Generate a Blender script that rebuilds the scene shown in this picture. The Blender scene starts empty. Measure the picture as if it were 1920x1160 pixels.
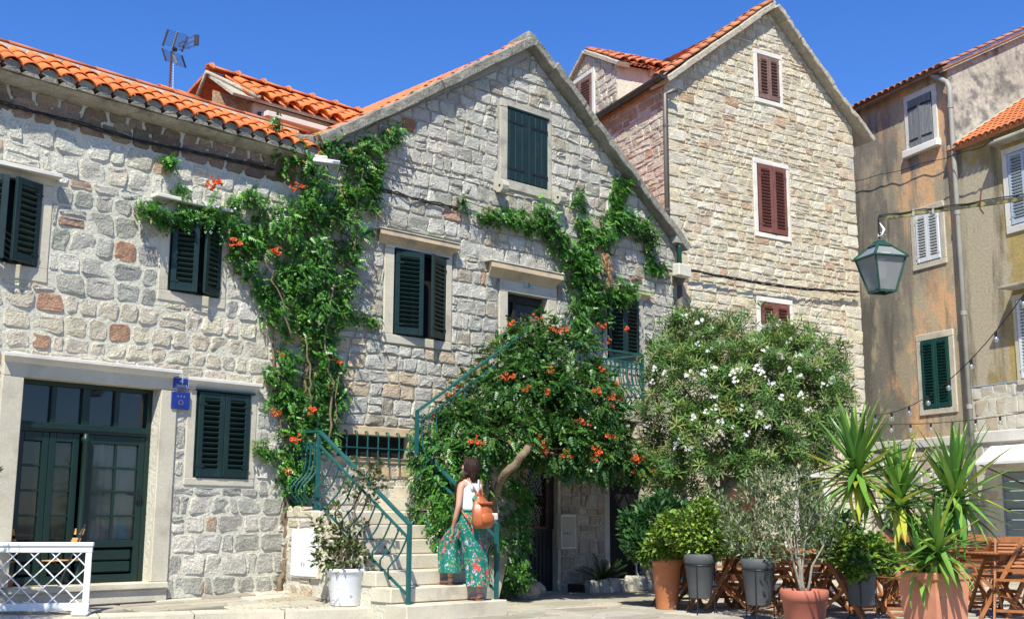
import bpy, bmesh, math, random
import numpy as np
from mathutils import Vector, Matrix, noise
R = random.Random(7)
NR = np.random.RandomState(7)
C = bpy.context.scene.collection
rad = math.radians

# ------------------------------------------------------------------ camera
FPX, PITCH, ROLL, EYE = 2192.9, 0.17526, 0.004515, 1.13
cam_d = bpy.data.cameras.new('camera')
cam_d.sensor_width = 36.0
cam_d.lens = FPX / 1920 * 36.0
cam_d.clip_end = 3000
cam_d.dof.use_dof = True
cam_d.dof.focus_distance = 16.0
cam_d.dof.aperture_fstop = 8.0
cam = bpy.data.objects.new('camera', cam_d)
C.objects.link(cam)
cp, sp, cr, sr = math.cos(PITCH), math.sin(PITCH), math.cos(ROLL), math.sin(ROLL)
FW = Vector((0, cp, sp)); UP0 = Vector((0, -sp, cp)); RT0 = Vector((1, 0, 0))
RT = RT0 * cr + UP0 * sr
UP = RT0 * (-sr) + UP0 * cr
M = Matrix((RT, UP, -FW)).transposed()
cam.matrix_world = Matrix.Translation((0, 0, EYE)) @ M.to_4x4()
bpy.context.scene.camera = cam

# ------------------------------------------------------------------ light
SUN_AZ, SUN_EL = rad(187.0), rad(52.0)          # azimuth clockwise from +Y (the view direction)
world = bpy.data.worlds.new('World'); bpy.context.scene.world = world
world.use_nodes = True
wn = world.node_tree; wn.nodes.clear()
sky = wn.nodes.new('ShaderNodeTexSky'); sky.sky_type = 'NISHITA'; sky.sun_disc = False
sky.sun_elevation = SUN_EL; sky.sun_rotation = SUN_AZ
sky.altitude = 0; sky.air_density = 1.0; sky.dust_density = 0.15; sky.ozone_density = 3.0
hs = wn.nodes.new('ShaderNodeHueSaturation'); hs.inputs['Saturation'].default_value = 1.25
hs.inputs['Hue'].default_value = 0.505
bg = wn.nodes.new('ShaderNodeBackground'); bg.inputs['Strength'].default_value = 0.09
wo = wn.nodes.new('ShaderNodeOutputWorld')
wn.links.new(sky.outputs[0], hs.inputs['Color']); wb = wn.nodes.new('ShaderNodeMixRGB'); wb.blend_type = 'MULTIPLY'; wb.inputs[0].default_value = 1; wb.inputs[2].default_value = (0.86, 1.02, 1.34, 1)
wn.links.new(hs.outputs[0], wb.inputs[1]); wn.links.new(wb.outputs[0], bg.inputs[0]); wn.links.new(bg.outputs[0], wo.inputs[0])
sun_d = bpy.data.lights.new('sun', 'SUN'); sun_d.energy = 5.0; sun_d.angle = rad(0.53); sun_d.color = (1.0, 0.97, 0.83)
sun = bpy.data.objects.new('sun', sun_d); C.objects.link(sun)
sdir = Vector((math.sin(SUN_AZ) * math.cos(SUN_EL), math.cos(SUN_AZ) * math.cos(SUN_EL), math.sin(SUN_EL)))
sun.rotation_euler = sdir.to_track_quat('Z', 'Y').to_euler()
sun.location = (0, -5, 30)
vs = bpy.context.scene.view_settings
vs.view_transform = 'Standard'; vs.look = 'None'; vs.gamma = 1; vs.use_curve_mapping = False
vs.exposure = 0.66

# ------------------------------------------------------------------ geometry helpers
def ray(px, py):
    return FW + RT * ((px - 960) / FPX) + UP * (-(py - 580) / FPX)
def at(px, py, Y):
    d = ray(px, py); t = Y / d.y
    return Vector((d.x * t, d.y * t, EYE + d.z * t))
def ground(px, py, z=0.0):
    d = ray(px, py); t = (z - EYE) / d.z
    return Vector((d.x * t, d.y * t, z))
def proj(p):
    v = Vector(p) - Vector((0, 0, EYE)); w = v.dot(FW)
    return 960 + FPX * v.dot(RT) / w, 580 - FPX * v.dot(UP) / w

class Plane:
    """vertical plane: origin (x,y), local x runs along azimuth az, local -y points out of the wall"""
    def __init__(s, x, y, azdeg):
        s.o = Vector((x, y, 0)); a = rad(azdeg)
        s.u = Vector((math.sin(a), math.cos(a), 0)); s.v = Vector((-math.cos(a), math.sin(a), 0))
        s.rz = math.pi / 2 - a
    def W(s, px, py, y=0.0):
        d = ray(px, py); o = s.o + s.v * y
        t = o.dot(s.v) / d.dot(s.v)
        p = Vector((d.x * t, d.y * t, EYE + d.z * t))
        return (p - s.o).dot(s.u), p.z
    def L(s, p):
        q = Vector(p) - s.o
        return Vector((q.dot(s.u), q.dot(s.v), q.z))
    def P(s, u, y, z):
        p = s.o + s.u * u + s.v * y
        return Vector((p.x, p.y, z))
    def px(s, u, y, z): return proj(s.P(u, y, z))
    def rect(s, a, b, y=0.0):
        u0, z1 = s.W(a[0], a[1], y); u1, z0 = s.W(b[0], b[1], y)
        return u0, u1, z0, z1

# corner between the left house and the gabled house
Y0 = 15.0
_c = at(537, 968, Y0)
PA = Plane(_c.x, _c.y, 42.64)
PB = Plane(_c.x, _c.y, 46.99)
ub = PB.W(1272, 700)[0]                            # right end of gabled house
_cc = PB.P(ub, 0.35, 0)
_u1 = PB.W(1257, 700, 0.35)[0]
_cc = PB.P(_u1, 0.35, 0)
PC = Plane(_cc.x, _cc.y, 57.09)
PE = Plane(_cc.x, _cc.y, 155.03)                   # side wall of tall house, u<0 goes back
_d = at(1600, 968, 27.0)
PD = Plane(_d.x, _d.y, 156.74)
# ------------------------------------------------------------------ materials
MAT = {}
def mat(name, col=(.5, .5, .5), rough=.8, var=0.25, vs_=3.0, bump=0.0, bs=30.0, bdist=0.01, tint=False, col2=None,
        c2scale=1.5, c2lo=.5, c2hi=.65, metal=0, spec=.3, transl=0, fine=0.0, fs=80, coat=0, stretch=None, emit=None):
    """procedural material: base colour x fine and coarse noise, second colour in patches, noise bump"""
    m = bpy.data.materials.new(name); m.use_nodes = True
    n = m.node_tree; N = n.nodes; L = n.links; N.clear()
    out = N.new('ShaderNodeOutputMaterial'); b = N.new('ShaderNodeBsdfPrincipled')
    b.inputs['Roughness'].default_value = rough; b.inputs['Metallic'].default_value = metal
    b.inputs['Specular IOR Level'].default_value = spec
    if coat: b.inputs['Coat Weight'].default_value = coat; b.inputs['Coat Roughness'].default_value = .15
    tc = N.new('ShaderNodeTexCoord'); src = tc.outputs['Object']
    if stretch:
        mp = N.new('ShaderNodeMapping'); mp.inputs['Scale'].default_value = stretch; L.new(src, mp.inputs['Vector']); src = mp.outputs[0]
    def nz(scale, detail=4, rough_=.6):
        t = N.new('ShaderNodeTexNoise'); t.inputs['Scale'].default_value = scale; t.inputs['Detail'].default_value = detail
        t.inputs['Roughness'].default_value = rough_; L.new(src, t.inputs['Vector']); return t.outputs['Fac']
    def mr(s, a, b_, c, d):
        t = N.new('ShaderNodeMapRange'); L.new(s, t.inputs[0])
        for i, v in enumerate((a, b_, c, d)): t.inputs[i + 1].default_value = v
        return t.outputs[0]
    def mul(a, b_):
        t = N.new('ShaderNodeMixRGB'); t.blend_type = 'MULTIPLY'; t.inputs[0].default_value = 1
        L.new(a, t.inputs[1]); L.new(b_, t.inputs[2]); return t.outputs[0]
    if tint:
        at_ = N.new('ShaderNodeAttribute'); at_.attribute_name = 'tint'; c = at_.outputs['Color']
    else:
        rgb = N.new('ShaderNodeRGB'); rgb.outputs[0].default_value = (*col, 1); c = rgb.outputs[0]
    if col2:
        mx = N.new('ShaderNodeMixRGB'); L.new(mr(nz(c2scale, 6), c2lo, c2hi, 0, 1), mx.inputs[0])
        L.new(c, mx.inputs[1]); mx.inputs[2].default_value = (*col2, 1); c = mx.outputs[0]
    if var:
        c = mul(c, mr(nz(vs_, 5), .25, .75, 1 - var, 1 + var))
    if fine:
        c = mul(c, mr(nz(fs, 3), .3, .7, 1 - fine, 1 + fine))
    L.new(c, b.inputs['Base Color'])
    if bump:
        bp = N.new('ShaderNodeBump'); bp.inputs['Strength'].default_value = bump; bp.inputs['Distance'].default_value = bdist
        L.new(nz(bs, 6, .65), bp.inputs['Height']); L.new(bp.outputs[0], b.inputs['Normal'])
    if emit: b.inputs['Emission Color'].default_value = (*emit, 1); b.inputs['Emission Strength'].default_value = 1
    fin = b.outputs[0]
    if transl:
        tr = N.new('ShaderNodeBsdfTranslucent'); L.new(c, tr.inputs['Color'])
        ms = N.new('ShaderNodeMixShader'); ms.inputs[0].default_value = transl
        L.new(b.outputs[0], ms.inputs[1]); L.new(tr.outputs[0], ms.inputs[2]); fin = ms.outputs[0]
    L.new(fin, out.inputs[0])
    MAT[name] = m
    return m

mat('stone', tint=True, rough=.95, var=.20, vs_=6, fine=.24, fs=48, bump=1.0, bs=34, bdist=.03, col2=(.46, .30, .17), c2scale=2.3, c2lo=.62, c2hi=.74)
mat('stone_smooth', tint=True, rough=.9, var=.14, vs_=5, fine=.08, fs=60, bump=.5, bs=22, bdist=.008)
mat('mortar_left', (.54, .515, .425), var=.15, vs_=4, fine=.14, fs=40, bump=1, bs=18, bdist=.02)
mat('mortar_mid', (.36, .34, .285), var=.22, vs_=4, fine=.2, fs=40, bump=1, bs=22, bdist=.02)
mat('mortar_tall', (.50, .43, .30), var=.16, vs_=3, fine=.14, fs=40, bump=1, bs=22, bdist=.02)
mat('ashlar', (.50, .455, .36), var=.14, vs_=1.7, fine=.09, fs=50, bump=.5, bs=25, bdist=.008, col2=(.36, .31, .25), c2scale=2.2, c2lo=.52, c2hi=.72)
mat('ashlar_white', (.60, .575, .53), var=.1, vs_=1.7, fine=.07, fs=50, bump=.4, bs=25, bdist=.006, col2=(.47, .43, .37), c2scale=2.6, c2lo=.55, c2hi=.75)
mat('ashlar_grey', (.40, .375, .31), var=.2, vs_=2.5, fine=.12, fs=50, bump=.6, bs=20, bdist=.01, col2=(.22, .2, .17), c2scale=3, c2lo=.5, c2hi=.7)
mat('ashlar_ochre', (.52, .40, .26), var=.18, vs_=2.5, fine=.12, fs=50, bump=.5, bs=20, bdist=.008, col2=(.34, .27, .2), c2scale=3, c2lo=.5, c2hi=.7)
mat('verge_cement', (.25, .235, .195), var=.3, vs_=4, fine=.22, fs=30, bump=1, bs=14, bdist=.04, col2=(.15, .14, .12), c2scale=3, c2lo=.52, c2hi=.68)
mat('verge_light', (.40, .355, .28), var=.25, vs_=3, fine=.18, fs=30, bump=1, bs=14, bdist=.03, col2=(.24, .22, .19), c2scale=3, c2lo=.54, c2hi=.7)
mat('eave_stone', (.26, .17, .10), var=.3, vs_=7, fine=.3, fs=30, bump=1, bs=20, bdist=.03, col2=(.36, .30, .22), c2scale=5, c2lo=.5, c2hi=.65)
mat('eave_mortar', (.36, .33, .28), var=.25, vs_=4, fine=.15, fs=40, bump=1, bs=18, bdist=.015, col2=(.2, .18, .15), c2scale=3)
mat('tile', tint=True, rough=.88, var=.2, vs_=5, fine=.14, fs=40, bump=.4, bs=50, bdist=.004, col2=(.30, .16, .10), c2scale=6, c2lo=.60, c2hi=.74)
mat('tile_old', tint=True, rough=.9, var=.3, vs_=7, fine=.2, fs=40, bump=.6, bs=40, bdist=.006, col2=(.22, .15, .10), c2scale=5, c2lo=.55, c2hi=.70)
mat('plaster_white', (.60, .555, .50), var=.1, vs_=1.5, fine=.03, fs=30, bump=.15, bs=30, bdist=.004)
mat('plaster_pink', (.56, .45, .40), var=.1, vs_=2, fine=.05, fs=30, bump=.2, bs=30, bdist=.004)
mat('stucco_orange', (.46, .30, .20), var=.16, vs_=1.2, fine=.07, fs=25, bump=.5, bs=9, bdist=.01)
mat('stucco_yellow', (.33, .25, .125), var=.2, vs_=1.2, fine=.08, fs=25, bump=.5, bs=9, bdist=.012)
mat('stucco_grey', (.36, .335, .28), rough=.95, var=.3, vs_=1.0, fine=.25, fs=14, bump=.6, bs=9, bdist=.012, col2=(.15, .145, .135), c2scale=2.6, c2lo=.47, c2hi=.60)
mat('green_paint', (.004, .019, .018), rough=.48, var=.25, vs_=5, spec=.45, fine=.15, fs=50, bump=.2, bs=40, bdist=.003, col2=(.02, .034, .030), c2scale=3, c2lo=.55, c2hi=.72)
mat('green_door', (.005, .020, .016), rough=.42, var=.15, vs_=6, spec=.4, bump=.1, bs=50, bdist=.002)
mat('green_rail', (.012, .085, .085), rough=.45, var=.2, vs_=9, spec=.4, col2=(.03, .07, .06), c2scale=9, c2lo=.6, c2hi=.7)
mat('green_right', (.006, .05, .04), rough=.5, var=.15, vs_=6, spec=.4)
mat('red_paint', (.16, .06, .05), rough=.6, var=.3, vs_=6, fine=.15, fs=40, bump=.2, bs=40, bdist=.003)
mat('brown_paint', (.17, .105, .09), rough=.6, var=.3, vs_=6, fine=.15, fs=40, bump=.2, bs=40, bdist=.003)
mat('white_paint', (.62, .64, .66), rough=.45, var=.06, vs_=6, col2=(.55, .55, .54), c2scale=4, c2lo=.6, c2hi=.75)
mat('blue_paint', (.36, .43, .50), rough=.6, var=.12, vs_=6, fine=.08, fs=30)
mat('grey_wood', (.17, .18, .19), rough=.9, var=.3, vs_=3, fine=.3, fs=20, stretch=(12, 12, 1), bump=.5, bs=12, bdist=.01)
mat('greyblue_paint', (.20, .25, .27), rough=.7, var=.15, vs_=3, fine=.08, fs=30)
mat('black_iron', (.02, .022, .024), rough=.5, var=.2, vs_=10, metal=.3)
mat('rust_iron', (.12, .05, .03), rough=.9, var=.4, vs_=14)
mat('iron_arm', (.05, .048, .035), rough=.8, var=.3, vs_=12, col2=(.22, .19, .06), c2scale=5, c2lo=.48, c2hi=.56, bump=.4, bs=40)
mat('gutter', (.055, .05, .045), rough=.4, var=.15, vs_=3, metal=.4)
mat('pipe_brown', (.13, .115, .10), rough=.45, var=.15, vs_=3, metal=.3)
mat('pipe_grey', (.27, .265, .24), rough=.55, var=.18, vs_=3)
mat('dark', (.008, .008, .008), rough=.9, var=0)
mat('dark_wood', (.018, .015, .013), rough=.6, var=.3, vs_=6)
mat('red_frame', (.10, .03, .02), rough=.6)
mat('cable', (.02, .02, .022), rough=.6, var=0)
mat('cable_white', (.6, .6, .6), rough=.6, var=0)
mat('plastic_white', (.75, .75, .75), rough=.5, var=.05)
mat('box_cream', (.55, .52, .44), rough=.7, var=.12, vs_=8, fine=.06, fs=30)
mat('box_shade', (.33, .30, .23), rough=.6, var=.15, vs_=8)
mat('enamel_blue', (.008, .016, .22), rough=.25, var=.1, vs_=8, spec=.5)
mat('plaque_blue', (.012, .03, .20), rough=.35, var=.15, vs_=8)
mat('print_white', (.7, .72, .75), rough=.5, var=0)
mat('print_gold', (.22, .21, .15), rough=.5, var=0)
mat('print_dark', (.03, .03, .035), rough=.5, var=0)
mat('sign_grey', (.36, .38, .35), rough=.6, var=.1)
mat('curtain', (.42, .43, .45), rough=.9, var=.1, vs_=2)
mat('pot_white', (.68, .70, .73), rough=.45, var=.05, vs_=5, col2=(.40, .33, .24), c2scale=5, c2lo=.62, c2hi=.72)
mat('terracotta', (.46, .17, .075), rough=.85, var=.2, vs_=5, fine=.08, fs=50, col2=(.52, .34, .25), c2scale=5, c2lo=.58, c2hi=.72)
mat('terracotta_pink', (.52, .215, .125), rough=.75, var=.16, vs_=4, fine=.06, fs=50, col2=(.55, .36, .27), c2scale=4, c2lo=.6, c2hi=.74)
mat('terracotta_red', (.40, .13, .085), rough=.65, var=.08, vs_=6, fine=.04, fs=50)
mat('pot_grey', (.075, .08, .085), rough=.6, var=.2, vs_=6, col2=(.16, .15, .13), c2scale=5, c2lo=.6, c2hi=.75)
mat('soil', (.05, .035, .025), rough=1, var=.3, vs_=20, bump=1, bs=60, bdist=.02)
mat('teak', (.30, .115, .04), rough=.6, var=.25, vs_=5, fine=.12, fs=30, stretch=(1, 1, 1))
mat('teak_light', (.50, .25, .10), rough=.6, var=.2, vs_=5, fine=.1, fs=30)
mat('bark', (.20, .145, .09), rough=.95, var=.3, vs_=8, bump=1, bs=30, bdist=.02, fine=.2, fs=30)
mat('bark_grey', (.25, .22, .18), rough=.95, var=.3, vs_=8, bump=1, bs=40, bdist=.01)
mat('leaf', tint=True, rough=.38, var=0, spec=.5, transl=.22)
mat('leaf_matt', tint=True, rough=.55, var=0, spec=.3, transl=.22)
mat('petal', tint=True, rough=.6, var=0, spec=.2, transl=.3)
mat('awning_cloth', (.74, .74, .74), rough=.9, var=.03, transl=.15)
mat('skin', (.50, .265, .18), rough=.5, var=.05, vs_=10, spec=.35)
mat('hair', (.030, .014, .010), rough=.45, var=.6, vs_=10, stretch=(14, 14, 2), bump=1, bs=6, bdist=.01)
mat('cotton', (.60, .68, .72), rough=.85, var=.08, vs_=8, bump=.3, bs=14, bdist=.01)
mat('leather', (.34, .088, .026), rough=.38, var=.25, vs_=9, bump=.5, bs=12, bdist=.012, spec=.5)
mat('sandal', (.26, .12, .07), rough=.6)
mat('rubber', (.02, .02, .02), rough=.8)
mat('chrome', (.6, .6, .6), rough=.25, metal=1, var=0)
mat('bulb', (.6, .6, .58), rough=.1, var=0, spec=.6)

def glass(name, col, rough, alpha_mix):
    m = bpy.data.materials.new(name); m.use_nodes = True; n = m.node_tree; N = n.nodes; L = n.links; N.clear()
    out = N.new('ShaderNodeOutputMaterial'); g = N.new('ShaderNodeBsdfGlossy'); g.inputs['Roughness'].default_value = rough
    t = N.new('ShaderNodeBsdfTransparent'); t.inputs['Color'].default_value = (*col, 1)
    f = N.new('ShaderNodeFresnel'); f.inputs['IOR'].default_value = 1.5
    d = N.new('ShaderNodeBsdfDiffuse'); d.inputs['Color'].default_value = (.55, .56, .55, 1)
    m1 = N.new('ShaderNodeMixShader'); m1.inputs[0].default_value = alpha_mix
    L.new(t.outputs[0], m1.inputs[1]); L.new(d.outputs[0], m1.inputs[2])
    m2 = N.new('ShaderNodeMixShader'); L.new(f.outputs[0], m2.inputs[0]); L.new(m1.outputs[0], m2.inputs[1]); L.new(g.outputs[0], m2.inputs[2])
    L.new(m2.outputs[0], out.inputs[0]); MAT[name] = m
glass('pane_glass', (.75, .78, .77), .03, .015)
mat('dark_curtain', (.06, .045, .04), rough=.9, var=.1)
glass('lantern_glass', (.85, .85, .85), .15, .38)

def stained(name, base, stains, fine=.08, bump=.5):
    """plaster with several stain layers: (colour, scale vector, lo, hi, detail, axis gate)"""
    m = bpy.data.materials.new(name); m.use_nodes = True; n = m.node_tree; N = n.nodes; L = n.links; N.clear()
    out = N.new('ShaderNodeOutputMaterial'); b = N.new('ShaderNodeBsdfPrincipled'); b.inputs['Roughness'].default_value = .93
    b.inputs['Specular IOR Level'].default_value = .2
    tc = N.new('ShaderNodeTexCoord')
    rgb = N.new('ShaderNodeRGB'); rgb.outputs[0].default_value = (*base, 1); c = rgb.outputs[0]
    sep = N.new('ShaderNodeSeparateXYZ'); L.new(tc.outputs['Object'], sep.inputs[0])
    for (col, sc, lo, hi, off, gate) in stains:
        mp = N.new('ShaderNodeMapping'); mp.inputs['Scale'].default_value = sc; mp.inputs['Location'].default_value = (off, off * 2, off * 3)
        L.new(tc.outputs['Object'], mp.inputs[0])
        t = N.new('ShaderNodeTexNoise'); t.inputs['Scale'].default_value = 1; t.inputs['Detail'].default_value = 9; t.inputs['Roughness'].default_value = .62
        L.new(mp.outputs[0], t.inputs['Vector']); f = t.outputs['Fac']
        if gate:                                            # (axis, weight, centre): stain gets likelier along one axis
            for (ax, w, c0) in gate:
                s_ = N.new('ShaderNodeMath'); s_.operation = 'SUBTRACT'; L.new(sep.outputs[ax], s_.inputs[0]); s_.inputs[1].default_value = c0
                k = N.new('ShaderNodeMath'); k.operation = 'MULTIPLY'; L.new(s_.outputs[0], k.inputs[0]); k.inputs[1].default_value = w
                cl = N.new('ShaderNodeClamp'); cl.inputs[1].default_value = -.3; cl.inputs[2].default_value = .3; L.new(k.outputs[0], cl.inputs[0])
                a = N.new('ShaderNodeMath'); a.operation = 'ADD'; L.new(f, a.inputs[0]); L.new(cl.outputs[0], a.inputs[1]); f = a.outputs[0]
        r = N.new('ShaderNodeMapRange'); L.new(f, r.inputs[0]); r.inputs[1].default_value = lo; r.inputs[2].default_value = hi
        mx = N.new('ShaderNodeMixRGB'); L.new(r.outputs[0], mx.inputs[0]); L.new(c, mx.inputs[1]); mx.inputs[2].default_value = (*col, 1); c = mx.outputs[0]
    t = N.new('ShaderNodeTexNoise'); t.inputs['Scale'].default_value = 18; t.inputs['Detail'].default_value = 8; L.new(tc.outputs['Object'], t.inputs['Vector'])
    r = N.new('ShaderNodeMapRange'); L.new(t.outputs['Fac'], r.inputs[0]); r.inputs[1].default_value = .3; r.inputs[2].default_value = .7
    r.inputs[3].default_value = 1 - fine; r.inputs[4].default_value = 1 + fine
    mm = N.new('ShaderNodeMixRGB'); mm.blend_type = 'MULTIPLY'; mm.inputs[0].default_value = 1; L.new(c, mm.inputs[1]); L.new(r.outputs[0], mm.inputs[2])
    L.new(mm.outputs[0], b.inputs['Base Color'])
    bp = N.new('ShaderNodeBump'); bp.inputs['Strength'].default_value = bump; bp.inputs['Distance'].default_value = .012
    L.new(t.outputs['Fac'], bp.inputs['Height']); L.new(bp.outputs[0], b.inputs['Normal'])
    L.new(b.outputs[0], out.inputs[0]); MAT[name] = m
stained('stucco_orange', (.62, .375, .20), [
    ((.42, .36, .25), (.9, .9, .4), .46, .56, 3, None),
    ((.19, .175, .145), (.7, .7, .4), .42, .54, 0, [(0, -.13, 2.0), (2, -.012, 6)]),
    ((.36, .30, .21), (1.6, 1.6, .8), .50, .56, 11, None),
    ((.13, .12, .10), (2.2, 2.2, .5), .56, .66, 13, [(0, -.1, 1.9)]),
    ((.22, .19, .155), (3, 3, .35), .52, .64, 7, None),
    ((.42, .37, .29), (6, 6, 5), .66, .70, 5, None)], fine=.12)
stained('stucco_yellow', (.42, .31, .11), [
    ((.25, .20, .11), (.8, .8, .5), .42, .62, 3, None),
    ((.40, .345, .25), (1.0, 1.0, .55), .47, .52, 2, [(0, -.16, 4.6)]),
    ((.40, .35, .27), (2.6, 2.6, 1.6), .60, .64, 9, None),
    ((.15, .125, .085), (2.4, 2.4, .3), .52, .64, 6, None)], fine=.12)
# ------------------------------------------------------------------ mesh builder and scene graph
class MB:
    def __init__(s): s.v = []; s.f = []
    def add(s, vs_, fs):
        o = len(s.v); s.v += [tuple(p) for p in vs_]; s.f += [tuple(i + o for i in f) for f in fs]; return s
    def box(s, x0, x1, y0, y1, z0, z1):
        return s.add([(x0,y0,z0),(x1,y0,z0),(x1,y1,z0),(x0,y1,z0),(x0,y0,z1),(x1,y0,z1),(x1,y1,z1),(x0,y1,z1)],
                     [(0,3,2,1),(4,5,6,7),(0,1,5,4),(1,2,6,5),(2,3,7,6),(3,0,4,7)])
    def block(s, x0, x1, y0, y1, z0, z1, c=.008, j=.003):
        """box with chamfered, slightly worn edges"""
        vs_, idx = [], {}
        X = (x0, x1); Y = (y0, y1); Z = (z0, z1)
        for a in (0, 1):
            for b in (0, 1):
                for d in (0, 1):
                    sx = 1 if a == 0 else -1; sy = 1 if b == 0 else -1; sz = 1 if d == 0 else -1
                    jj = [R.uniform(-j, j) for _ in range(3)]
                    for k in range(3):
                        p = [X[a] + sx * c, Y[b] + sy * c, Z[d] + sz * c]; p[k] = (X[a], Y[b], Z[d])[k]
                        idx[(a, b, d, k)] = len(vs_); vs_.append((p[0] + jj[0], p[1] + jj[1], p[2] + jj[2]))
        I = idx; F = []
        for a in (0, 1):
            q = [I[(a,0,0,0)], I[(a,1,0,0)], I[(a,1,1,0)], I[(a,0,1,0)]]; F.append(q if a else q[::-1])
        for b in (0, 1):
            q = [I[(0,b,0,1)], I[(0,b,1,1)], I[(1,b,1,1)], I[(1,b,0,1)]]; F.append(q if b else q[::-1])
        for d in (0, 1):
            q = [I[(0,0,d,2)], I[(1,0,d,2)], I[(1,1,d,2)], I[(0,1,d,2)]]; F.append(q if d else q[::-1])
        for a in (0, 1):
            for b in (0, 1):
                q = [I[(a,b,0,0)], I[(a,b,1,0)], I[(a,b,1,1)], I[(a,b,0,1)]]; F.append(q if a ^ b else q[::-1])
            for d in (0, 1):
                q = [I[(a,0,d,0)], I[(a,1,d,0)], I[(a,1,d,2)], I[(a,0,d,2)]]; F.append(q if not (a ^ d) else q[::-1])
        for b in (0, 1):
            for d in (0, 1):
                q = [I[(0,b,d,1)], I[(1,b,d,1)], I[(1,b,d,2)], I[(0,b,d,2)]]; F.append(q if (b ^ d) else q[::-1])
        for a in (0, 1):
            for b in (0, 1):
                for d in (0, 1):
                    q = [I[(a,b,d,0)], I[(a,b,d,1)], I[(a,b,d,2)]]; F.append(q if not (a ^ b ^ d) else q[::-1])
        return s.add(vs_, F)
    def obox(s, mtx, x0, x1, y0, y1, z0, z1):
        o = len(s.v); s.box(x0, x1, y0, y1, z0, z1)
        for i in range(o, len(s.v)): s.v[i] = tuple(mtx @ Vector(s.v[i]))
        return s
    def bar(s, a, b, w, h=None, up=(0, 0, 1)):
        """square bar from a to b"""
        h = h or w; a = Vector(a); b = Vector(b); d = (b - a).normalized(); u = Vector(up)
        if abs(d.dot(u)) > .98: u = Vector((0, 1, 0))
        x = d.cross(u).normalized(); y = x.cross(d)
        vs_ = [p + x * sx * w / 2 + y * sy * h / 2 for p in (a, b) for sx, sy in ((-1,-1),(1,-1),(1,1),(-1,1))]
        return s.add(vs_, [(3,2,1,0),(4,5,6,7),(0,1,5,4),(1,2,6,5),(2,3,7,6),(3,0,4,7)])
    def tube(s, pts, r, n=6, cap=True):
        pts = [Vector(p) for p in pts]; k = len(pts); rs = r if isinstance(r, (list, tuple)) else [r] * k
        o = []; prev = None
        for i, p in enumerate(pts):
            d = (pts[min(i + 1, k - 1)] - pts[max(i - 1, 0)])
            d = d.normalized() if d.length > 1e-9 else Vector((0, 0, 1))
            if prev is None:
                a = d.orthogonal().normalized()
            else:
                a = (prev - d * prev.dot(d)); a = a.normalized() if a.length > 1e-6 else d.orthogonal().normalized()
            prev = a; b = d.cross(a)
            for q in range(n):
                t = 2 * math.pi * q / n; o.append(p + (a * math.cos(t) + b * math.sin(t)) * rs[i])
        f = [(i*n+q, i*n+(q+1)%n, (i+1)*n+(q+1)%n, (i+1)*n+q) for i in range(k-1) for q in range(n)]
        if cap: f += [tuple(range(n))[::-1], tuple((k-1)*n+q for q in range(n))]
        return s.add(o, f)
    def lathe(s, prof, n=24, c=(0, 0), ax=None, sq=0):
        """revolve (r,z) profile; sq>0 squares the section"""
        o = []
        for r, z in prof:
            for q in range(n):
                t = 2 * math.pi * (q + .5) / n
                k = 1
                if sq: k = (abs(math.cos(t)) ** sq + abs(math.sin(t)) ** sq) ** (-1 / sq)
                o.append((c[0] + r * k * math.cos(t), c[1] + r * k * math.sin(t), z))
        m = len(prof)
        f = [(i*n+q, i*n+(q+1)%n, (i+1)*n+(q+1)%n, (i+1)*n+q) for i in range(m-1) for q in range(n)]
        f += [tuple(range(n))[::-1], tuple((m-1)*n+q for q in range(n))]
        return s.add(o, f)
    def mesh(s, name, m, smooth=False, tint=None):
        me = bpy.data.meshes.new(name); me.from_pydata(s.v, [], s.f)
        if m is not None: me.materials.append(MAT[m] if isinstance(m, str) else m)
        if smooth: me.polygons.foreach_set('use_smooth', [True] * len(me.polygons))
        if tint is not None:
            at_ = me.attributes.new('tint', 'FLOAT_COLOR', 'POINT'); n = len(me.vertices)
            arr = np.empty((n, 4), 'f'); arr[:, 3] = 1
            arr[:, :3] = np.asarray(tint, 'f') if np.ndim(tint) == 2 else np.array(tint, 'f')[None, :3]
            at_.data.foreach_set('color', arr.ravel())
        return me
    def build(s, name, m, parent=None, smooth=False, tint=None, loc=None, rot=None, kind=None):
        return link(name, s.mesh(name, m, smooth, tint), parent, loc, rot, kind)

def link(name, data, parent=None, loc=None, rot=None, kind=None):
    o = bpy.data.objects.new(name, data); C.objects.link(o)
    if parent is not None: o.parent = parent
    if loc is not None: o.location = loc
    if rot is not None: o.rotation_euler = rot
    if kind: o['kind'] = kind
    return o
def thing(name, label, cat, loc=(0, 0, 0), rz=0, group=None):
    o = link(name, None, None, loc, (0, 0, rz)); return tag(o, label, cat, group)
def tag(o, label, cat, group=None):
    o['label'] = label; o['category'] = cat
    if group: o['group'] = group
    return o
def house(name, label, pl):
    return thing(name, label, 'house', pl.o, pl.rz)
def kids(o): return [c for c in bpy.data.objects if c.parent == o]
CH = {}
def copy_tree(o, label=None, loc=None, rz=None, tree=None, parent=None):
    """copy of a thing with its parts and sub-parts; tree = {object: [children]}"""
    c = o.copy(); C.objects.link(c)
    if parent is not None: c.parent = parent
    if loc is not None: c.location = loc
    if rz is not None: c.rotation_euler = (0, 0, rz)
    if label: c['label'] = label
    for ch in tree.get(o, ()): copy_tree(ch, tree=tree, parent=c)
    return c
def tree_of(root):
    t = {}
    for o in bpy.data.objects:
        if o.parent: t.setdefault(o.parent, []).append(o)
    return t

def jit(col, a=.06, b=.02):
    k = 1 + R.uniform(-a, a); return tuple(max(.005, c * k * (1 + R.uniform(-b, b))) for c in col)

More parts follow.
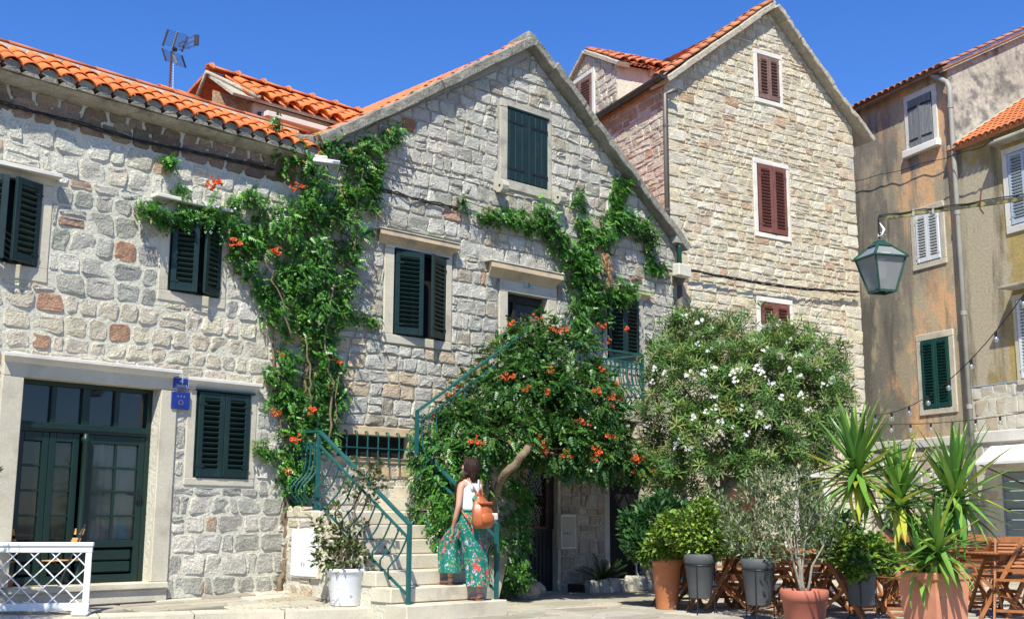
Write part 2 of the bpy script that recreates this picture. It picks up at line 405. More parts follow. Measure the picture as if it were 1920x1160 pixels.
# ------------------------------------------------------------------ rubble walls
def clip(poly, a, b, c):
    """keep a*x+b*y<=c"""
    out = []
    n = len(poly)
    for i in range(n):
        p, q = poly[i], poly[(i + 1) % n]; dp = a*p[0]+b*p[1]-c; dq = a*q[0]+b*q[1]-c
        if dp <= 0: out.append(p)
        if (dp < 0) != (dq < 0) and abs(dp - dq) > 1e-9:
            t = dp / (dp - dq); out.append((p[0]+(q[0]-p[0])*t, p[1]+(q[1]-p[1])*t))
    return out
def area(p):
    return abs(sum(p[i][0]*p[(i+1)%len(p)][1]-p[(i+1)%len(p)][0]*p[i][1] for i in range(len(p)))) / 2 if len(p) > 2 else 0
def minus_rect(poly, r):
    x0, x1, z0, z1 = r
    px_ = [p[0] for p in poly]; pz = [p[1] for p in poly]
    if not poly or max(px_) <= x0 or min(px_) >= x1 or max(pz) <= z0 or min(pz) >= z1: return poly
    c = [clip(poly, 1, 0, x0), clip(poly, -1, 0, -x1), clip(poly, 0, 1, z0), clip(poly, 0, -1, -z1)]
    return max(c, key=area)
def inset(poly, d):
    """inset convex polygon"""
    n = len(poly); A = sum(poly[i][0]*poly[(i+1)%n][1]-poly[(i+1)%n][0]*poly[i][1] for i in range(n))
    if A < 0: poly = poly[::-1]
    out = poly
    for i in range(n):
        p, q = poly[i], poly[(i + 1) % n]; ex, ey = q[0]-p[0], q[1]-p[1]; l = math.hypot(ex, ey)
        if l < 1e-6: continue
        nx, ny = ey / l, -ex / l                        # outward for ccw
        out = clip(out, nx, ny, nx*p[0]+ny*p[1]-d)
        if len(out) < 3: return []
    return out
def resample(poly, n, rnd):
    """outline with cut corners and a point on every edge; n even points"""
    k = len(poly); q = []
    for i in range(k):
        a, b, c = poly[i-1], poly[i], poly[(i+1) % k]
        la = math.hypot(a[0]-b[0], a[1]-b[1]); lc = math.hypot(c[0]-b[0], c[1]-b[1])
        if la < 1e-6 or lc < 1e-6: continue
        r = min(.035 if rnd < .2 else .06, rnd*min(la, lc)); j = 1+R.uniform(-.5, .6)
        q.append((b[0]+(a[0]-b[0])*min(.45, r*j/la), b[1]+(a[1]-b[1])*min(.45, r*j/la)))
        q.append((b[0]+(c[0]-b[0])*min(.45, r/la if False else r/lc), b[1]+(c[1]-b[1])*min(.45, r/lc)))
        if k <= 6: t = R.uniform(.38, .62); q.append((b[0]+(c[0]-b[0])*t, b[1]+(c[1]-b[1])*t))
    if len(q) % 2: q.append(((q[-1][0]+q[0][0])/2, (q[-1][1]+q[0][1])/2))
    return q
def layout(u0, u1, z0, z1, hmin, hmax, wmin, wmax, wav=.02, split=.12, seed=1, thin=.1):
    rr = random.Random(seed); cells = []
    z = z0; k = 0
    rows = [z0]
    while z < z1:
        h = rr.uniform(hmin, hmax) * (.55 if rr.random() < thin else 1); z += h; rows.append(z)
    def rowz(i, u):
        if i == 0: return rows[0]
        return rows[i] + wav * 2 * noise.noise(Vector((u * .9, i * 7.3 + seed, 0))) + wav * noise.noise(Vector((u * 3.1, i * 3.7, seed)))
    for i in range(len(rows) - 1):
        u = u0 - rr.uniform(0, wmax); h = rows[i+1] - rows[i]; prev = 0
        while u < u1:
            w = rr.uniform(wmin, wmax) * (.8 + .5 * h / hmax); 
            if rr.random() < .13: w *= .5
            ua, ub_ = u, u + w; s1 = rr.uniform(-.025, .025)
            q = [(ua + prev, rowz(i, ua)), (ub_ + s1, rowz(i, ub_)), (ub_ - s1, rowz(i+1, ub_)), (ua - prev, rowz(i+1, ua))]
            if rr.random() < split and h > .6 * hmax:
                f = rr.uniform(.4, .62); m1 = (q[0][0]+(q[3][0]-q[0][0])*f, q[0][1]+(q[3][1]-q[0][1])*f); m2 = (q[1][0]+(q[2][0]-q[1][0])*f, q[1][1]+(q[2][1]-q[1][1])*f+rr.uniform(-.02,.02))
                cells.append([q[0], q[1], m2, m1]); cells.append([m1, m2, q[2], q[3]])
            else: cells.append(q)
            prev = s1; u = ub_
    return cells
def stone_mesh(mb, poly, y, proud, rnd, rough, seed, n=12):
    """one stone: outline set into the mortar, shoulder ring, uneven face"""
    p = resample(poly, n, rnd); n = len(p); cx = sum(a[0] for a in p)/n; cz = sum(a[1] for a in p)/n
    rr = random.Random(seed)
    w = max(a[0] for a in p)-min(a[0] for a in p); h = max(a[1] for a in p)-min(a[1] for a in p)
    p = [(a[0]+rr.uniform(-1,1)*rough*.35, a[1]+rr.uniform(-1,1)*rough*.35) for a in p]
    sh = min(.013, .10*min(w, h)); tx, tz = rr.uniform(-.12,.12), rr.uniform(-.16,.10)
    v = [(a[0], y+.012, a[1]) for a in p]
    for a in p:
        d = math.hypot(a[0]-cx, a[1]-cz) or 1; k = max(.3, (d-sh)/d)
        x, z = cx+(a[0]-cx)*k, cz+(a[1]-cz)*k
        v.append((x, y-proud*.88-rr.uniform(-1,1)*rough*.45+tx*(x-cx)*.8+tz*(z-cz)*.8, z))
    m = n // 2; inner = []
    for q in range(m):
        a = p[q*2]; k = .58+rr.uniform(-.12,.12); x, z = cx+(a[0]-cx)*k, cz+(a[1]-cz)*k
        v.append((x, y-proud-rr.uniform(-1,1)*rough*.55+tx*(x-cx)+tz*(z-cz), z))
    f = [(i, (i+1)%n, n+(i+1)%n, n+i) for i in range(n)]
    for q in range(m):
        a, b, c = n+2*q, n+2*q+1, n+(2*q+2)%n; i0, i1 = 2*n+q, 2*n+(q+1)%m
        f += [(a, b, i0), (b, c, i1), (b, i1, i0)]
    f.append(tuple(2*n+q for q in range(m)))
    mb.add(v, f)
def rubble(parent, pl, cells, cuts, openings, joint, proud, rnd, rough, tint_fn, y=0.0, matn='stone', limit=300, seed=3, minarea=.004, n=12, smooth=False, name='stone'):
    res = []
    for c in cells:
        p = c
        for (a, b, d) in cuts: p = clip(p, a, b, d)
        for r in openings:
            if len(p) > 2: p = minus_rect(p, r)
        if len(p) < 3 or area(p) < minarea: continue
        p = inset(p, joint/2)
        if len(p) < 3 or area(p) < minarea*.6: continue
        if sum(p[i][0]*p[(i+1)%len(p)][1]-p[(i+1)%len(p)][0]*p[i][1] for i in range(len(p))) < 0: p = p[::-1]
        cx = sum(a[0] for a in p)/len(p); cz = sum(a[1] for a in p)/len(p)
        X, Y_ = pl.px(cx, y, cz); dist = (pl.P(cx, 0, cz)-cam.location).length
        vis = -40 < X < 1960 and -40 < Y_ < 1190
        res.append((0 if vis else 1, -area(p)/dist**2, p, (cx, cz)))
    res.sort(key=lambda t: (t[0], t[1]))
    big = MB(); bt = []
    for k, (_, _, p, c) in enumerate(res):
        t = tint_fn(c[0], c[1])
        if k < limit:
            mb = MB(); stone_mesh(mb, p, y, proud*R.uniform(.7, 1.25), rnd, rough, seed*1000+k, n)
            mb.build(name, matn, parent, smooth=smooth, tint=t)
        else:
            n0 = len(big.v); stone_mesh(big, p, y, proud*R.uniform(.7, 1.25), rnd, rough, seed*1000+k, n)
            bt += [t]*(len(big.v)-n0)
    if big.v: big.build('small_stones', matn, parent, smooth=smooth, tint=np.array(bt), kind='stuff')

def wall(parent, name, m, u0, u1, z0, top, openings, reveal=.3, thick=.5, y=0.0, back=True):
    """wall face with real openings; top = list of (u,z) breakpoints"""
    def tz(u):
        for (a, za), (b, zb) in zip(top, top[1:]):
            if a - 1e-6 <= u <= b + 1e-6: return za+(zb-za)*(u-a)/(b-a)
        return top[-1][1]
    xs = sorted({u0, u1} | {t[0] for t in top if u0 < t[0] < u1} | {x for o in openings for x in o[:2] if u0 < x < u1})
    mb = MB()
    for a, b in zip(xs, xs[1:]):
        m_ = (a+b)/2; seg = sorted([(o[2], o[3]) for o in openings if o[0] <= m_ <= o[1]]); z = z0
        for (s0, s1) in seg:
            if s0 > z + 1e-4: mb.add([(a, y, z), (b, y, z), (b, y, s0), (a, y, s0)], [(0, 1, 2, 3)])
            z = max(z, s1)
        mb.add([(a, y, z), (b, y, z), (b, y, tz(b)), (a, y, tz(a))], [(0, 1, 2, 3)])
    for (a, b, c, d) in openings:
        r = y+reveal
        mb.add([(a,y,c),(b,y,c),(b,r,c),(a,r,c),(a,y,d),(b,y,d),(b,r,d),(a,r,d)], [(0,3,2,1),(4,5,6,7),(0,4,7,3),(1,2,6,5)])
    return mb.build(name, m, parent)
def shell(parent, name, m, u0, u1, z0, z1, y0, y1, sides='lrb'):
    """remaining sides of a house body"""
    mb = MB()
    if 'l' in sides: mb.add([(u0,y0,z0),(u0,y1,z0),(u0,y1,z1),(u0,y0,z1)], [(0,3,2,1)[::-1]])
    if 'r' in sides: mb.add([(u1,y0,z0),(u1,y1,z0),(u1,y1,z1),(u1,y0,z1)], [(0,1,2,3)])
    if 'b' in sides: mb.add([(u0,y1,z0),(u1,y1,z0),(u1,y1,z1),(u0,y1,z1)], [(0,3,2,1)])
    return mb.build(name, m, parent)

# ------------------------------------------------------------------ windows and shutters
def surround(h, x0, x1, z0, z1, o, m='ashlar', proud=.025, lint=None, sill=None, name='window_surround', yd=.12, nosill=False):
    """stone frame pieces round an opening; (x0,x1,z0,z1) outer, o = opening rect"""
    a, b, c, d = o; y0 = -proud
    e = link(name, None, h)
    MB().block(x0, a, y0, yd, c, d).build('jamb', m, e); MB().block(b, x1, y0, yd, c, d).build('jamb', m, e)
    MB().block(x0, x1, y0-.004, yd, d, z1).build('lintel', m, e)
    if not nosill: MB().block(x0, x1, y0-.004, yd, z0, c).build('sill', m, e)
    return e
def cornice(h, x0, x1, z0, z1, out, m='ashlar', steps=4, curve=True, name='cornice'):
    """moulded stone cornice: profile extruded along x"""
    prof = [(0, z0)]
    for i in range(steps+1):
        t = i/steps; prof.append((-(out*.25+out*.75*(t**1.5 if curve else t)), z0+(z1-z0)*.62*t))
    prof += [(-out, z0+(z1-z0)*.66), (-out, z1-.006), (-out+.006, z1), (0, z1)]
    n = len(prof); ins = out*.5
    v = []; 
    for (y, z) in prof:
        k = min(1, -y/out) ; v.append((x0+ins*(1-k), y, z))
    for (y, z) in prof:
        k = min(1, -y/out) ; v.append((x1-ins*(1-k), y, z))
    f = [(i, n+i, n+i+1, i+1) for i in range(n-1)] + [tuple(range(n)), tuple(range(n, 2*n))[::-1]]
    return MB().add(v, f).build(name, m, h)
def leaf(h, w, H, side, m, loc, ang, kind='louvre', th=.035, gap=1.0, tilt=40, ns=None, mid=False):
    """shutter leaf hinged at x=0, growing along +x (side=1) or -x (side=-1)"""
    e = link('shutter', None, h, loc, (0, 0, ang*side*-1))
    st = .07*min(1, w/.45+.2); rt, rb = .075, .1
    s = side
    def X(a, b): return (a, b) if s > 0 else (-b, -a)
    mb = MB()
    if kind == 'louvre':
        for a, b in ((0, st), (w-st, w)):
            x = X(a, b); mb.block(x[0], x[1], -th, 0, 0, H, .004, 0)
        x = X(st, w-st)
        mb.block(x[0], x[1], -th+.004, -.004, 0, rb, .004, 0); mb.block(x[0], x[1], -th+.004, -.004, H-rt, H, .004, 0)
        if mid: mb.block(x[0], x[1], -th+.004, -.004, H*.5-.03, H*.5+.03, .004, 0)
        e2 = mb.mesh('frame', m); link('frame', e2, e)
        n = ns or int((H-rb-rt)/.062); dz = (H-rb-rt)/n; t = rad(tilt)
        sm = MB(); hh = .028; 
        sm.obox(Matrix.Rotation(-t, 4, 'X'), x[0]+.002, x[1]-.002, -hh, hh, -.005, .005)
        sme = sm.mesh('slat', m)
        for k in range(n):
            z = rb+dz*(k+.5)
            if mid and abs(z-H*.5) < .045: continue
            link('slat', sme, e, (0, -th*.5, z))
    else:
        n = 3 if w > .3 else 2; bw = w/n
        for k in range(n):
            x = X(k*bw+.003, (k+1)*bw-.003); MB().block(x[0], x[1], -th, 0, R.uniform(0, .006), H, .005, .001).build('board', m, e)
        for z in (.16*H, .82*H):
            x = X(0, w*.85); MB().box(x[0], x[1], -th-.007, -th-.0005, z-.018, z+.018).build('hinge_strap', 'black_iron' if kind == 'board' else 'rust_iron', e)
    if kind == 'louvre':
        for z in (.12*H, .86*H):
            x = X(-.01, w*.28); MB().box(x[0], x[1], -th-.005, -th-.0003, z-.012, z+.012).build('hinge', m, e)
    return e
def shutters(h, o, m, ang=0, kind='louvre', y=-.005, frame=.025, **kw):
    """pair of leaves in opening o, each turned outward by ang"""
    a, b, c, d = o
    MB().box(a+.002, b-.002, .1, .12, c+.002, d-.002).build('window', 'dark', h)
    fr = MB()
    for x0, x1, z0, z1 in ((a, a+frame, c, d), (b-frame, b, c, d), (a+frame, b-frame, c, c+frame), (a+frame, b-frame, d-frame, d)):
        fr.box(x0+.001, x1-.001, y+.004, y+.06, z0+.001, z1-.001)
    fr.build('shutter_frame', m, h)
    a += frame; b -= frame; c += frame*.6; d -= frame*.6
    w = (b-a)/2-.004
    if isinstance(ang, (int, float)): ang = (ang, ang)
    leaf(h, w, d-c, 1, m, (a, y, c), rad(ang[0]), kind, **kw)
    leaf(h, w, d-c, -1, m, (b, y, c), rad(ang[1]), kind, **kw)

# ------------------------------------------------------------------ tiles
def tile_mesh(L_, r, m, tint, over=True, n=6, taper=.82, rise=.75):
    """half-round clay tile along local +y (up the slope), convex up if over"""
    mb = MB(); s = 1 if over else -1
    for t in (0, .013):
        for (yy, rr) in ((0, r), (L_, r*taper)):
            for q in range(n+1):
                a = math.pi*q/n; mb.v.append(((rr-t)*math.cos(a), yy, s*(rr-t)*math.sin(a)*rise + (0 if over else 0)))
    k = n+1
    for q in range(n):
        mb.f.append((q, q+1, k+q+1, k+q)); mb.f.append((2*k+q, 3*k+q, 3*k+q+1, 2*k+q+1)); mb.f.append((q, 2*k+q, 2*k+q+1, q+1))
        mb.f.append((k+q, k+q+1, 3*k+q+1, 3*k+q))
    mb.f.append((0, k, 3*k, 2*k)); mb.f.append((n, 2*k+n, 3*k+n, k+n))
    return mb.mesh('roof_tile', m, smooth=True, tint=tint)
def tile_roof(parent, x0, x1, orig, pitch, rows, cols, r=None, expo=.3, L_=.4, cols_tint=None, m='tile', indiv_rows=99, under=True, lift=0.0, order=None, droop=0.0, chz=.055):
    """rows of over tiles climbing the slope from orig (y,z); pitch in radians; along local x"""
    sp_ = (x1-x0)/cols; r = r or sp_*.43
    var_ = [tile_mesh(L_, r*R.uniform(.96, 1.04), m, jit(cols_tint, .12, .05)) for _ in range(7)]
    uv = [tile_mesh(L_, r*.95, m, jit(cols_tint, .15, .05), over=False) for _ in range(3)]
    oy, oz = orig
    for j in range(rows):
        for i in range(cols+1):
            x = x0+i*sp_+R.uniform(-.006, .006); y = oy+math.cos(pitch)*expo*j; z = oz+math.sin(pitch)*expo*j+.012*R.random()-droop*0
            if j < indiv_rows and i < cols:
                o = link('roof_tile', var_[R.randrange(7)], parent, (x+sp_/2, y, z+.0), (pitch-.05, 0, R.uniform(-.03, .03)))
        if under and j < indiv_rows:
            for i in range(cols+1):
                x = x0+i*sp_
                link('channel_tile', uv[R.randrange(3)], parent, (x, oy+math.cos(pitch)*expo*j+(.05 if j == 0 else .02), oz+math.sin(pitch)*expo*j+chz), (pitch-.03, 0, 0))
def sheet(parent, name, m, pts, th=.02, tint=None):
    """slab: quad pts extruded down by th"""
    v = [Vector(p) for p in pts]; n = (v[1]-v[0]).cross(v[2]-v[0]).normalized()
    if n.z < 0: n = -n
    k = len(v); vv = v+[p-n*th for p in v]
    f = [tuple(range(k)), tuple(range(k, 2*k))[::-1]]+[(i, k+i, k+(i+1)%k, (i+1)%k) for i in range(k)]
    mb = MB().add(vv, f); return mb.build(name, m, parent, tint=tint)
# ------------------------------------------------------------------ ground, terrace, paving
mat('paving_joint', (.15, .135, .11), var=.15, vs_=2, bump=.5, bs=20)
mb = MB().add([(-120, -60, -.02), (120, -60, -.02), (120, 260, -.02), (-120, 260, -.02)], [(0, 1, 2, 3)]); mb.build('ground', 'paving_joint', kind='structure')
# terrace in front of the left house, kerb about parallel to the gabled house, rising to the wall
K0, K1 = PB.L(ground(165, 1157, .1)), PB.L(ground(758, 1139, .1))
kd = (K1-K0); kd.z = 0; kd.normalize()
Kw0 = PB.P(K0.x-4*kd.x, K0.y-4*kd.y, 0); Kw1 = PB.P(K1.x, K1.y, 0)
def terr_z(p):
    q = Vector((p[0]-Kw0.x, p[1]-Kw0.y, 0)); t = (Kw1-Kw0).normalized(); dist = abs(q.x*t.y-q.y*t.x)
    return .10+.065*max(0, dist)
ground_z = lambda x, y: terr_z((x, y))
w_end = PB.P(.32, 0, 0); wl = PA.P(-6.5, 0, 0)
def tv(p, dz=0): return (p.x, p.y, terr_z(p)+dz)
mb = MB(); a = Kw0+(Kw1-Kw0).normalized()*0
poly = [Kw0, Kw1, w_end, PB.P(0, 0, 0), wl]
mb.add([tv(p, -.012) for p in poly], [(0, 1, 2, 3, 4)]); mb.build('terrace', 'paving_joint', kind='structure')
mb = MB()
t = (Kw1-Kw0).normalized(); nrm = Vector((t.y, -t.x, 0)); Lk = (Kw1-Kw0).length
kb = link('kerb', None); kb['kind'] = 'structure'
s = 0
while s < Lk:
    e_ = min(Lk, s+R.uniform(.7, 1.1)); a = Kw0+t*(s+.006)+nrm*R.uniform(-.005, .005); b = Kw0+t*(e_-.006); w = -nrm*.28
    q = [a, b, b+w, a+w]; v = [(p.x, p.y, -.05) for p in q]+[(p.x, p.y, .10+.004+R.uniform(-.003, .003)+(0 if k < 2 else .018)) for k, p in enumerate(q)]
    MB().add(v, [(0,3,2,1),(4,5,6,7),(0,1,5,4),(1,2,6,5),(2,3,7,6),(3,0,4,7)]).build('kerb_stone', 'ashlar', kb); s = e_
# irregular paving slabs
def pave(name, inside, zf, x0, x1, y0, y1, cx, cy, seed, limit, ang, parent_name):
    rr = random.Random(seed); ca, sa = math.cos(ang), math.sin(ang)
    cells = layout(x0, x1, y0, y1, cy*.8, cy*1.2, cx*.6, cx*1.5, .06, .15, seed, .15)
    items = []
    for c_ in cells:
        p = [(x*ca-y*sa, x*sa+y*ca) for x, y in c_]
        ctr = (sum(q[0] for q in p)/4, sum(q[1] for q in p)/4)
        if not inside(ctr): continue
        p = inset(p, .007)
        if len(p) < 3: continue
        v = Vector((ctr[0], ctr[1], 0)); pj = proj((ctr[0], ctr[1], zf(ctr))); dist = (v-cam.location).length
        if ctr[1] < 3 or not (-200 < pj[0] < 2100): continue
        vis = -30 < pj[0] < 1950 and pj[1] < 1185
        items.append((0 if vis else 1, -area(p)/dist**3, p, ctr))
    items.sort(key=lambda t_: (t_[0], t_[1]))
    par = link(parent_name, None); par['kind'] = 'structure'
    big = MB(); bt = []
    for k, (_, _, p, ctr) in enumerate(items):
        col = jit((.38, .35, .285) if rr.random() < .65 else (.31, .275, .215), .16, .04)
        q = resample(p, 10, .12); n = len(q); h = R.uniform(.0, .006)
        tgt = MB() if k < limit else big; n0 = len(tgt.v)
        tgt.add([(a_[0], a_[1], zf(a_)-.015) for a_ in q]+[(a_[0]+(ctr[0]-a_[0])*.03, a_[1]+(ctr[1]-a_[1])*.03, zf(a_)+h) for a_ in q],
                [(i, (i+1) % n, n+(i+1) % n, n+i) for i in range(n)]+[tuple(range(n, 2*n))])
        if k < limit: tgt.build('paving_stone', 'stone_smooth', par, tint=col)
        else: bt += [col]*(len(big.v)-n0)
    if big.v: big.build('paving_stones', 'stone_smooth', par, tint=np.array(bt), kind='stuff')
def in_poly(p, poly):
    c_ = False; n = len(poly)
    for i in range(n):
        a_, b_ = poly[i], poly[(i+1) % n]
        if (a_.y > p[1]) != (b_.y > p[1]) and p[0] < (b_.x-a_.x)*(p[1]-a_.y)/(b_.y-a_.y)+a_.x: c_ = not c_
    return c_
angB = PB.rz
terr_poly = [Kw0-nrm*.3, Kw1-nrm*.3, w_end, PB.P(0, 0, 0), wl]
pave('terrace_paving', lambda p: in_poly(p, terr_poly), lambda p: terr_z(p), 3, 16, 4, 20, .42, .30, 91, 150, angB, 'terrace_paving')
pave('plaza_paving', lambda p: not in_poly(p, poly), lambda p: 0.0, 0, 34, -6, 32, .55, .42, 92, 150, angB, 'plaza_paving')
# ================================================================== LEFT HOUSE (A)
HA = house('stone_house', 'low pale stone house at the left with bright orange roof tiles and double glass door', PA)
A_door = (-3.51, -1.90, .30, 2.60)
A_w1 = (-4.12, -3.40, 3.62, 4.62)
_a = PA.W(81, 341); _b = PA.W(76, 507)
A_w1 = (_a[0]-.80, _a[0], _b[1]+.02, _a[1]-.03)
_a = PA.W(313, 551); _b = PA.W(410, 563)
A_w2 = (_a[0], _b[0], _b[1]+.02, _b[1]+.97)
A_w3 = PA.rect((369, 731), (464, 898))
A_door = PA.rect((43, 706), (279, 1090))
openA = [A_door, A_w1, A_w2, A_w3]
wall(HA, 'wall', 'mortar_left', -6.5, 0.0, -.3, [(-6.5, 5.95), (0, 5.95)], openA, reveal=.3)
shell(HA, 'side_walls', 'plaster_white', -6.5, 0.0, -.3, 5.9, 0, 7, 'lb')
GREY, CREAM, WHITE, REDST = (.385, .37, .325), (.52, .465, .365), (.53, .50, .43), (.36, .215, .14)
redA = [PA.W(131, 427), PA.W(218, 483), PA.W(102, 572), PA.W(208, 625), PA.W(60, 640)]
def tintA(u, z):
    for k, r in enumerate(redA):
        if abs(u-r[0]) < .13 and abs(z-r[1]) < .10: return jit((.30, .20, .15) if k == 0 else REDST, .1)
    if z > 5.42: return jit((.24, .175, .12), .35, .08)
    if R.random() < .012: return jit((.42, .31, .22), .15)
    if z > 4.75: return jit((.55, .525, .45) if R.random() < .85 else (.52, .47, .375), .06, .02)
    if z > 3.62: return jit(GREY if R.random() < (.8 if u > -3.5 and u < -1.9 else .4) else WHITE, .14, .03)
    if z > 2.55: return jit(CREAM, .07, .03)
    if z > 1.45: return jit(WHITE if R.random() < .7 else GREY, .12)
    return jit(GREY if R.random() < .8 else WHITE, .16)
dd = lambda o, l, r, b, t: (o[0]-l, o[1]+r, o[2]-b, o[3]+t)
sA = [dd(A_door, .24, .23, .4, .23), dd(A_w1, .165, .125, .16, .1), dd(A_w2, .135, .095, .13, .1), dd(A_w3, .125, .095, .10, .1)]
cells = layout(-5.2, 0, .2, 5.42, .19, .275, .17, .33, .014, .06, 11, .12)
cells += [[(p[0], p[1]) for p in c_] for c_ in layout(-5.2, 0, 5.44, 5.80, .13, .17, .12, .26, .01, .0, 12, 0)]
rubble(HA, PA, cells, [(1, 0, -.02), (0, 1, 5.80)], sA, .024, .014, .15, .014, tintA, limit=300, seed=5)
# surrounds
def SUR(h, o, l, r, b, t, m='ashlar', **k): return surround(h, o[0]-l, o[1]+r, o[2]-b, o[3]+t, o, m, **k)
SUR(HA, A_door, .23, .22, .1, .22, 'ashlar', proud=.035, name='door_surround', yd=.26, nosill=True)
MB().block(A_door[0]-.02, A_door[1]+.2, -.09, .3, A_door[2]-.07, A_door[2], .01).build('threshold', 'ashlar', HA)
MB().block(A_door[0]-.2, A_door[1]+.21, -.05, .2, A_door[2]-.22, A_door[2]-.072, .01).build('threshold', 'ashlar', HA)
SUR(HA, A_w1, .16, .12, .15, .09, proud=.012); SUR(HA, A_w2, .13, .09, .12, .09, proud=.012); SUR(HA, A_w3, .12, .09, .09, .1, proud=.012)
_a = PA.W(9, 658, -.13); _b = PA.W(343, 694, -.13)
cornice(HA, _a[0], _b[0], _a[1]-.10, _a[1], .13, 'ashlar_white')
_a = PA.W(354, 705, -.09); _b = PA.W(493, 721, -.09)
cornice(HA, _a[0], _b[0], _a[1]-.10, _a[1], .09, 'ashlar_white')
for p, q, nm in (((-20, 292), (119, 327), 0), ((296, 366), (438, 392), 1)):
    _a = PA.W(p[0], p[1], -.15); _b = PA.W(q[0], q[1], -.15)
    MB().block(_a[0], _b[0], -.15, .05, _b[1]-.045, _b[1]+.0, .006).build('ledge', 'ashlar_white', HA)
shutters(HA, A_w1, 'green_paint', (20, 22), mid=False); shutters(HA, A_w2, 'green_paint', (14, 24)); shutters(HA, A_w3, 'green_paint', (0, 0))
MB().block(A_w3[0]-.02, A_w3[1]+.03, -.06, .02, A_w3[3]-.005, A_w3[3]+.02, .003).build('shutter_canopy', 'green_paint', HA)
# ---- green glazed double door
DA = link('door', None, HA)
a, b, c, d = A_door; yb = .17; W_ = b-a; zt = c+(d-c)*.77
fr = MB()
fr.block(a, a+.06, yb-.03, yb+.05, c, d, .004, 0); fr.block(b-.06, b, yb-.03, yb+.05, c, d, .004, 0)
fr.block(a+.06, b-.06, yb-.03, yb+.05, d-.05, d, .004, 0); fr.block(a+.06, b-.06, yb-.05, yb+.05, zt-.05, zt+.05, .01, 0)
fr.block(a+.06, b-.06, yb-.065, yb-.052, zt-.02, zt+.02, .004, 0)
for k in (1, 2, 3):
    x = a+.06+(W_-.12)*k/4; w = .028 if k != 2 else .045
    fr.block(x-w, x+w, yb-.02, yb+.04, zt+.05, d-.05, .004, 0)
fr.build('frame', 'green_door', DA)
MB().box(a+.06, b-.06, yb+.02, yb+.026, zt+.05, d-.05).build('pane', 'pane_glass', DA)
mid = a+W_*.50
pil = MB(); pil.lathe([(.045, c+.0), (.045, c+.12), (.034, c+.14), (.034, zt-.16), (.045, zt-.14), (.05, zt-.1), (.03, zt-.08), (.03, zt-.05)], 12, (mid, yb-.06)); pil.build('pilaster', 'green_door', DA, smooth=True)
def door_leaf(x0, x1, nx, nz, zb, ang, hinge, name):
    e = DA
    st = .075; m_ = MB(); z1 = zt-.052
    T = Matrix.Identity(4)
    m_.block(x0, x0+st, yb-.02, yb+.03, c+.01, z1, .005, 0); m_.block(x1-st, x1, yb-.02, yb+.03, c+.01, z1, .005, 0)
    m_.block(x0+st, x1-st, yb-.018, yb+.03, z1-.10, z1, .005, 0); m_.block(x0+st, x1-st, yb-.018, yb+.03, c+.01, c+.09, .005, 0)
    m_.block(x0+st, x1-st, yb-.018, yb+.03, zb-.05, zb+.03, .005, 0)
    m_.block(x0+st+.015, x1-st-.015, yb-.005, yb+.02, c+.11, c+.11+(zb-c-.19)*.5, .015, 0); m_.block(x0+st+.015, x1-st-.015, yb-.005, yb+.02, c+.12+(zb-c-.19)*.5, zb-.07, .015, 0)
    for k in range(1, nx):
        x = x0+st+(x1-x0-2*st)*k/nx; m_.block(x-.013, x+.013, yb-.012, yb+.02, zb+.03, z1-.10, .003, 0)
    for k in range(1, nz):
        z = zb+.03+(z1-.1-zb-.03)*k/nz; m_.block(x0+st, x1-st, yb-.010, yb+.018, z-.013, z+.013, .003, 0)
    m_.build(name, 'green_door', DA)
    for i in range(nx):
        for j in range(nz):
            xa = x0+st+(x1-x0-2*st)*i/nx; xb = x0+st+(x1-x0-2*st)*(i+1)/nx; za = zb+.03+(z1-.1-zb-.03)*j/nz; zc = zb+.03+(z1-.1-zb-.03)*(j+1)/nz
            MB().box(xa+.01, xb-.01, yb+.006, yb+.011, za+.01, zc-.01).build('pane', 'pane_glass', DA)
zb = c+(d-c)*.20
door_leaf(mid+.05, b-.06, 2, 4, zb, 0, 0, 'door_leaf'); door_leaf(a+.06+.36, mid-.05, 1, 4, zb, 0, 0, 'door_leaf'); door_leaf(a+.06, a+.06+.355, 1, 4, zb, 0, 0, 'door_leaf')
MB().bar((b-.105, yb-.07, c+.98), (b-.20, yb-.07, c+.98), .018).bar((b-.105, yb-.03, c+.98), (b-.105, yb-.07, c+.98), .018).box(b-.12, b-.09, yb-.028, yb-.02, c+.86, c+1.04).build('handle', 'black_iron', DA)
# room behind the glass with curtains
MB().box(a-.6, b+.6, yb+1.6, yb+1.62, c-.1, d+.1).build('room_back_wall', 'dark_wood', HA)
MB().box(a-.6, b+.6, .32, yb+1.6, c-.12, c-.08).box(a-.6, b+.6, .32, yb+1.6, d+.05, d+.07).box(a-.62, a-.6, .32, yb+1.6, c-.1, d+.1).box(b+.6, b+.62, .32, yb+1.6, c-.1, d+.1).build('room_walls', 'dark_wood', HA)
def curtain(x0, x1, z0, z1, y, amp, per):
    n = 40; mb = MB()
    for i in range(n+1):
        x = x0+(x1-x0)*i/n; yy = y+amp*math.sin(2*math.pi*(x-x0)/per)+amp*.4*math.sin(x*37)
        mb.v += [(x, yy, z0), (x, yy, z1)]
    mb.f = [(2*i, 2*i+2, 2*i+3, 2*i+1) for i in range(n)]
    return mb
curtain(mid+.1, b-.12, c+.45, zt-.05, yb+.09, .025, .22).build('curtain', 'curtain', HA, smooth=True)
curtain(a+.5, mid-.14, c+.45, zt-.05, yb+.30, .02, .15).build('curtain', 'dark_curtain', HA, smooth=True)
mb = MB(); mb.lathe([(.02, c+.45), (.15, c+.47), (.17, c+.55), (.11, c+.66), (.05, c+.72)], 14, (b-.26, yb+.20)); 
mb.v = [(x+.02*noise.noise(Vector((x*20, y*20, z*20))), yb+.11+(y-yb-.2)*.22, z+.02*noise.noise(Vector((x*9, z*12, 0)))) for x, y, z in mb.v]
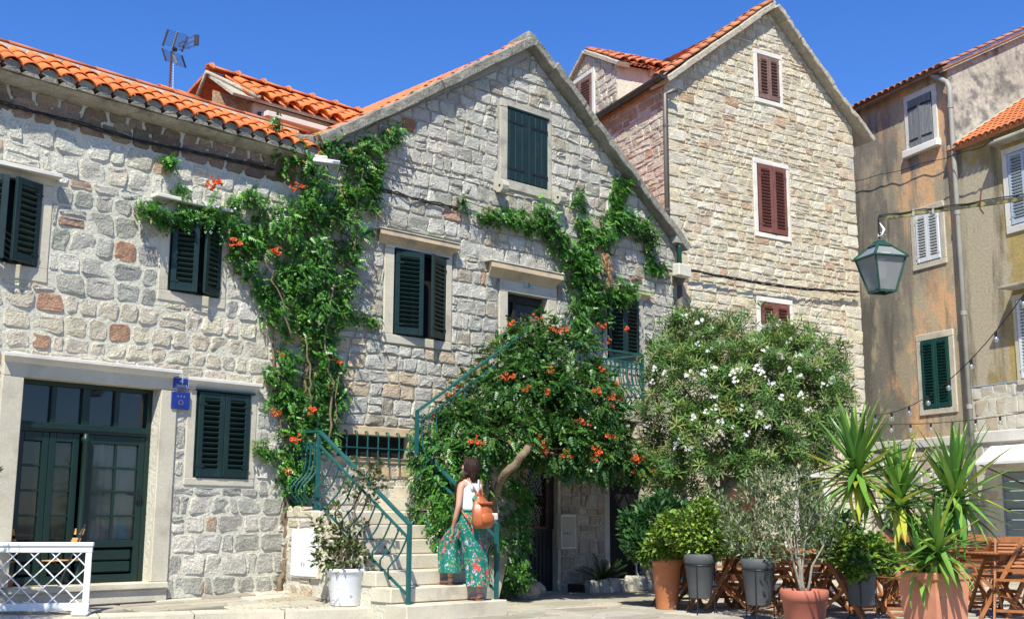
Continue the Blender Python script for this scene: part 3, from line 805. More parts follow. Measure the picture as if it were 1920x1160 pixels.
mat('blue_cloth', (.08, .38, .50), rough=.8, var=.35, vs_=9); mb.build('blue_cloth', 'blue_cloth', HA, smooth=True)
# ---- eave and roof
ye = -.27
ze = PA.W(275, 200, ye)[1]+.02
# find pitch so that the ridge projects where the photograph has it
Ls = .70; best = None
for k in range(15, 60):
    p_ = rad(k); u_ = -2.27; q = PA.px(u_, ye+Ls*math.cos(p_), ze+.14+Ls*math.sin(p_)); t = 158+(q[0]-275)*.287
    if best is None or abs(q[1]-t) < best[0]: best = (abs(q[1]-t), p_)
PITA = best[1]; print('pitch fit', math.degrees(PITA)); PITA = rad(34.5)
print('pitch A', math.degrees(PITA), 'ze', ze)
colsA = 31; xa0, xa1 = -6.45, .12
ORANGE = (.62, .165, .052)
tile_roof(HA, xa0, xa1, (ye, ze+.03), PITA, 3, colsA, expo=.205, L_=.28, cols_tint=ORANGE, r=.104, chz=.035)
spA = (xa1-xa0)/colsA
# mortar scallops under the first row
for i in range(colsA):
    x = xa0+spA*(i+.5); mb = MB(); n = 8
    top = [(x+.094*math.cos(math.pi*q/n), ye+.004+R.uniform(-.006, .006), ze+.02+.064*math.sin(math.pi*q/n)) for q in range(n+1)]
    bot = [(x+.104, ye+.01, ze-.045+R.uniform(-.01, .01)), (x-.104, ye+.01, ze-.045+R.uniform(-.01, .01))]
    fr_ = top[::-1]+bot[::-1]; k = len(fr_); mb.add(fr_+[(p[0], p[1]+.1, p[2]) for p in fr_], [tuple(range(k))]+[(j, (j+1)%k, k+(j+1)%k, k+j) for j in range(k)])
    mb.build('eave_mortar', 'verge_cement', HA)
mb = MB(); n = 40
for i in range(n+1):
    x = xa0+(xa1-xa0)*i/n; w = .012*noise.noise(Vector((x*2, 0, 0)))
    mb.v += [(x, ye+.05, ze-.05+w), (x, ye+.10, ze-.08+w), (x, -.08+w, ze-.10), (x, -.05+w, ze-.115), (x, .02, ze-.115)]
mb.f = [(5*i+k, 5*i+5+k, 5*i+6+k, 5*i+1+k) for i in range(n) for k in range(4)]
mb.build('soffit', 'eave_mortar', HA, smooth=True)
MB().box(xa0, xa1-.1, -.02, .3, ze-.112, ze-.0).build('wall_plate', 'eave_mortar', HA)
cy, sy_ = math.cos(PITA), math.sin(PITA)
def slopeA(l, off=0): return ye+l*cy-off*sy_, ze+.03+l*sy_+off*cy
p0 = slopeA(.0, -.04); p1 = slopeA(Ls+.03, -.04)
sheet(HA, 'roof_deck', 'eave_mortar', [(xa0, p0[0]+.08, p0[1]), (xa1, p0[0]+.08, p0[1]), (xa1, p1[0], p1[1]), (xa0, p1[0], p1[1])], .03)
p0 = slopeA(.94, .085); p1 = slopeA(1.12, .12)
mb = MB(); n = 90
for i in range(n+1):
    x = xa0+(xa1-xa0)*i/n
    q0 = slopeA(Ls-.15+R.uniform(-.02, .02), .02+R.uniform(-.01, .01)); q1 = slopeA(Ls-.07, .06); q2 = slopeA(Ls, .055)
    mb.v += [(x, *q0), (x, *q1), (x, *q2)]
mb.f = [(3*i+k, 3*i+3+k, 3*i+4+k, 3*i+1+k) for i in range(n) for k in range(2)]
mb.build('ridge_mortar', 'verge_light', HA)
q = slopeA(Ls+.01, .02); rt_ = [tile_mesh(.56, .085, 'tile', jit((.45, .13, .06), .1), taper=.9, rise=.7) for _ in range(4)]
for k in range(13):
    link('ridge_tile', rt_[k % 4], HA, (xa0+.52*k, q[0], q[1]), (0, rad(-1.5), -math.pi/2))
q2 = slopeA(Ls+.03, .0)
sheet(HA, 'roof_back', 'tile_old', [(xa0, q2[0], q2[1]), (xa1, q2[0], q2[1]), (xa1, q2[0]+5, q2[1]-2.2), (xa0, q2[0]+5, q2[1]-2.2)], .05, (.5, .14, .06))
# side gable wall closing under the roof where it meets the gabled house
mb = MB(); q = slopeA(Ls, -.05)
mb.add([(-.0, 0, ze-.17), (-.0, q[0], q[1]), (-.0, q[0]+3, q[1]-1.2), (0, q[0]+3, ze-.17)], [(0, 1, 2, 3)]); mb.build('gable_side', 'plaster_white', HA)

# ================================================================== MIDDLE HOUSE (B)
HB = house('gabled_stone_house', 'middle grey stone house with pointed gable and outside stairs overgrown by a vine', PB)
B_att = PB.rect((950, 203), (1025, 357)); B_w2 = PB.rect((738, 467), (833, 640)); B_low = PB.rect((632, 812), (765, 860))
B_door = PB.rect((950, 547), (1025, 745)); B_door = (B_door[0], B_door[1], 2.72, B_door[3])
_a = PB.W(1136, 552); _b = PB.W(1198, 673); B_rw = (_a[0], _b[0], _b[1]-.08, PB.W(1198, 562)[1])
B_gate = PB.rect((972, 872), (1045, 1106)); B_gate = (B_gate[0], B_gate[1], .02, B_gate[3]+.1)
B_d2 = (PB.W(1142, 1000)[0], 7.0, .14, 1.95)
openB = [B_att, B_w2, B_low, B_door, B_rw, B_gate, B_d2]
AP = (4.183, 8.56); BL1 = (1.37, 6.70); BL0 = (.25, 6.02); BR = (7.95, 5.80)
topB = [(-.12, 5.9), BL0, BL1, AP, BR]
wall(HB, 'wall', 'mortar_mid', -.12, ub, -.3, topB, openB, reveal=.32)
shell(HB, 'side_walls', 'plaster_white', -.12, ub, -.3, 5.8, 0.002, 8, 'rb')
sB = [dd(B_att, .2, .1, .19, .16), dd(B_w2, .18, .13, .14, .3), dd(B_low, .12, .1, .13, .13), dd(B_door, .18, .22, 0, .4), dd(B_rw, .12, .12, .1, .3), dd(B_gate, .06, .07, .1, .1), dd(B_d2, .13, 0, .2, .1)]
cutsB = [(-1, 0, .08), (1, 0, ub-.02)]
def ln(p, q):           # keep below the line p->q (p left of q)
    a, b = -(q[1]-p[1]), (q[0]-p[0]); return (a, b, a*p[0]+b*p[1])
def tintB(u, z):
    r = R.random()
    if abs(u-1.75) < .14 and abs(z-6.62) < .12: return jit((.33, .16, .09), .1)
    if r < .012: return jit((.36, .23, .16), .15)
    if r < .12: return jit((.40, .355, .28), .12)
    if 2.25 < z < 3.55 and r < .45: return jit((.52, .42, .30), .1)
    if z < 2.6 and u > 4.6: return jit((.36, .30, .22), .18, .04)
    if r < .3: return jit((.39, .37, .32), .12, .02)
    return jit((.475, .45, .395), .10, .02)
cB = layout(-.2, ub+.1, -.05, 8.6, .175, .245, .16, .30, .022, .10, 21, .10)
top_b = [c for c in cB]
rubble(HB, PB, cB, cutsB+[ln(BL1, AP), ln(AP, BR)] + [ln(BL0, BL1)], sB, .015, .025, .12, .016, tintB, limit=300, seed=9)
rubble(HB, PB, layout(-.15, .5, 5.6, 6.0, .2, .25, .2, .3, seed=4), [(1, 0, .3), (0, 1, 5.98)], [], .022, .03, .17, .015, tintB, limit=0, seed=10) if False else None
# surrounds
SUR(HB, B_att, .15, .08, .15, .13, 'ashlar_grey', proud=.03)
SUR(HB, B_w2, .165, .11, .125, .16, 'ashlar', proud=.03); SUR(HB, B_low, .06, .07, .07, .12, 'ashlar_ochre', proud=.02)
SUR(HB, B_door, .17, .2, .1, .22, 'ashlar', proud=.03, nosill=True, yd=.25); SUR(HB, B_rw, .1, .10, .1, .14, 'ashlar_grey', proud=.03)
SUR(HB, B_gate, .05, .06, .1, .09, 'ashlar_grey', proud=.02, nosill=True); SUR(HB, B_d2, .12, .0, .1, .09, 'ashlar_grey', proud=.02, nosill=True)
for p, q, h_, o_ in (((714, 428), (862, 459), .17, .15), ((922, 491), (1057, 516), .21, .18), ((1118, 512), (1221, 549), .13, .12)):
    _a = PB.W(p[0], p[1], -o_); _b = PB.W(q[0], q[1], -o_); z_ = _b[1]
    cornice(HB, _a[0], _b[0], z_-h_, z_+.0, o_, 'ashlar_ochre')
    MB().block(_a[0]-.02, _b[0]+.02, -o_-.012, .0, z_+.002, z_+.024, .008).build('cornice_slab', 'ashlar_grey', HB)
# corbels beside the attic window
for (px_, py_) in ((940, 352), (1049, 374)):
    u_, z_ = PB.W(px_, py_, -.12); w = .065; prof = [(.05, z_+.25), (-.04, z_+.25), (-.06, z_+.16), (-.05, z_+.08)]
    for t in range(9):
        a_ = rad(100+t*26); prof.append((-.15+.085*math.cos(a_+rad(-80)), z_+.02+.085*math.sin(a_+rad(-80))*-1*-1))
    prof = [(.05, z_+.24), (-.03, z_+.24), (-.05, z_+.13), (-.10, z_+.115), (-.16, z_+.12), (-.215, z_+.085), (-.235, z_+.02), (-.215, z_-.045), (-.16, z_-.085), (-.09, z_-.075), (-.04, z_-.03), (0.05, z_-.02)]
    n = len(prof); mb = MB().add([(u_-w, y, z) for y, z in prof]+[(u_+w, y, z) for y, z in prof], [tuple(range(n)), tuple(range(n, 2*n))[::-1]]+[(i, n+i, n+(i+1)%n, (i+1)%n) for i in range(n)])
    o = mb.build('corbel', 'ashlar_grey', HB)
    MB().tube([(u_-w-.004, -.15, z_+.02), (u_+w+.004, -.15, z_+.02)], .022, 10).build('corbel_hole_shade', 'dark', o)  # solid near-black plug, its colour imitates the shade in a hole
shutters(HB, B_att, 'green_paint', (0, 0), kind='board', frame=.012)
shutters(HB, B_w2, 'green_paint', (12, 26)); shutters(HB, B_rw, 'green_paint', (10, 4))
MB().block(B_att[0]-.02, B_att[1]+.02, -.05, .02, B_att[3]-.004, B_att[3]+.03, .004).build('shutter_canopy', 'green_paint', HB)
MB().block(B_w2[0]-.0, B_w2[1]+.03, -.055, .02, B_w2[3]-.004, B_w2[3]+.02, .004).build('shutter_canopy', 'green_paint', HB)
# barred low window
MB().box(B_low[0], B_low[1], .1, .12, B_low[2], B_low[3]).build('window', 'green_paint', HB)
MB().box(B_low[0]+.05, B_low[1]-.05, .09, .098, B_low[2]+.03, B_low[3]-.05).build('pane', 'dark', HB)
g = link('window_grille', None, HB)
for k in range(7):
    u_ = PB.W(650+19.7*k, 830, -.09)[0]; zt_ = PB.W(650, 806, -.09)[1]
    MB().tube([(u_, 0, zt_), (u_, -.07, zt_), (u_, -.09, zt_-.02), (u_, -.09, B_low[2]-.13)], .011, 6).build('bar', 'green_rail', g)
MB().box(B_low[0]-.1, B_low[1]+.08, -.105, -.085, B_low[2]+.11, B_low[2]+.125).build('cross_bar', 'green_rail', g)
for k in range(2):
    u_ = PB.W(712+35*k, 872, -.05)[0]; MB().block(u_, u_+.22, -.03, .03, B_low[2]-.25, B_low[2]-.10).build('sill_stone', 'ashlar_ochre', HB)
# upper door
MB().box(B_door[0]+.002, B_door[1]-.002, .14, .2, B_door[2], B_door[3]-.002).build('door', 'green_door', HB)
dw = B_door[1]-B_door[0]
MB().block(B_door[0]+.01, B_door[0]+.10, .10, .15, B_door[2], B_door[3]-.03, .005, 0).block(B_door[0]+.25*dw, B_door[0]+.33*dw, .09, .15, B_door[2], B_door[3]-.05, .005, 0).block(B_door[0]+.01, B_door[1]-.01, .09, .15, B_door[3]-.12, B_door[3]-.02, .005, 0).build('door_frame', 'dark_wood', HB)
for k in (0, 1):
    x = B_door[0]+dw*(.48+.24*k); MB().box(x, x+dw*.17, .13, .138, B_door[3]-.75, B_door[3]-.25).build('door_pane', 'brown_paint', HB)
# ground floor metal gate with diamond mesh
gt = link('gate', None, HB); a, b, c, d = B_gate; zm = c+(d-c)*.47
MB().box(a+.002, b-.002, .10, .13, c, zm).build('gate_panel', 'black_iron', gt)
for k in range(9): MB().box(a+.04+(b-a-.1)*k/9, a+.055+(b-a-.1)*k/9, .085, .099, c+.1, zm-.06).build('rib', 'black_iron', gt)
MB().block(a+.002, a+.05, .07, .135, zm, d, .004, 0).block(b-.14, b-.002, .07, .135, zm, d, .004, 0).block(a+.05, b-.14, .07, .135, d-.06, d-.002, .004, 0).build('gate_frame', 'dark_wood', gt)
MB().box(a+.05, a+.075, .065, .10, zm+.02, d-.06).box(b-.165, b-.14, .065, .10, zm+.02, d-.06).box(a+.075, b-.165, .065, .10, zm, zm+.04).build('inner_frame', 'red_frame', gt)
mb = MB(); n = 9; x0, x1 = a+.07, b-.16; st_ = (x1-x0)/n; z = zm+.04
while z < d-.06:
    for i in range(n):
        xa = x0+st_*i; h_ = st_*1.5
        for (p, q) in (((xa, z), (xa+st_/2, z+h_/2)), ((xa+st_, z), (xa+st_/2, z+h_/2)), ((xa+st_/2, z+h_/2), (xa, z+h_)), ((xa+st_/2, z+h_/2), (xa+st_, z+h_))):
            mb.bar((p[0], .075, p[1]), (q[0], .075, q[1]), .006)
    z += st_*1.5
mb.build('mesh_grille', 'black_iron', gt, kind='stuff')
MB().box(a+.05, b-.14, .12, .125, zm, d-.06).build('gate_glass', 'pane_glass', gt)
MB().box(a-.3, b+.3, .9, .92, c, d+.2).build('hall_wall', 'dark_wood', HB)
MB().box(a+.08, a+.38, .45, .5, zm+.05, zm+.55).build('hall_paper', 'curtain', HB)
MB().box(B_d2[0], B_d2[1], .2, .22, B_d2[2], B_d2[3]).build('doorway_shade', 'dark', HB)  # near-black sheet stands in for the shade inside the doorway
MB().block(B_d2[0]-.3, B_d2[1]+.4, -.28, .1, -.1, .13, .02).build('doorstep', 'ashlar_grey', HB)
# ---- verge slabs and roof
def verge(h, p, q, n, th, out, m, back=.35, lift=.0, j=.02, name='verge_slab'):
    p = Vector((p[0], 0, p[1])); q = Vector((q[0], 0, q[1])); d = (q-p); L_ = d.length; d.normalize(); nn = Vector((-d.z, 0, d.x)); 
    if nn.z < 0: nn = -nn
    cuts = [0]+[L_*(k+R.uniform(-.25, .25))/n for k in range(1, n)]+[L_]
    for s0, s1 in zip(cuts, cuts[1:]):
        ov = R.uniform(-j, j)*.6; o1 = out+R.uniform(-j, j)
        mb = MB(); K = 4; ring = []
        for k in range(K+1):
            s = s0-.01+(s1-s0+.02)*k/K; c0 = p+d*s
            b0 = lift+ov+R.uniform(-.4, .4)*j; t0 = b0+th+R.uniform(-.5, .5)*j
            for (yy, hh) in ((-o1+R.uniform(-.3,.3)*j, b0+.012), (-o1+.012, b0), (back, b0), (back, t0), (-o1+.02, t0), (-o1, t0-.02)):
                w = c0+nn*hh; mb.v.append((w.x, yy, w.z))
        for k in range(K):
            for q_ in range(6): mb.f.append((6*k+q_, 6*k+(q_+1)%6, 6*k+6+(q_+1)%6, 6*k+6+q_))
        mb.f += [tuple(range(6)), tuple(6*K+q_ for q_ in range(6))[::-1]]
        mb.build(name, m, h)
def slope_tiles(h, e, r, y0, ncol, tint, m='tile_old', expo=.31, L_=.4, rr=.09, lift=.09, solid=1, dy=.2, bk=6.0):
    """tiles on a slope from eave point e to ridge point r in the u-z plane; column 0 next to the verge"""
    dx, dz = r[0]-e[0], r[1]-e[1]; LL = math.hypot(dx, dz); p = math.atan2(dz, abs(dx)); s = 1 if dx > 0 else -1
    nx, nz_ = -dz/LL*s, abs(dx)/LL
    var_ = [tile_mesh(L_, rr*R.uniform(.95, 1.05), m, jit(tint, .2, .06)) for _ in range(8)]
    n = int(LL/expo)+1
    for c_ in range(ncol):
        for k in range(n):
            l = min(expo*k, LL-L_*.85)
            link('roof_tile', var_[R.randrange(8)], h, (e[0]+dx/LL*l+nx*lift, y0+dy*c_+R.uniform(-.01, .01), e[1]+dz/LL*l+nz_*lift+R.uniform(0, .015)), (p-.05, 0, -math.pi/2*s+R.uniform(-.03, .03)))
    a = (e[0]+nx*.03, e[1]+nz_*.03); b = (r[0]+nx*.03, r[1]+nz_*.03)
    mb = MB(); n = 60
    for i in range(n+1):
        yy = y0+.1+(bk-y0)*i/n; hh = .03*math.cos(i*math.pi)
        mb.v += [(a[0]+nx*hh, yy, a[1]+nz_*hh), (b[0]+nx*hh, yy, b[1]+nz_*hh)]
    mb.f = [(2*i, 2*i+1, 2*i+3, 2*i+2) for i in range(n)]
    mb.build('roof_slope', m, h, tint=jit(tint, .05))
TB = 'verge_cement'
verge(HB, BL1, (AP[0]-.02, AP[1]+.0), 5, .15, .19, TB, j=.012); verge(HB, BL0, BL1, 2, .155, .19, TB, j=.012); verge(HB, (-.2, 5.92), BL0, 1, .15, .14, TB, j=.012)
verge(HB, AP, (BR[0], BR[1]), 8, .15, .22, 'verge_cement', j=.03)
mb = MB(); mb.block(AP[0]-.12, AP[0]+.12, -.17, .4, AP[1]-.02, AP[1]+.23, .05, .02); mb.build('apex_stone', TB, HB)
OLD = (.55, .17, .075)
slope_tiles(HB, (BL1[0], BL1[1]+.1), (AP[0], AP[1]+.1), .0, 2, OLD, lift=.035, rr=.075); slope_tiles(HB, (BL0[0], BL0[1]+.1), (BL1[0], BL1[1]+.1), .05, 2, OLD, lift=.03)
slope_tiles(HB, (BR[0], BR[1]+.1), (AP[0], AP[1]+.1), .1, 1, OLD, lift=.05)
rt2 = [tile_mesh(.42, .1, 'tile_old', jit(OLD, .15)) for _ in range(3)]
for k in range(0): link('ridge_tile', rt2[k % 3], HB, (AP[0], .10+.38*k, AP[1]+.12), (0, 0, 0))

# ================================================================== TALL HOUSE (C)
HC = house('tall_stone_house', 'tall yellowish stone house with steep gable, dark red shutters and a small dormer', PC)
C1 = PC.rect((1418, 101), (1462, 195)); C2 = PC.rect((1417, 306), (1477, 445)); C3 = PC.rect((1424, 565), (1484, 700))
uR = PC.W(1610, 500)[0]; APC = (2.772, 11.22)
_r = PC.W(1613, 262, -.12); CR = (_r[0], _r[1]); _l = PC.W(1256, 160); CL = (_l[0]-.05, _l[1])
topC = [(-.02, CL[1]), APC, (uR, CR[1]+.25)]
C_d = (1.1, 2.1, 0, 1.9); C_d2 = (3.1, 3.8, 0, 1.9)
openC = [C1, C2, C3, C_d, C_d2]
wall(HC, 'wall', 'mortar_tall', 0, uR, -.3, topC, openC, reveal=.3)
shell(HC, 'side_walls', 'plaster_pink', 0, uR, -.3, 9, 0.002, 9, 'rb')
def tintC(u, z):
    r = R.random()
    if r < .02: return jit((.48, .34, .23), .15)
    if r < .15: return jit((.52, .42, .31), .1)
    if r < .5: return jit((.56, .49, .365), .1, .03)
    return jit((.58, .53, .43), .09, .02)
sC = [dd(C1, .1, .08, .11, .11), dd(C2, .1, .1, .11, .1), dd(C3, .1, .1, .11, .12), dd(C_d, .1, .1, .1, .1), dd(C_d2, .1, .1, .1, .1)]
cC = layout(-.1, uR+.05, 0, 11.3, .13, .19, .15, .31, .016, .08, 31, .10)
# quoins at both corners
quo = []; z = .1; k = 0
while z < 9.3:
    h_ = R.uniform(.2, .3); w = (.28, .46)[k % 2]; quo += [[(0, z), (w, z), (w, z+h_), (0, z+h_)], [(uR-w, z), (uR, z), (uR, z+h_), (uR-w, z+h_)]]; z += h_; k += 1
cC2 = []
for c_ in cC:
    m_ = (sum(p[0] for p in c_)/4, sum(p[1] for p in c_)/4); cC2.append(c_)
qr = [(min(p[0] for p in q), max(p[0] for p in q), q[0][1], q[2][1]) for q in quo]
rubble(HC, PC, quo, [ln((0, CL[1]), APC), ln(APC, (uR, CR[1]+.25))], sC, .016, .022, .12, .008, tintC, limit=90, seed=41, name='stone')
# clip the field stones against the quoins, course by course
out_ = []
for c_ in cC2:
    p = c_; 
    for r_ in qr:
        if max(q[0] for q in p) > r_[0] and min(q[0] for q in p) < r_[1]: p = minus_rect(p, r_) if p else p
        if len(p) < 3: break
    if len(p) >= 3: out_.append(p)
rubble(HC, PC, out_, [(-1, 0, -.01), (1, 0, uR-.01), ln((0, CL[1]), APC), ln(APC, (uR, CR[1]+.25))], sC, .016, .019, .13, .013, tintC, limit=210, seed=13, n=10)
for o_ in (C1, C2, C3): SUR(HC, o_, .095, .075, .095, .10, 'ashlar_white', proud=.03)
SUR(HC, C_d, .1, .1, .1, .1, 'ashlar', nosill=True); SUR(HC, C_d2, .12, .12, .1, .1, 'ashlar_white', nosill=True)
shutters(HC, C1, 'brown_paint', (0, 0), tilt=25); shutters(HC, C2, 'red_paint', (2, 3)); shutters(HC, C3, 'red_paint', (0, 0))
for o_ in (C_d, C_d2): MB().box(o_[0], o_[1], .12, .16, o_[2], o_[3]).build('door', 'dark_wood' if o_ is C_d2 else 'red_frame', HC)
verge(HC, (CL[0]-.12, CL[1]-.02), (APC[0]-.02, APC[1]+.0), 6, .12, .20, 'verge_light', j=.012)
verge(HC, (APC[0], APC[1]), (uR+.32, CR[1]-.02), 9, .11, .26, 'verge_light', j=.03, back=.5)
MB().block(APC[0]-.1, APC[0]+.1, -.16, .4, APC[1]-.0, APC[1]+.2, .04, .01).build('apex_stone', 'verge_light', HC)
TC = (.42, .15, .07)
slope_tiles(HC, (CL[0]-.12, CL[1]+.06), (APC[0], APC[1]+.06), -.08, 2, TC, rr=.11, lift=.10, expo=.27, bk=9)
for o in bpy.data.objects:
    if o.parent == HC and o.name.startswith('roof_slope'):
        for v in o.data.vertices: v.co.x += .137*v.co.y
slope_tiles(HC, (uR+.3, CR[1]+.06), (APC[0], APC[1]+.06), .15, 1, TC, lift=.04, bk=9)
# drain pipe at the left corner of the tall house
_p = [PC.W(1247, 172, -.12), PC.W(1256, 430, -.12)]
MB().tube([(.12, -.2, CL[1]-.15), (.04, -.15, CL[1]-.18), (_p[0][0], -.12, _p[0][1]-.05), (_p[0][0], -.12, 5.0)], .048, 10).build('downpipe', 'pipe_brown', HC, smooth=True)
for z in (8.2, 6.6): MB().lathe([(.056, z), (.056, z+.05)], 10, (_p[0][0], -.12)).build('pipe_joint', 'pipe_brown', HC)

# ---- side wall and dormer, built in the side plane then hung on the tall house
T_E = Matrix.Translation(PC.o) @ Matrix.Rotation(PC.rz, 4, 'Z'); T_E = T_E.inverted() @ (Matrix.Translation(PE.o) @ Matrix.Rotation(PE.rz, 4, 'Z'))
_before = set(bpy.data.objects)
wall(HC, 'side_wall', 'mortar_tall', -7, 0, -.2, [(-7, 9.12), (0, 9.12)], [], y=0)
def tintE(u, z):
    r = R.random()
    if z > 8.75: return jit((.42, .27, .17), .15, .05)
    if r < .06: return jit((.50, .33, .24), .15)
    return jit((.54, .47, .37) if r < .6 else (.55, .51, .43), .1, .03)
cE = layout(-4.5, 0, 5.0, 9.1, .11, .17, .16, .36, .03, .05, 51, .2)
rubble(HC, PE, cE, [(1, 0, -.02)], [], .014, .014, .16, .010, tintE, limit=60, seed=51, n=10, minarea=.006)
gu = MB(); n = 7
for x in (-7, .22):
    for q in range(n+1):
        a_ = math.pi+math.pi*q/n; gu.v.append((x, -.16+.085*math.cos(a_), 9.18+.085*math.sin(a_)))
for q in range(n): gu.f.append((q, q+1, n+2+q, n+1+q))
gu.f.append(tuple(range(n+1))); gu.f.append(tuple(range(n+1, 2*n+2)))
gu.build('gutter', 'gutter', HC, smooth=False)
for x in (-.05, -1.3, -2.5): MB().tube([(x, -.16+.09*math.cos(math.pi+math.pi*q/7), 9.18+.09*math.sin(math.pi+math.pi*q/7)) for q in range(8)], .008, 5).build('gutter_bracket', 'gutter', HC)
MB().box(-7, -.02, -.07, .2, 9.12, 9.21).build('eave_board', 'eave_stone', HC)
YD = .30
uD1 = PE.W(1157, 160, YD)[0]; dA = PE.W(1093, 92, YD-.1); dL = PE.W(1052, 158, YD-.1); dRr = PE.W(1160, 106, YD-.1)
print('dormer', uD1, dA, dL, dRr)
uD0 = 2*dA[0]-uD1; zE = dRr[1]-.06
zA = dA[1]-.12
dw_ = PE.rect((1072, 157), (1112, 228), YD); dwn = (dw_[0], dw_[1], 9.2, PE.W(1111, 137, YD)[1])
wall(HC, 'dormer_wall', 'mortar_left', uD0, uD1, 8.9, [(uD0, zE), (dA[0], zA), (uD1, zE)], [dwn], y=YD, reveal=.1)
cD = layout(uD0, uD1, 9.2, zA, .14, .22, .16, .3, .02, .05, 61)
rubble(HC, PE, cD, [ln((uD0, zE), (dA[0], zA)), ln((dA[0], zA), (uD1, zE)), (1, 0, uD1)], [dd(dwn, .12, .12, .1, .1)], .02, .02, .22, .008, lambda u, z: jit((.52, .46, .38), .12, .04), y=YD, limit=50, seed=61, n=10)
e = link('window_surround', None, HC)
MB().block(dwn[1], dwn[1]+.1, YD-.03, YD+.1, 9.1, dwn[3]+.1).build('jamb', 'ashlar_white', e); MB().block(dwn[0]-.1, dwn[0], YD-.03, YD+.1, 9.1, dwn[3]+.1).build('jamb', 'ashlar_white', e); MB().block(dwn[0], dwn[1], YD-.03, YD+.1, dwn[3], dwn[3]+.1).build('lintel', 'ashlar_white', e)
MB().box(dwn[0], dwn[1], YD+.08, YD+.09, dwn[2], dwn[3]).build('window', 'dark', HC)
w_ = (dwn[1]-dwn[0])/2-.01
leaf(HC, w_, dwn[3]-dwn[2]-.03, 1, 'brown_paint', (dwn[0]+.01, YD-.01, dwn[2]), rad(4), tilt=20); leaf(HC, w_, dwn[3]-dwn[2]-.03, -1, 'brown_paint', (dwn[1]-.01, YD-.01, dwn[2]), rad(4), tilt=20)
# cheek
MB().add([(uD1, YD, 9.0), (uD1, YD+3.2, 9.0), (uD1, YD+3.2, zE), (uD1, YD, zE)], [(0, 1, 2, 3)]).build('dormer_cheek', 'plaster_white', HC)
MB().box(uD1+.003, uD1+.02, YD-.003, YD+.62, 9.0, zE-.01).build('cheek_quoin', 'mortar_left', HC)
MB().box(uD1+.0, uD1+.10, YD+.75, YD+3.2, zE-.16, zE+.0).build('dormer_eave_board', 'plaster_pink', HC)
MB().add([(uD0, YD, 9.0), (uD0, YD+3.2, 9.0), (uD0, YD+3.2, zE), (uD0, YD, zE)], [(0, 3, 2, 1)]).build('dormer_cheek', 'plaster_white', HC)
# dormer verges run in the u-z plane at y=YD
_b2 = set(bpy.data.objects)
verge(HC, (uD0-.22, zE-.16), (dA[0], zA), 3, .10, .1, 'verge_light', j=.01, back=.2); verge(HC, (dA[0], zA), (uD1+.16, zE-.10), 2, .10, .1, 'verge_light', j=.01, back=.2)
slope_tiles(HC, (uD1+.2, zE-.06), (dA[0], zA+.05), .05, 13, (.50, .16, .08), rr=.10, lift=.08, expo=.3, bk=3.2, dy=.2)
slope_tiles(HC, (uD0-.2, zE-.1), (dA[0], zA+.05), .05, 2, (.50, .16, .08), rr=.10, lift=.08, expo=.3, bk=3.2)
for o in set(bpy.data.objects)-_b2:
    if o.parent == HC: o.location.y += YD
bpy.context.view_layer.update()
for o in set(bpy.data.objects)-_before:
    if o.parent == HC:
        o.matrix_local = T_E @ (Matrix.Translation(o.location) @ o.rotation_euler.to_matrix().to_4x4())
# ================================================================== MIDDLE HOUSE PIPE AND CABLES
up_ = ub+.03; zt_ = BR[1]
dp = thing('rain_pipe', 'brown rain pipe with funnel head at the right corner of the gabled house', 'drain pipe', PB.o, PB.rz)
_f = PB.W(1274, 522, -.14)
MB().lathe([(.05, _f[1]-.14), (.06, _f[1]-.10), (.13, _f[1]+.02), (.13, _f[1]+.05), (.11, _f[1]+.05)], 12, (_f[0], -.14)).build('funnel', 'pipe_brown', dp, smooth=True)
MB().tube([(_f[0], -.14, _f[1]+.05), (_f[0], -.14, _f[1]+.55), (_f[0]-.02, -.14, _f[1]+.6)], .05, 10).build('upper_pipe', 'green_right', dp, smooth=True)
MB().tube([(_f[0], -.14, _f[1]-.1), (_f[0], -.14, .0)], .052, 12).build('pipe', 'pipe_brown', dp, smooth=True)
for z in (4.2, 3.0, 1.6): MB().lathe([(.06, z), (.06, z+.05)], 12, (_f[0], -.14)).build('pipe_joint', 'pipe_brown', dp)
MB().block(_f[0]-.13, _f[0]+.14, -.20, -.05, _f[1]+.62, _f[1]+.75, .01).build('outlet', 'pipe_grey', dp)
jb = thing('junction_box', 'small pale stone coloured cable box beside the rain pipe funnel', 'junction box', PB.o, PB.rz)
_f2 = PB.W(1278, 508, -.3); MB().block(_f2[0]-.14, _f2[0]+.2, -.36, -.20, _f2[1]-.1, _f2[1]+.12, .015).build('box', 'box_cream', jb)

# ================================================================== RIGHT HOUSES (D)
HO = house('orange_house', 'tall plastered orange and grey stained house with grey wooden top window', PD)
uS = 3.68; zO = PD.W(1700, 160)[1]
D1 = PD.rect((1702, 190), (1753, 268)); D1 = (D1[0], D1[1], D1[2]+.05, D1[3]-.02)
D2 = (PD.W(1714, 450)[0], PD.W(1768, 430)[0], PD.W(1720, 492)[1], PD.W(1720, 404)[1]); D2 = PD.rect((1715, 404), (1768, 484))
D3 = PD.rect((1726, 640), (1787, 762))
D4 = (2.72, 3.45, .9, 2.05); D5 = (.9, 1.3, 1.0, 1.8)
zs = 2.80
wall(HO, 'wall', 'stucco_orange', -3, uS, zs, [(-3, 10.55), (uS, 10.55)], [D1, D2, D3], reveal=.2)
wall(HO, 'base_wall', 'mortar_left', -3, uS, -.3, [(-3, zs-.003), (uS, zs-.003)], [D4, D5], reveal=.2, y=.03)
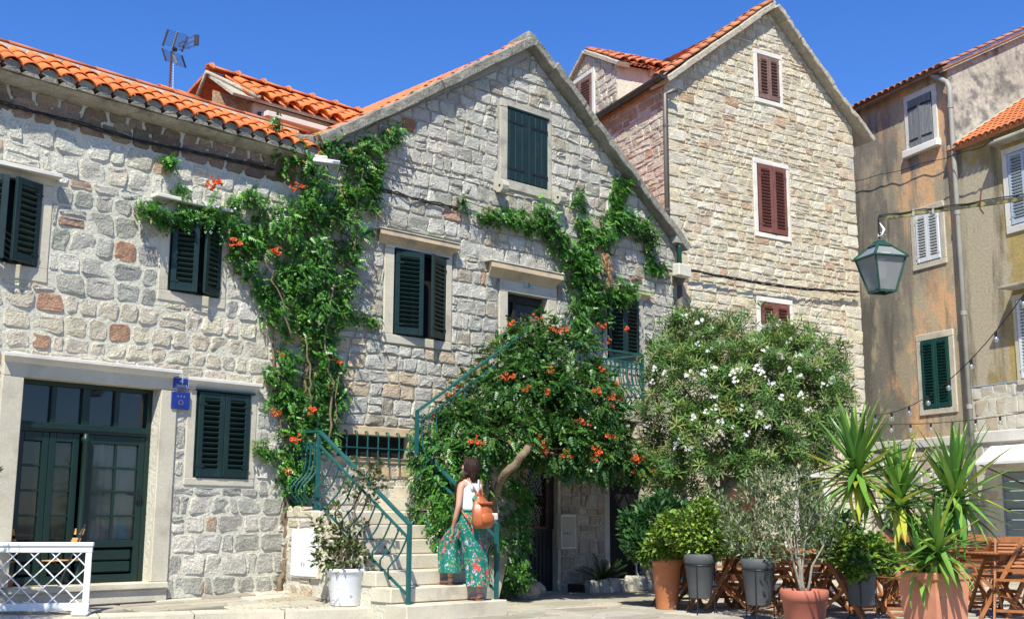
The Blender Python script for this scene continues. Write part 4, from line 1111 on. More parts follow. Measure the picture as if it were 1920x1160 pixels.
def regular(u0, u1, z0, z1, h, w, seed):
    rr = random.Random(seed); cs = []; z = z0
    while z < z1-.05:
        hh = min(h*rr.uniform(.85, 1.15), z1-z); u = u0-rr.uniform(0, w)
        while u < u1:
            ww = w*rr.uniform(.6, 1.4); cs.append([(u, z), (u+ww, z), (u+ww, z+hh), (u, z+hh)]); u += ww
        z += hh
    return cs
pale = lambda u, z: jit((.52, .475, .40) if R.random() < .8 else (.46, .38, .29), .08, .02)
rubble(HO, PD, regular(-2, uS, 0, zs-.2, .27, .42, 71), [(1, 0, uS-.02), (-1, 0, 2)], [dd(D4, .12, .12, 0, .12), dd(D5, .1, .1, .1, .1)], .012, .02, .08, .004, pale, y=.03, matn='stone_smooth', limit=120, seed=71, n=12)
MB().block(-3, uS, -.03, .05, zs-.19, zs-.0, .01).build('string_course', 'ashlar_white', HO)
SUR(HO, D1, .11, .13, .0, .14, 'ashlar_white', nosill=True); SUR(HO, D2, .12, .12, .12, .12, 'ashlar'); SUR(HO, D3, .12, .14, .12, .14, 'ashlar')
sill = MB().block(D1[0]-.16, D1[1]+.18, -.12, .1, D1[2]-.17, D1[2], .02, .01); sill.build('broken_sill', 'ashlar_white', HO)
shutters(HO, D1, 'grey_wood', (3, 5), kind='board', frame=.02)
shutters(HO, D2, 'white_paint', (0, 0), frame=.04, tilt=20); shutters(HO, D3, 'green_right', (0, 0), frame=.02, tilt=45)
SUR(HO, D4, .1, .1, .1, .1, 'ashlar_white', nosill=True); MB().box(D4[0], D4[1], .12, .14, D4[2], D4[3]).build('lattice_backing', 'greyblue_paint', HO)
mb = MB(); n = 7
for i in range(n):
    for j in range(11):
        x = D4[0]+(D4[1]-D4[0])*(i+.5)/n; z = D4[2]+(D4[3]-D4[2])*(j+.5)/11
        mb.tube([(x+.05*math.cos(t*.9), .09, z+.05*math.sin(t*.9)) for t in range(8)], .008, 4)
mb.build('iron_lattice', 'black_iron', HO, kind='stuff')
MB().box(D5[0], D5[1], .1, .12, D5[2], D5[3]).build('window', 'greyblue_paint', HO)
mb = MB(); z0_ = zO
MB().tube([(-3, -.14, zO-.02), (uS+.02, -.14, zO-.02)], .07, 10).build('gutter', 'gutter', HO, smooth=True)
MB().box(-3, uS, -.12, .1, zO-.05, zO+.05).build('eave_board', 'grey_wood', HO)
# pipe
up2 = PD.W(1781, 170, -.12)[0]
MB().tube([(uS-.35, -.14, zO-.05), (uS-.28, -.14, zO-.12), (up2-.05, -.14, zO-.42), (up2, -.13, zO-.55), (up2, -.13, 0)], .055, 10).build('downpipe', 'pipe_grey', HO, smooth=True)
for z in (9.6, 7.3, 5.2, 3.3): MB().lathe([(.066, z), (.066, z+.09)], 10, (up2, -.13)).build('pipe_joint', 'pipe_grey', HO)
# gable wall over the yellow roof
PG = Plane(*PD.P(uS, 0, 0).xy, 156.74-90)
g0 = PG.W(1783, 118); g1 = PG.W(1920, 57); y0r = PG.W(1784, 268); y1r = PG.W(1920, 178)
print('gable', g0, g1, y0r, y1r)
sl = (g1[1]-g0[1])/(g1[0]-g0[0]); sy2 = (y1r[1]-y0r[1])/(y1r[0]-y0r[0])
zg = lambda y: 10.62+sl*y
zy = lambda y: 8.86+sy2*y
DD = 4.5
mb = MB().add([(uS, 0, 8.3), (uS, DD, 8.3), (uS, DD, zg(DD)), (uS, 0, zg(0))], [(0, 1, 2, 3)]); mb.build('gable_wall', 'stucco_grey', HO)
sheet(HO, 'roof_slope', 'tile_old', [(-3, -.25, zg(-.25)+.02), (uS+.12, -.25, zg(-.25)+.02), (uS+.12, DD, zg(DD)+.02), (-3, DD, zg(DD)+.02)], .05, (.28, .12, .07))
mm_ = [tile_mesh(.42, .09, 'tile_old', jit((.32, .13, .075), .25)) for _ in range(6)]
pg_ = math.atan(sl)
for k in range(34): link('roof_tile', mm_[k % 6], HO, (-2.9+.2*k, -.28, zg(-.28)+.06), (pg_-.04, 0, R.uniform(-.03, .03)))
for k in range(16): link('roof_tile', mm_[k % 6], HO, (uS+.06, -.28+.3*math.cos(pg_)*k, zg(-.28)+.3*math.sin(pg_)*k+.06), (pg_-.04, 0, R.uniform(-.03, .03)))
mb = MB().box(uS-.02, uS+.1, -.2, DD, 0, .09); mb.v = [(x, y, z+zg(y)-.09) for x, y, z in mb.v]; mb.build('verge', 'verge_light', HO)
# yellow house
HY = house('yellow_house', 'lower ochre plastered house at the right edge with pale blue shutters', PD)
zY = PD.W(1850, 247)[1]; uE = 8.0
D6 = (PD.W(1889, 300)[0], PD.W(1889, 300)[0]+.85, PD.W(1895, 425)[1], PD.W(1889, 290)[1]); D7 = (PD.W(1908, 600)[0], PD.W(1908, 600)[0]+.8, PD.W(1908, 712)[1], PD.W(1908, 562)[1])
D8 = (PD.W(1876, 900)[0], PD.W(1876, 900)[0]+.95, .02, PD.W(1878, 884)[1])
zq = 3.75
wall(HY, 'wall', 'stucco_yellow', uS, uE, zq, [(uS, 8.75), (uE, 8.75)], [D6, D7], reveal=.2, y=.004)
wall(HY, 'base_wall', 'mortar_left', uS+.002, uE, -.3, [(uS+.002, zq-.003), (uE, zq-.003)], [D7, D8], reveal=.2, y=.024)
rubble(HY, PD, regular(uS+.02, uE, 2.85, zq, .30, .26, 81), [(-1, 0, -uS-.02)], [dd(D7, .1, .1, .1, .1)], .012, .012, .06, .003, pale, y=.03, matn='stone_smooth', limit=60, seed=81)
rubble(HY, PD, regular(uS+.02, uE, 0, 2.6, .29, .42, 82), [(-1, 0, -uS-.02)], [dd(D8, .08, .08, .1, .08)], .012, .012, .06, .003, pale, y=.03, matn='stone_smooth', limit=90, seed=82)
MB().block(uS+.02, uE, -.03, .05, 2.62, 2.83, .01).build('string_course', 'ashlar_white', HY)
SUR(HY, D6, .13, .13, .14, .12, 'ashlar_white'); shutters(HY, D6, 'blue_paint', (0, 0), tilt=25)
SUR(HY, D7, .09, .1, .1, .1, 'ashlar'); shutters(HY, D7, 'white_paint', (0, 0), tilt=25)
_p = PD.W(1879, 540, -.3); MB().block(_p[0], _p[0]+1.6, -.42, .0, _p[1]-.03, _p[1]+.02, .006).build('window_canopy', 'ashlar_grey', HY)
_p = PD.W(1857, 266, -.2); MB().block(_p[0], _p[0]+2.2, -.3, .0, _p[1]-.1, _p[1]-.02, .02).build('window_hood', 'ashlar_grey', HY)
dr = link('shutter_door', None, HY); n = 11
for k in range(n): 
    z0_ = D8[2]+(D8[3]-D8[2])*k/n; MB().block(D8[0]+.03, D8[1]-.03, .05+.0, .10, z0_+.004, z0_+(D8[3]-D8[2])/n-.004, .012, 0).build('board', 'greyblue_paint', dr)
MB().block(D8[0], D8[0]+.035, .03, .12, D8[2], D8[3], .004, 0).block(D8[1]-.035, D8[1], .03, .12, D8[2], D8[3], .004, 0).build('frame', 'greyblue_paint', dr)
MB().tube([(D8[0]+.1, .02, D8[2]+1.3), (D8[0]+.5, .02, D8[2]+1.3)], .012, 6).build('bar_handle', 'black_iron', dr)
MB().block(uS+.03, uE, -.16, .1, zY-.16, zY-.04, .02).build('eave_board', 'verge_light', HY)
py_ = math.atan(sy2)
sheet(HY, 'roof_slope', 'tile_old', [(uS+.02, -.2, zy(-.2)-.03), (uE, -.2, zy(-.2)-.03), (uE, 4, zy(4)-.03), (uS+.02, 4, zy(4)-.03)], .05, (.50, .15, .06))
ty = [tile_mesh(.34, .075, 'tile_old', jit((.55, .165, .06), .16)) for _ in range(8)]
for i in range(12):
    for j in range(12): link('roof_tile', ty[R.randrange(8)], HY, (uS+.35+.165*i, -.24+.26*math.cos(py_)*j, zy(-.24)+.26*math.sin(py_)*j+.01), (py_-.05, 0, 0))
mb = MB().box(uS+.01, uS+.24, -.15, 4, 0, .08); mb.v = [(x, y, z+zy(y)-.04) for x, y, z in mb.v]; mb.build('roof_mortar', 'verge_light', HY)
# ================================================================== OUTSIDE STAIRS (coordinates of the gabled house)
ST = thing('outdoor_staircase', 'pale limestone stairs with green iron railings climbing to the door numbered 5', 'staircase', PB.o, PB.rz)
def yfit(px_, z_, u=1.40):
    """y in front of the wall where a point at (u,z) falls on pixel column px_"""
    lo, hi = -4.0, 0.0
    for _ in range(40):
        m_ = (lo+hi)/2
        if PB.px(u, m_, z_)[0] > px_: lo = m_
        else: hi = m_
    return (lo+hi)/2
ys = [yfit(x, z) for x, z in ((945, .15), (915, .32), (886, .49), (858, .66), (829, .83), (801, 1.0))]
print('stair ys', [round(v, 2) for v in ys], [tuple(int(t) for t in PB.px(1.4, y_, .17*(k+1)-.02)) for k, y_ in enumerate(ys)])
RS = .17; T0 = ys[0]; TR = (ys[-1]-ys[0])/5
US0, US1 = -.04, 1.40
yland = T0+TR*6.5
for k in range(7):
    y0_ = T0+TR*k; z = RS*(k+1)
    u1_ = US1+(.0 if k else .06); u0_ = US0-(.0 if k < 2 else 0)
    MB().block(u0_, u1_, y0_, yland+.02 if k == 6 else y0_+TR+.10, z-RS+.004 if k else -.02, z, .012, .004).build('step', 'ashlar', ST)
# stringer / infill under the steps
mb = MB(); 
for k in range(6): mb.box(US0+.02, US1-.02, T0+TR*k+.08, -.02, RS*k-.02, RS*(k+1)-.02)
mb.build('masonry_core', 'mortar_left', ST)
ZL = 1.20
MB().block(-.05, 1.5, yland, -.0, ZL-.09, ZL, .012).build('landing_slab', 'ashlar', ST)
MB().box(-.04, 1.48, yland+.04, -.004, -.05, ZL-.09).build('landing_block', 'mortar_left', ST)
# stones on the left side face of the landing (faces -u)
PL_ = Plane(*PB.P(-.04, 0, 0).xy, 46.99+90)      # local x runs from the wall towards the viewer
LW = -yland-.04
print('landing depth', LW, yland)
cS = layout(0, LW, .12, ZL-.1, .15, .24, .18, .34, .02, .1, 101)
_bef = set(bpy.data.objects)
bx0 = PL_.W(549, 1040)[0]; bx1 = PL_.W(600, 1040)[0]; bz1 = PL_.W(575, 991)[1]; bz0 = PL_.W(575, 1083)[1]
rubble(ST, PL_, cS, [], [(bx0-.01, bx1+.01, bz0-.01, bz1+.01)], .03, .012, .2, .01, lambda u, z: jit((.50, .43, .33) if R.random() < .6 else (.45, .42, .37), .12), limit=60, seed=101)
TS = (Matrix.Translation(PB.o) @ Matrix.Rotation(PB.rz, 4, 'Z')).inverted() @ (Matrix.Translation(PL_.o) @ Matrix.Rotation(PL_.rz, 4, 'Z'))
def rehang(before, par, T):
    for o in set(bpy.data.objects)-before:
        if o.parent == par: o.matrix_local = T @ (Matrix.Translation(o.location) @ o.rotation_euler.to_matrix().to_4x4())
rehang(_bef, ST, TS)
eb = thing('meter_cabinet', 'white two-door electricity cabinet set into the side of the stair landing', 'meter box', PL_.o, PL_.rz)
MB().block(bx0, bx1, -.03, .06, bz0, bz1, .006).build('cabinet_frame', 'box_cream', eb)
xm = (bx0+bx1)/2
for a_, b_ in ((bx0+.015, xm-.003), (xm+.003, bx1-.015)): MB().block(a_, b_, -.042, -.028, bz0+.02, bz1-.02, .004).build('door', 'white_paint', eb)
for x in (xm-.03, xm+.02): MB().box(x, x+.012, -.05, -.043, bz0+.25*(bz1-bz0), bz0+.32*(bz1-bz0)).build('lock', 'pipe_grey', eb)
# flight two along the wall and upper platform
F0, F1, ZP = 1.42, 3.42, 2.70; nS = 9; OUT = 1.12
for k in range(nS-1):
    z = ZL+(ZP-ZL)*(k+1)/nS; u = F0+(F1-F0)*k/(nS-1)
    MB().block(u, u+(F1-F0)/(nS-1)+.03, -OUT, -.0, z-.165, z, .01).build('step', 'ashlar', ST)
mb = MB(); mb.add([(1.45, -OUT+.04, -.05), (2.62, -OUT+.04, -.05), (F1, -OUT+.04, ZP-.25), (F0+.02, -OUT+.04, ZL-.02), (1.45, -.01, -.05), (2.62, -.01, -.05), (F1, -.01, ZP-.25), (F0+.02, -.01, ZL-.02)], [(0,1,2,3), (1,5,6,2), (0,3,7,4), (3,2,6,7)])
mb.build('flight_wall', 'ashlar_grey', ST)
UP1 = 5.68
MB().block(F1-.02, UP1, -OUT, -.0, ZP-.14, ZP, .015).build('platform_slab', 'ashlar_grey', ST)
for x in (F1+.0, 4.2, UP1-.52, UP1-.22):
    MB().block(x, x+.2, -OUT+.03, -.0, ZP-.40, ZP-.15, .03, .008).build('bracket_stone', 'ashlar', ST)
# ---- railings
RW = .04
def railing(name, pts, zb, zt, belly=.13, n=None, spacing=.115, post=True, bot=.10, midrail=True, outdir=(0, -1), posts=None):
    """iron railing along a path of (u,y,zfloor) points; bellied balusters bulging along outdir"""
    rg = link(name, None, ST); od = Vector((outdir[0], outdir[1], 0))
    for i in range(len(pts)-1):
        a, b = Vector(pts[i]), Vector(pts[i+1]); L_ = (b-a).length; d = b-a; h = Vector((0, 0, 1))
        MB().bar(a+h*zt, b+h*zt, .05, .022).build('handrail', 'green_rail', rg)
        MB().bar(a+h*(zt-.14), b+h*(zt-.14), .018, .022).build('upper_bar', 'green_rail', rg)
        MB().bar(a+h*bot, b+h*bot, .02, .026).build('lower_bar', 'green_rail', rg)
        nb = max(2, int(Vector((d.x, d.y, 0)).length/spacing)) if n is None else n
        for k in range(nb):
            t = (k+.5)/nb; p = a+d*t; H = zt-.14-bot; pp = []
            for q in range(11):
                s = q/10; bul = belly*(math.exp(-((s-.22)/.2)**2)*1.0) - .02*math.sin(s*math.pi)
                if s < .06: bul *= .35
                pp.append(p+h*(bot+H*s)+od*bul+(d.normalized()*.12*(s-.5) if L_ < 1.6 else Vector((0, 0, 0))))
            MB().tube(pp, .0115, 5).build('baluster', 'green_rail', rg)
            if k < nb-1 and L_ > .5:
                # small arch linking two neighbours at the top
                c0 = a+d*((k+1)/nb); r_ = L_/nb*.42; dn = d.normalized()
                MB().tube([c0+h*(zt-.16)+dn*r_*math.cos(v)+h*(-.0)-h*.06*(1-math.sin(v)) for v in [math.pi*q/6 for q in range(7)]], .006, 4).build('arch', 'green_rail', rg)
    for (p, z0_, z1_) in (posts or []):
        MB().bar((p[0], p[1], z0_), (p[0], p[1], z1_), RW, RW).build('post', 'green_rail', rg)
    return rg
# left railing: wall - landing corner - down the flight
yb0 = yfit(765, .12, .10); yc = max(yfit(630, 1.4, .04), yland+.04); print('rail', yb0, yc, 'T0', T0, 'TR', TR, 'yland', yland)
pc_ = (.06, yc, ZL); 
railing('landing_railing', [(.04, -.06, ZL), (.04, yc, ZL)], 0, .97, belly=.16, spacing=.085, outdir=(-1, 0), posts=[((.04, yc), ZL-.05, ZL+.97), ((.04, -.05), ZL, ZL+.97)])
ub0 = .10
def flight_rail(name, u0_, u1_, out_):
    rg = link(name, None, ST); a = Vector((u1_, yc, ZL)); b = Vector((u0_, yb0, .12)); h = Vector((0, 0, 1)); d = b-a
    MB().bar(a+h*.97, b+h*.92, .055, .024).build('handrail', 'green_rail', rg)
    MB().bar(a+h*.80, b+h*.76, .03, .022).build('upper_bar', 'green_rail', rg)
    MB().bar(a+h*.10, b+h*.14, .03, .022).build('lower_bar', 'green_rail', rg)
    MB().bar((u0_, yb0, -.0 if u0_ > 1 else .08), (u0_, yb0, .12+.93), .042, .042).build('post', 'green_rail', rg)
    MB().lathe([(.05, 0), (.05, .012)], 10, (u0_, yb0)).build('post_foot', 'green_rail', rg)
    dh = Vector((d.x, d.y, 0)).normalized(); dsl = d.z/Vector((d.x, d.y, 0)).length*1.3
    for k in range(11):
        t = (k+1.0)/12.2; p = a+d*t; od = Vector((out_, 0, 0)); pp = []
        for q in range(9):
            s = q/8; pp.append(p+dh*(.30*(s-.5))+h*(.12+.66*s+.22*(.5-s)*(-dsl))+od*(.09*math.exp(-((s-.25)/.2)**2)))
        MB().tube(pp, .0115, 5).build('baluster', 'green_rail', rg)
        if k % 2 == 0:
            c0 = p+h*.72; MB().tube([c0+d.normalized()*.05*math.cos(v)+h*.05*math.sin(v) for v in [math.pi*q/6 for q in range(7)]], .006, 4).build('arch', 'green_rail', rg)
flight_rail('stair_railing', ub0, .04, -1)
flight_rail('stair_railing', US1+.02, US1+.02, 1)
# flight two railing
q0 = PB.W(785, 770, -OUT); q1 = PB.W(950, 650, -OUT)
print('flight2 rail', q0, q1)
rg = link('upper_flight_railing', None, ST); h = Vector((0, 0, 1))
a = Vector((q0[0], -OUT+.03, q0[1])); b = Vector((q1[0]+.55, -OUT+.03, q1[1]+.36))
MB().bar(a, b, .055, .024).build('handrail', 'green_rail', rg); MB().bar(a-h*.16, b-h*.16, .026, .02).build('upper_bar', 'green_rail', rg)
MB().bar(a-h*.85, b-h*.85, .026, .02).build('lower_bar', 'green_rail', rg); MB().bar(a, a-h*.55, RW).build('post', 'green_rail', rg)
for k in range(17):
    p = a+(b-a)*((k+.7)/17.5); MB().tube([p-h*(.16+.69*s/8)+Vector((0, -.12*math.exp(-((s/8-.75)/.2)**2), 0)) for s in range(9)], .0085, 5).build('baluster', 'green_rail', rg)
# platform railing
zt = 3.62-ZP; pe = UP1-.04
pl_r = [(F1, -OUT+.03, ZP), (pe, -OUT+.03, ZP)]
railing('platform_railing', pl_r, 0, zt, belly=.17, spacing=.095, posts=[((F1+.0, -OUT+.03), ZP, ZP+zt), ((pe, -OUT+.03), ZP, ZP+zt)])
railing('platform_railing', [(pe, -OUT+.03, ZP), (pe, -.05, ZP)], 0, zt, belly=.17, outdir=(1, 0))
# stone planting ring of the big vine and low shaded plant bed
rk = thing('stone_planter_edge', 'low edging of rough pale boulders round the foot of the big vine', 'stone edging')
for (px_, py_, r_) in ((930, 1108, .17), (958, 1112, .16), (985, 1113, .2), (1003, 1108, .15), (918, 1104, .14), (1000, 1100, .13)):
    g_ = ground(px_, py_+8); g_.z = .08; bm = bmesh.new(); bmesh.ops.create_icosphere(bm, subdivisions=2, radius=1)
    vv = [(v.co.x*r_*(1+.25*noise.noise(v.co*1.3+g_)), v.co.y*r_*(1+.25*noise.noise(v.co*1.7)), v.co.z*r_*.85+.02*noise.noise(v.co*3)) for v in bm.verts]
    ff = [tuple(v.index for v in f.verts) for f in bm.faces]; bm.free()
    MB().add(vv, ff).build('boulder', 'stone', rk, tint=jit((.50, .42, .31), .1), loc=g_)
rk2 = thing('plant_bed', 'low shaded stone bed between the two ground floor doors', 'stone edging', PB.o, PB.rz)
cx0, cx1 = PB.W(1060, 1085)[0], PB.W(1170, 1085)[0]
for k in range(6):
    x = cx0+(cx1-cx0)*k/6; MB().block(x, x+(cx1-cx0)/6-.02, -.55, -.38, -.02, .2+R.uniform(-.03, .03), .03, .012).build('edge_stone', 'ashlar_grey', rk2)
MB().box(cx0+.02, cx1-.05, -.4, -.02, 0, .12).build('soil', 'soil', rk2)
ub2 = thing('utility_box', 'pale metal utility cabinet on the shaded pier between the two ground floor doors', 'utility box', PB.o, PB.rz)
u_ = PB.rect((1051, 964), (1079, 1028), -.1)
MB().block(u_[0], u_[1], -.12, -.01, u_[2], u_[3], .006).build('case', 'box_cream', ub2)
MB().block(u_[0]+.02, u_[1]-.02, -.128, -.118, u_[2]+.03, u_[3]-.03, .004).build('door', 'box_shade', ub2)
for k in range(3): MB().box(u_[0]+.06+.05*k, u_[0]+.075+.05*k, -.133, -.129, u_[2]+.22, u_[2]+.25).build('lock', 'black_iron', ub2)
# ================================================================== FOLIAGE
def leaf_mesh(name, P, Dx, N, S, tmpl, faces, tints, parent, m='leaf', kind='stuff'):
    """P base points, Dx growth directions, N normals, S sizes, tmpl (k,3) in (side, along, up)"""
    P = np.asarray(P, float); Dx = np.asarray(Dx, float); N = np.asarray(N, float); S = np.asarray(S, float)
    Dx /= np.linalg.norm(Dx, axis=1, keepdims=True)+1e-9
    X = np.cross(Dx, N); X /= np.linalg.norm(X, axis=1, keepdims=True)+1e-9; Z = np.cross(X, Dx)
    T = np.asarray(tmpl, float); k = len(T); n = len(P)
    V = P[:, None, :]+S[:, None, None]*(T[None, :, 0:1]*X[:, None]+T[None, :, 1:2]*Dx[:, None]+T[None, :, 2:3]*Z[:, None])
    V = V.reshape(-1, 3).astype('f')
    F = np.asarray(faces, int); m_ = F.shape[1]
    FF = (F[None]+(np.arange(n)*k)[:, None, None]).reshape(-1)
    me = bpy.data.meshes.new(name); me.vertices.add(len(V)); me.vertices.foreach_set('co', V.ravel())
    nf = n*len(F); me.loops.add(len(FF)); me.loops.foreach_set('vertex_index', FF.astype('i'))
    me.polygons.add(nf); me.polygons.foreach_set('loop_start', np.arange(0, nf*m_, m_, dtype='i'))
    me.update(calc_edges=True); me.materials.append(MAT[m])
    at_ = me.attributes.new('tint', 'FLOAT_COLOR', 'POINT'); c = np.ones((n, k, 4), 'f'); c[..., :3] = np.asarray(tints)[:, None, :]
    at_.data.foreach_set('color', c.ravel())
    return link(name, me, parent, kind=kind)
# templates (tri or quad leaves)
def leaflet(w, l=1.0, cup=.15, droop=.2):
    T = [(0, 0, 0), (-w, l*.35, cup*w), (0, l*.4, -.0), (w, l*.35, cup*w), (-w*.8, l*.7, cup*w-droop*.3), (0, l*.7, -droop*.3), (w*.8, l*.7, cup*w-droop*.3), (0, l, -droop)]
    F = [(0, 2, 1), (0, 3, 2), (1, 2, 5), (1, 5, 4), (2, 3, 6), (2, 6, 5), (4, 5, 7), (5, 6, 7)]
    return T, F
def simple_leaf(w, cup=.2, droop=.15):
    return [(0, 0, 0), (-w, .45, cup*w), (0, 1, -droop), (w, .45, cup*w), (0, .5, -.03)], [(0, 4, 1), (1, 4, 2), (0, 3, 4), (4, 3, 2)]
def pinnate(pairs=4, w=.34, ll=.34, droop=.35):
    T, F = [], []
    t0, f0 = simple_leaf(w)
    def put(y, ang, s):
        o = len(T); ca, sa = math.cos(ang), math.sin(ang); zb = -droop*y*y
        for (x, yy, z) in t0:
            X_, Y_ = x*s*ca+yy*s*sa, -x*s*sa+yy*s*ca
            T.append((X_, y+Y_, zb+z*s-.25*abs(X_)))
        F.extend([tuple(i+o for i in f) for f in f0])
    for k in range(pairs):
        y = .2+.62*k/pairs; s = ll*(1-.12*k); put(y, 1.15, s); put(y, -1.15, s)
    put(.82, 0, ll*.9)
    return T, F
def rand_unit(n): v = NR.normal(size=(n, 3)); return v/np.linalg.norm(v, axis=1, keepdims=True)
def shades(n, cols, jit_=.18):
    idx = NR.randint(0, len(cols), n); c = np.array(cols)[idx]; return np.clip(c*(1+NR.uniform(-jit_, jit_, (n, 1)))*(1+NR.uniform(-.06, .06, (n, 3))), .002, 1)
VINE = [(.06, .19, .025), (.08, .23, .03), (.045, .15, .025), (.11, .27, .035), (.03, .105, .018)]
VINE_DK = [(.035, .105, .02), (.05, .14, .024), (.025, .08, .016), (.06, .16, .025), (.085, .17, .03)]
# ---- climbing plants given as strands on a wall: (pixel path, radius in px, relative depth)
def strand_points(pl, path, r0, r1, per_m, depth, gap=.35, seed=0):
    W_ = [pl.W(x, y) for x, y in path]; out = []
    sc = 1.0/abs(pl.W(path[0][0], path[0][1]-100)[1]-pl.W(*path[0])[1])*100
    L_ = [0]
    for a, b in zip(W_, W_[1:]): L_.append(L_[-1]+math.hypot(a[0]-b[0], a[1]-b[1]))
    R0, R1 = r0/sc, r1/sc
    n = int(per_m*L_[-1]*(R0+R1)/2*2.5)
    t = NR.uniform(0, L_[-1], n); 
    for tt in t:
        j = 0
        while L_[j+1] < tt: j += 1
        f = (tt-L_[j])/(L_[j+1]-L_[j]+1e-9); a, b = W_[j], W_[j+1]; rr_ = R0+(R1-R0)*tt/L_[-1]
        ang = NR.uniform(0, 2*math.pi); q = rr_*math.sqrt(NR.uniform(0, 1))*1.08
        u, z = a[0]+(b[0]-a[0])*f+q*math.cos(ang), a[1]+(b[1]-a[1])*f+q*math.sin(ang)
        g = noise.noise(Vector((u*3.2, z*3.2, seed)))+.5*noise.noise(Vector((u*8, z*8, seed+3)))
        if g < -gap*.75+.12*(q/rr_): continue
        dep = depth*(1-(q/rr_)**2*.8)*NR.uniform(.1, 1)*(1+.8*g)
        out.append((u, -.03-max(0, dep), z, q/rr_))
    return np.array(out) if out else np.zeros((0, 4))
def wall_vine(par, pl, pts, pal, size=(.13, .24), name='foliage', m='leaf', droop=.5):
    n = len(pts); 
    if n == 0: return
    O, U, V = np.array(pl.o), np.array(pl.u), np.array(pl.v)
    P = O+pts[:, 0:1]*U+pts[:, 1:2]*V; P[:, 2] = pts[:, 2]
    out = -V; D = out*NR.uniform(.15, .9, (n, 1))+U*NR.normal(0, .75, (n, 1))+np.array([0, 0, 1])*NR.normal(-droop, .5, (n, 1))
    Nn = out*.6+np.array([0, 0, 1])*.9+rand_unit(n)*.45
    T, F = PINN
    leaf_mesh(name, P, D, Nn, NR.uniform(size[0], size[1], n), T, F, shades(n, pal), par, m)
PINN = pinnate()
def stem(par, pl, path, r0, r1, y=-.05, m='bark', name='stem', wob=.02):
    W_ = [pl.W(x, yy) for x, yy in path]; pts = []
    for (a, b) in zip(W_, W_[1:]):
        for k in range(5): t = k/5; pts.append(pl.P(a[0]+(b[0]-a[0])*t+R.uniform(-wob, wob), y+R.uniform(-.015, .015), a[1]+(b[1]-a[1])*t))
    pts.append(pl.P(W_[-1][0], y, W_[-1][1])); n = len(pts)
    return MB().tube(pts, [r0+(r1-r0)*i/n for i in range(n)], 7).build(name, m, par, smooth=True)
# trumpet flowers: cluster of five-lobed trumpets
def trumpet_cluster(seed, n=5, s=.055):
    rr = random.Random(seed); mb = MB(); tt = []
    for k in range(n):
        d = Vector((rr.uniform(-1, 1), rr.uniform(-1, .1), rr.uniform(-.6, .7))).normalized(); c0 = Vector((rr.uniform(-.4, .4), rr.uniform(-.3, .3), rr.uniform(-.4, .4)))*s*1.2
        a = d.orthogonal().normalized(); b = d.cross(a); ring = []; o = len(mb.v); nn = 10
        prof = [(0.10, 0), (.16, .7), (.32, 1.15)]
        for (r_, l_) in prof:
            for q in range(nn): t = 2*math.pi*q/nn; mb.v.append(tuple(c0+d*l_*s+(a*math.cos(t)+b*math.sin(t))*r_*s)); tt.append((.66, .17, .05))
        for q in range(nn):
            t = 2*math.pi*q/nn; r_ = .62 if q % 2 == 0 else .42; mb.v.append(tuple(c0+d*(1.22*s)+(a*math.cos(t)+b*math.sin(t))*r_*s)); tt.append((.80, .065, .045) if q % 2 == 0 else (.68, .11, .04))
        for j in range(3):
            for q in range(nn): mb.f.append((o+j*nn+q, o+j*nn+(q+1) % nn, o+(j+1)*nn+(q+1) % nn, o+(j+1)*nn+q))
    me = mb.mesh('flower_cluster', 'petal', tint=np.array(tt)); return me
TRUMP = [trumpet_cluster(s_, 4+s_ % 3) for s_ in range(6)]
def flowers(par, pts, meshes=TRUMP, name='flower_cluster', sc=(.6, 1.0)):
    for k, p in enumerate(pts):
        o = link(name, meshes[k % len(meshes)], par, p, (R.uniform(-.3, .3), R.uniform(-.3, .3), R.uniform(-.5, .9))); s_ = R.uniform(*sc); o.scale = (s_, s_, s_)

# ---- vine between the left house and the gabled house
V1 = thing('climbing_vine', 'dense trumpet vine climbing the joint between the left house and the gabled house', 'vine')
sA_ = [([(540, 560), (505, 520), (470, 470), (435, 430), (400, 405), (350, 400), (300, 400), (250, 388)], 44, 13, .22), ([(345, 400), (335, 350), (318, 318), (305, 292)], 26, 8, .14),
       ([(535, 380), (490, 385), (455, 370), (430, 372)], 34, 14, .2), ([(540, 300), (515, 290), (495, 275)], 34, 20, .25), ([(515, 262), (512, 240), (515, 225)], 15, 10, .15),
       ([(535, 420), (500, 430), (460, 450)], 45, 28, .26), ([(538, 520), (515, 560), (505, 610)], 40, 22, .25), ([(535, 650), (515, 700), (520, 760), (530, 800)], 26, 24, .2), ([(500, 690), (490, 712)], 16, 8, .1),
       ([(480, 820), (500, 860), (515, 840)], 10, 12, .06), ([(530, 850), (528, 920)], 16, 12, .15), ([(430, 470), (470, 520), (500, 560)], 14, 16, .15)]
pa = np.concatenate([strand_points(PA, p, a, b, 560, d, seed=k) for k, (p, a, b, d) in enumerate(sA_)])
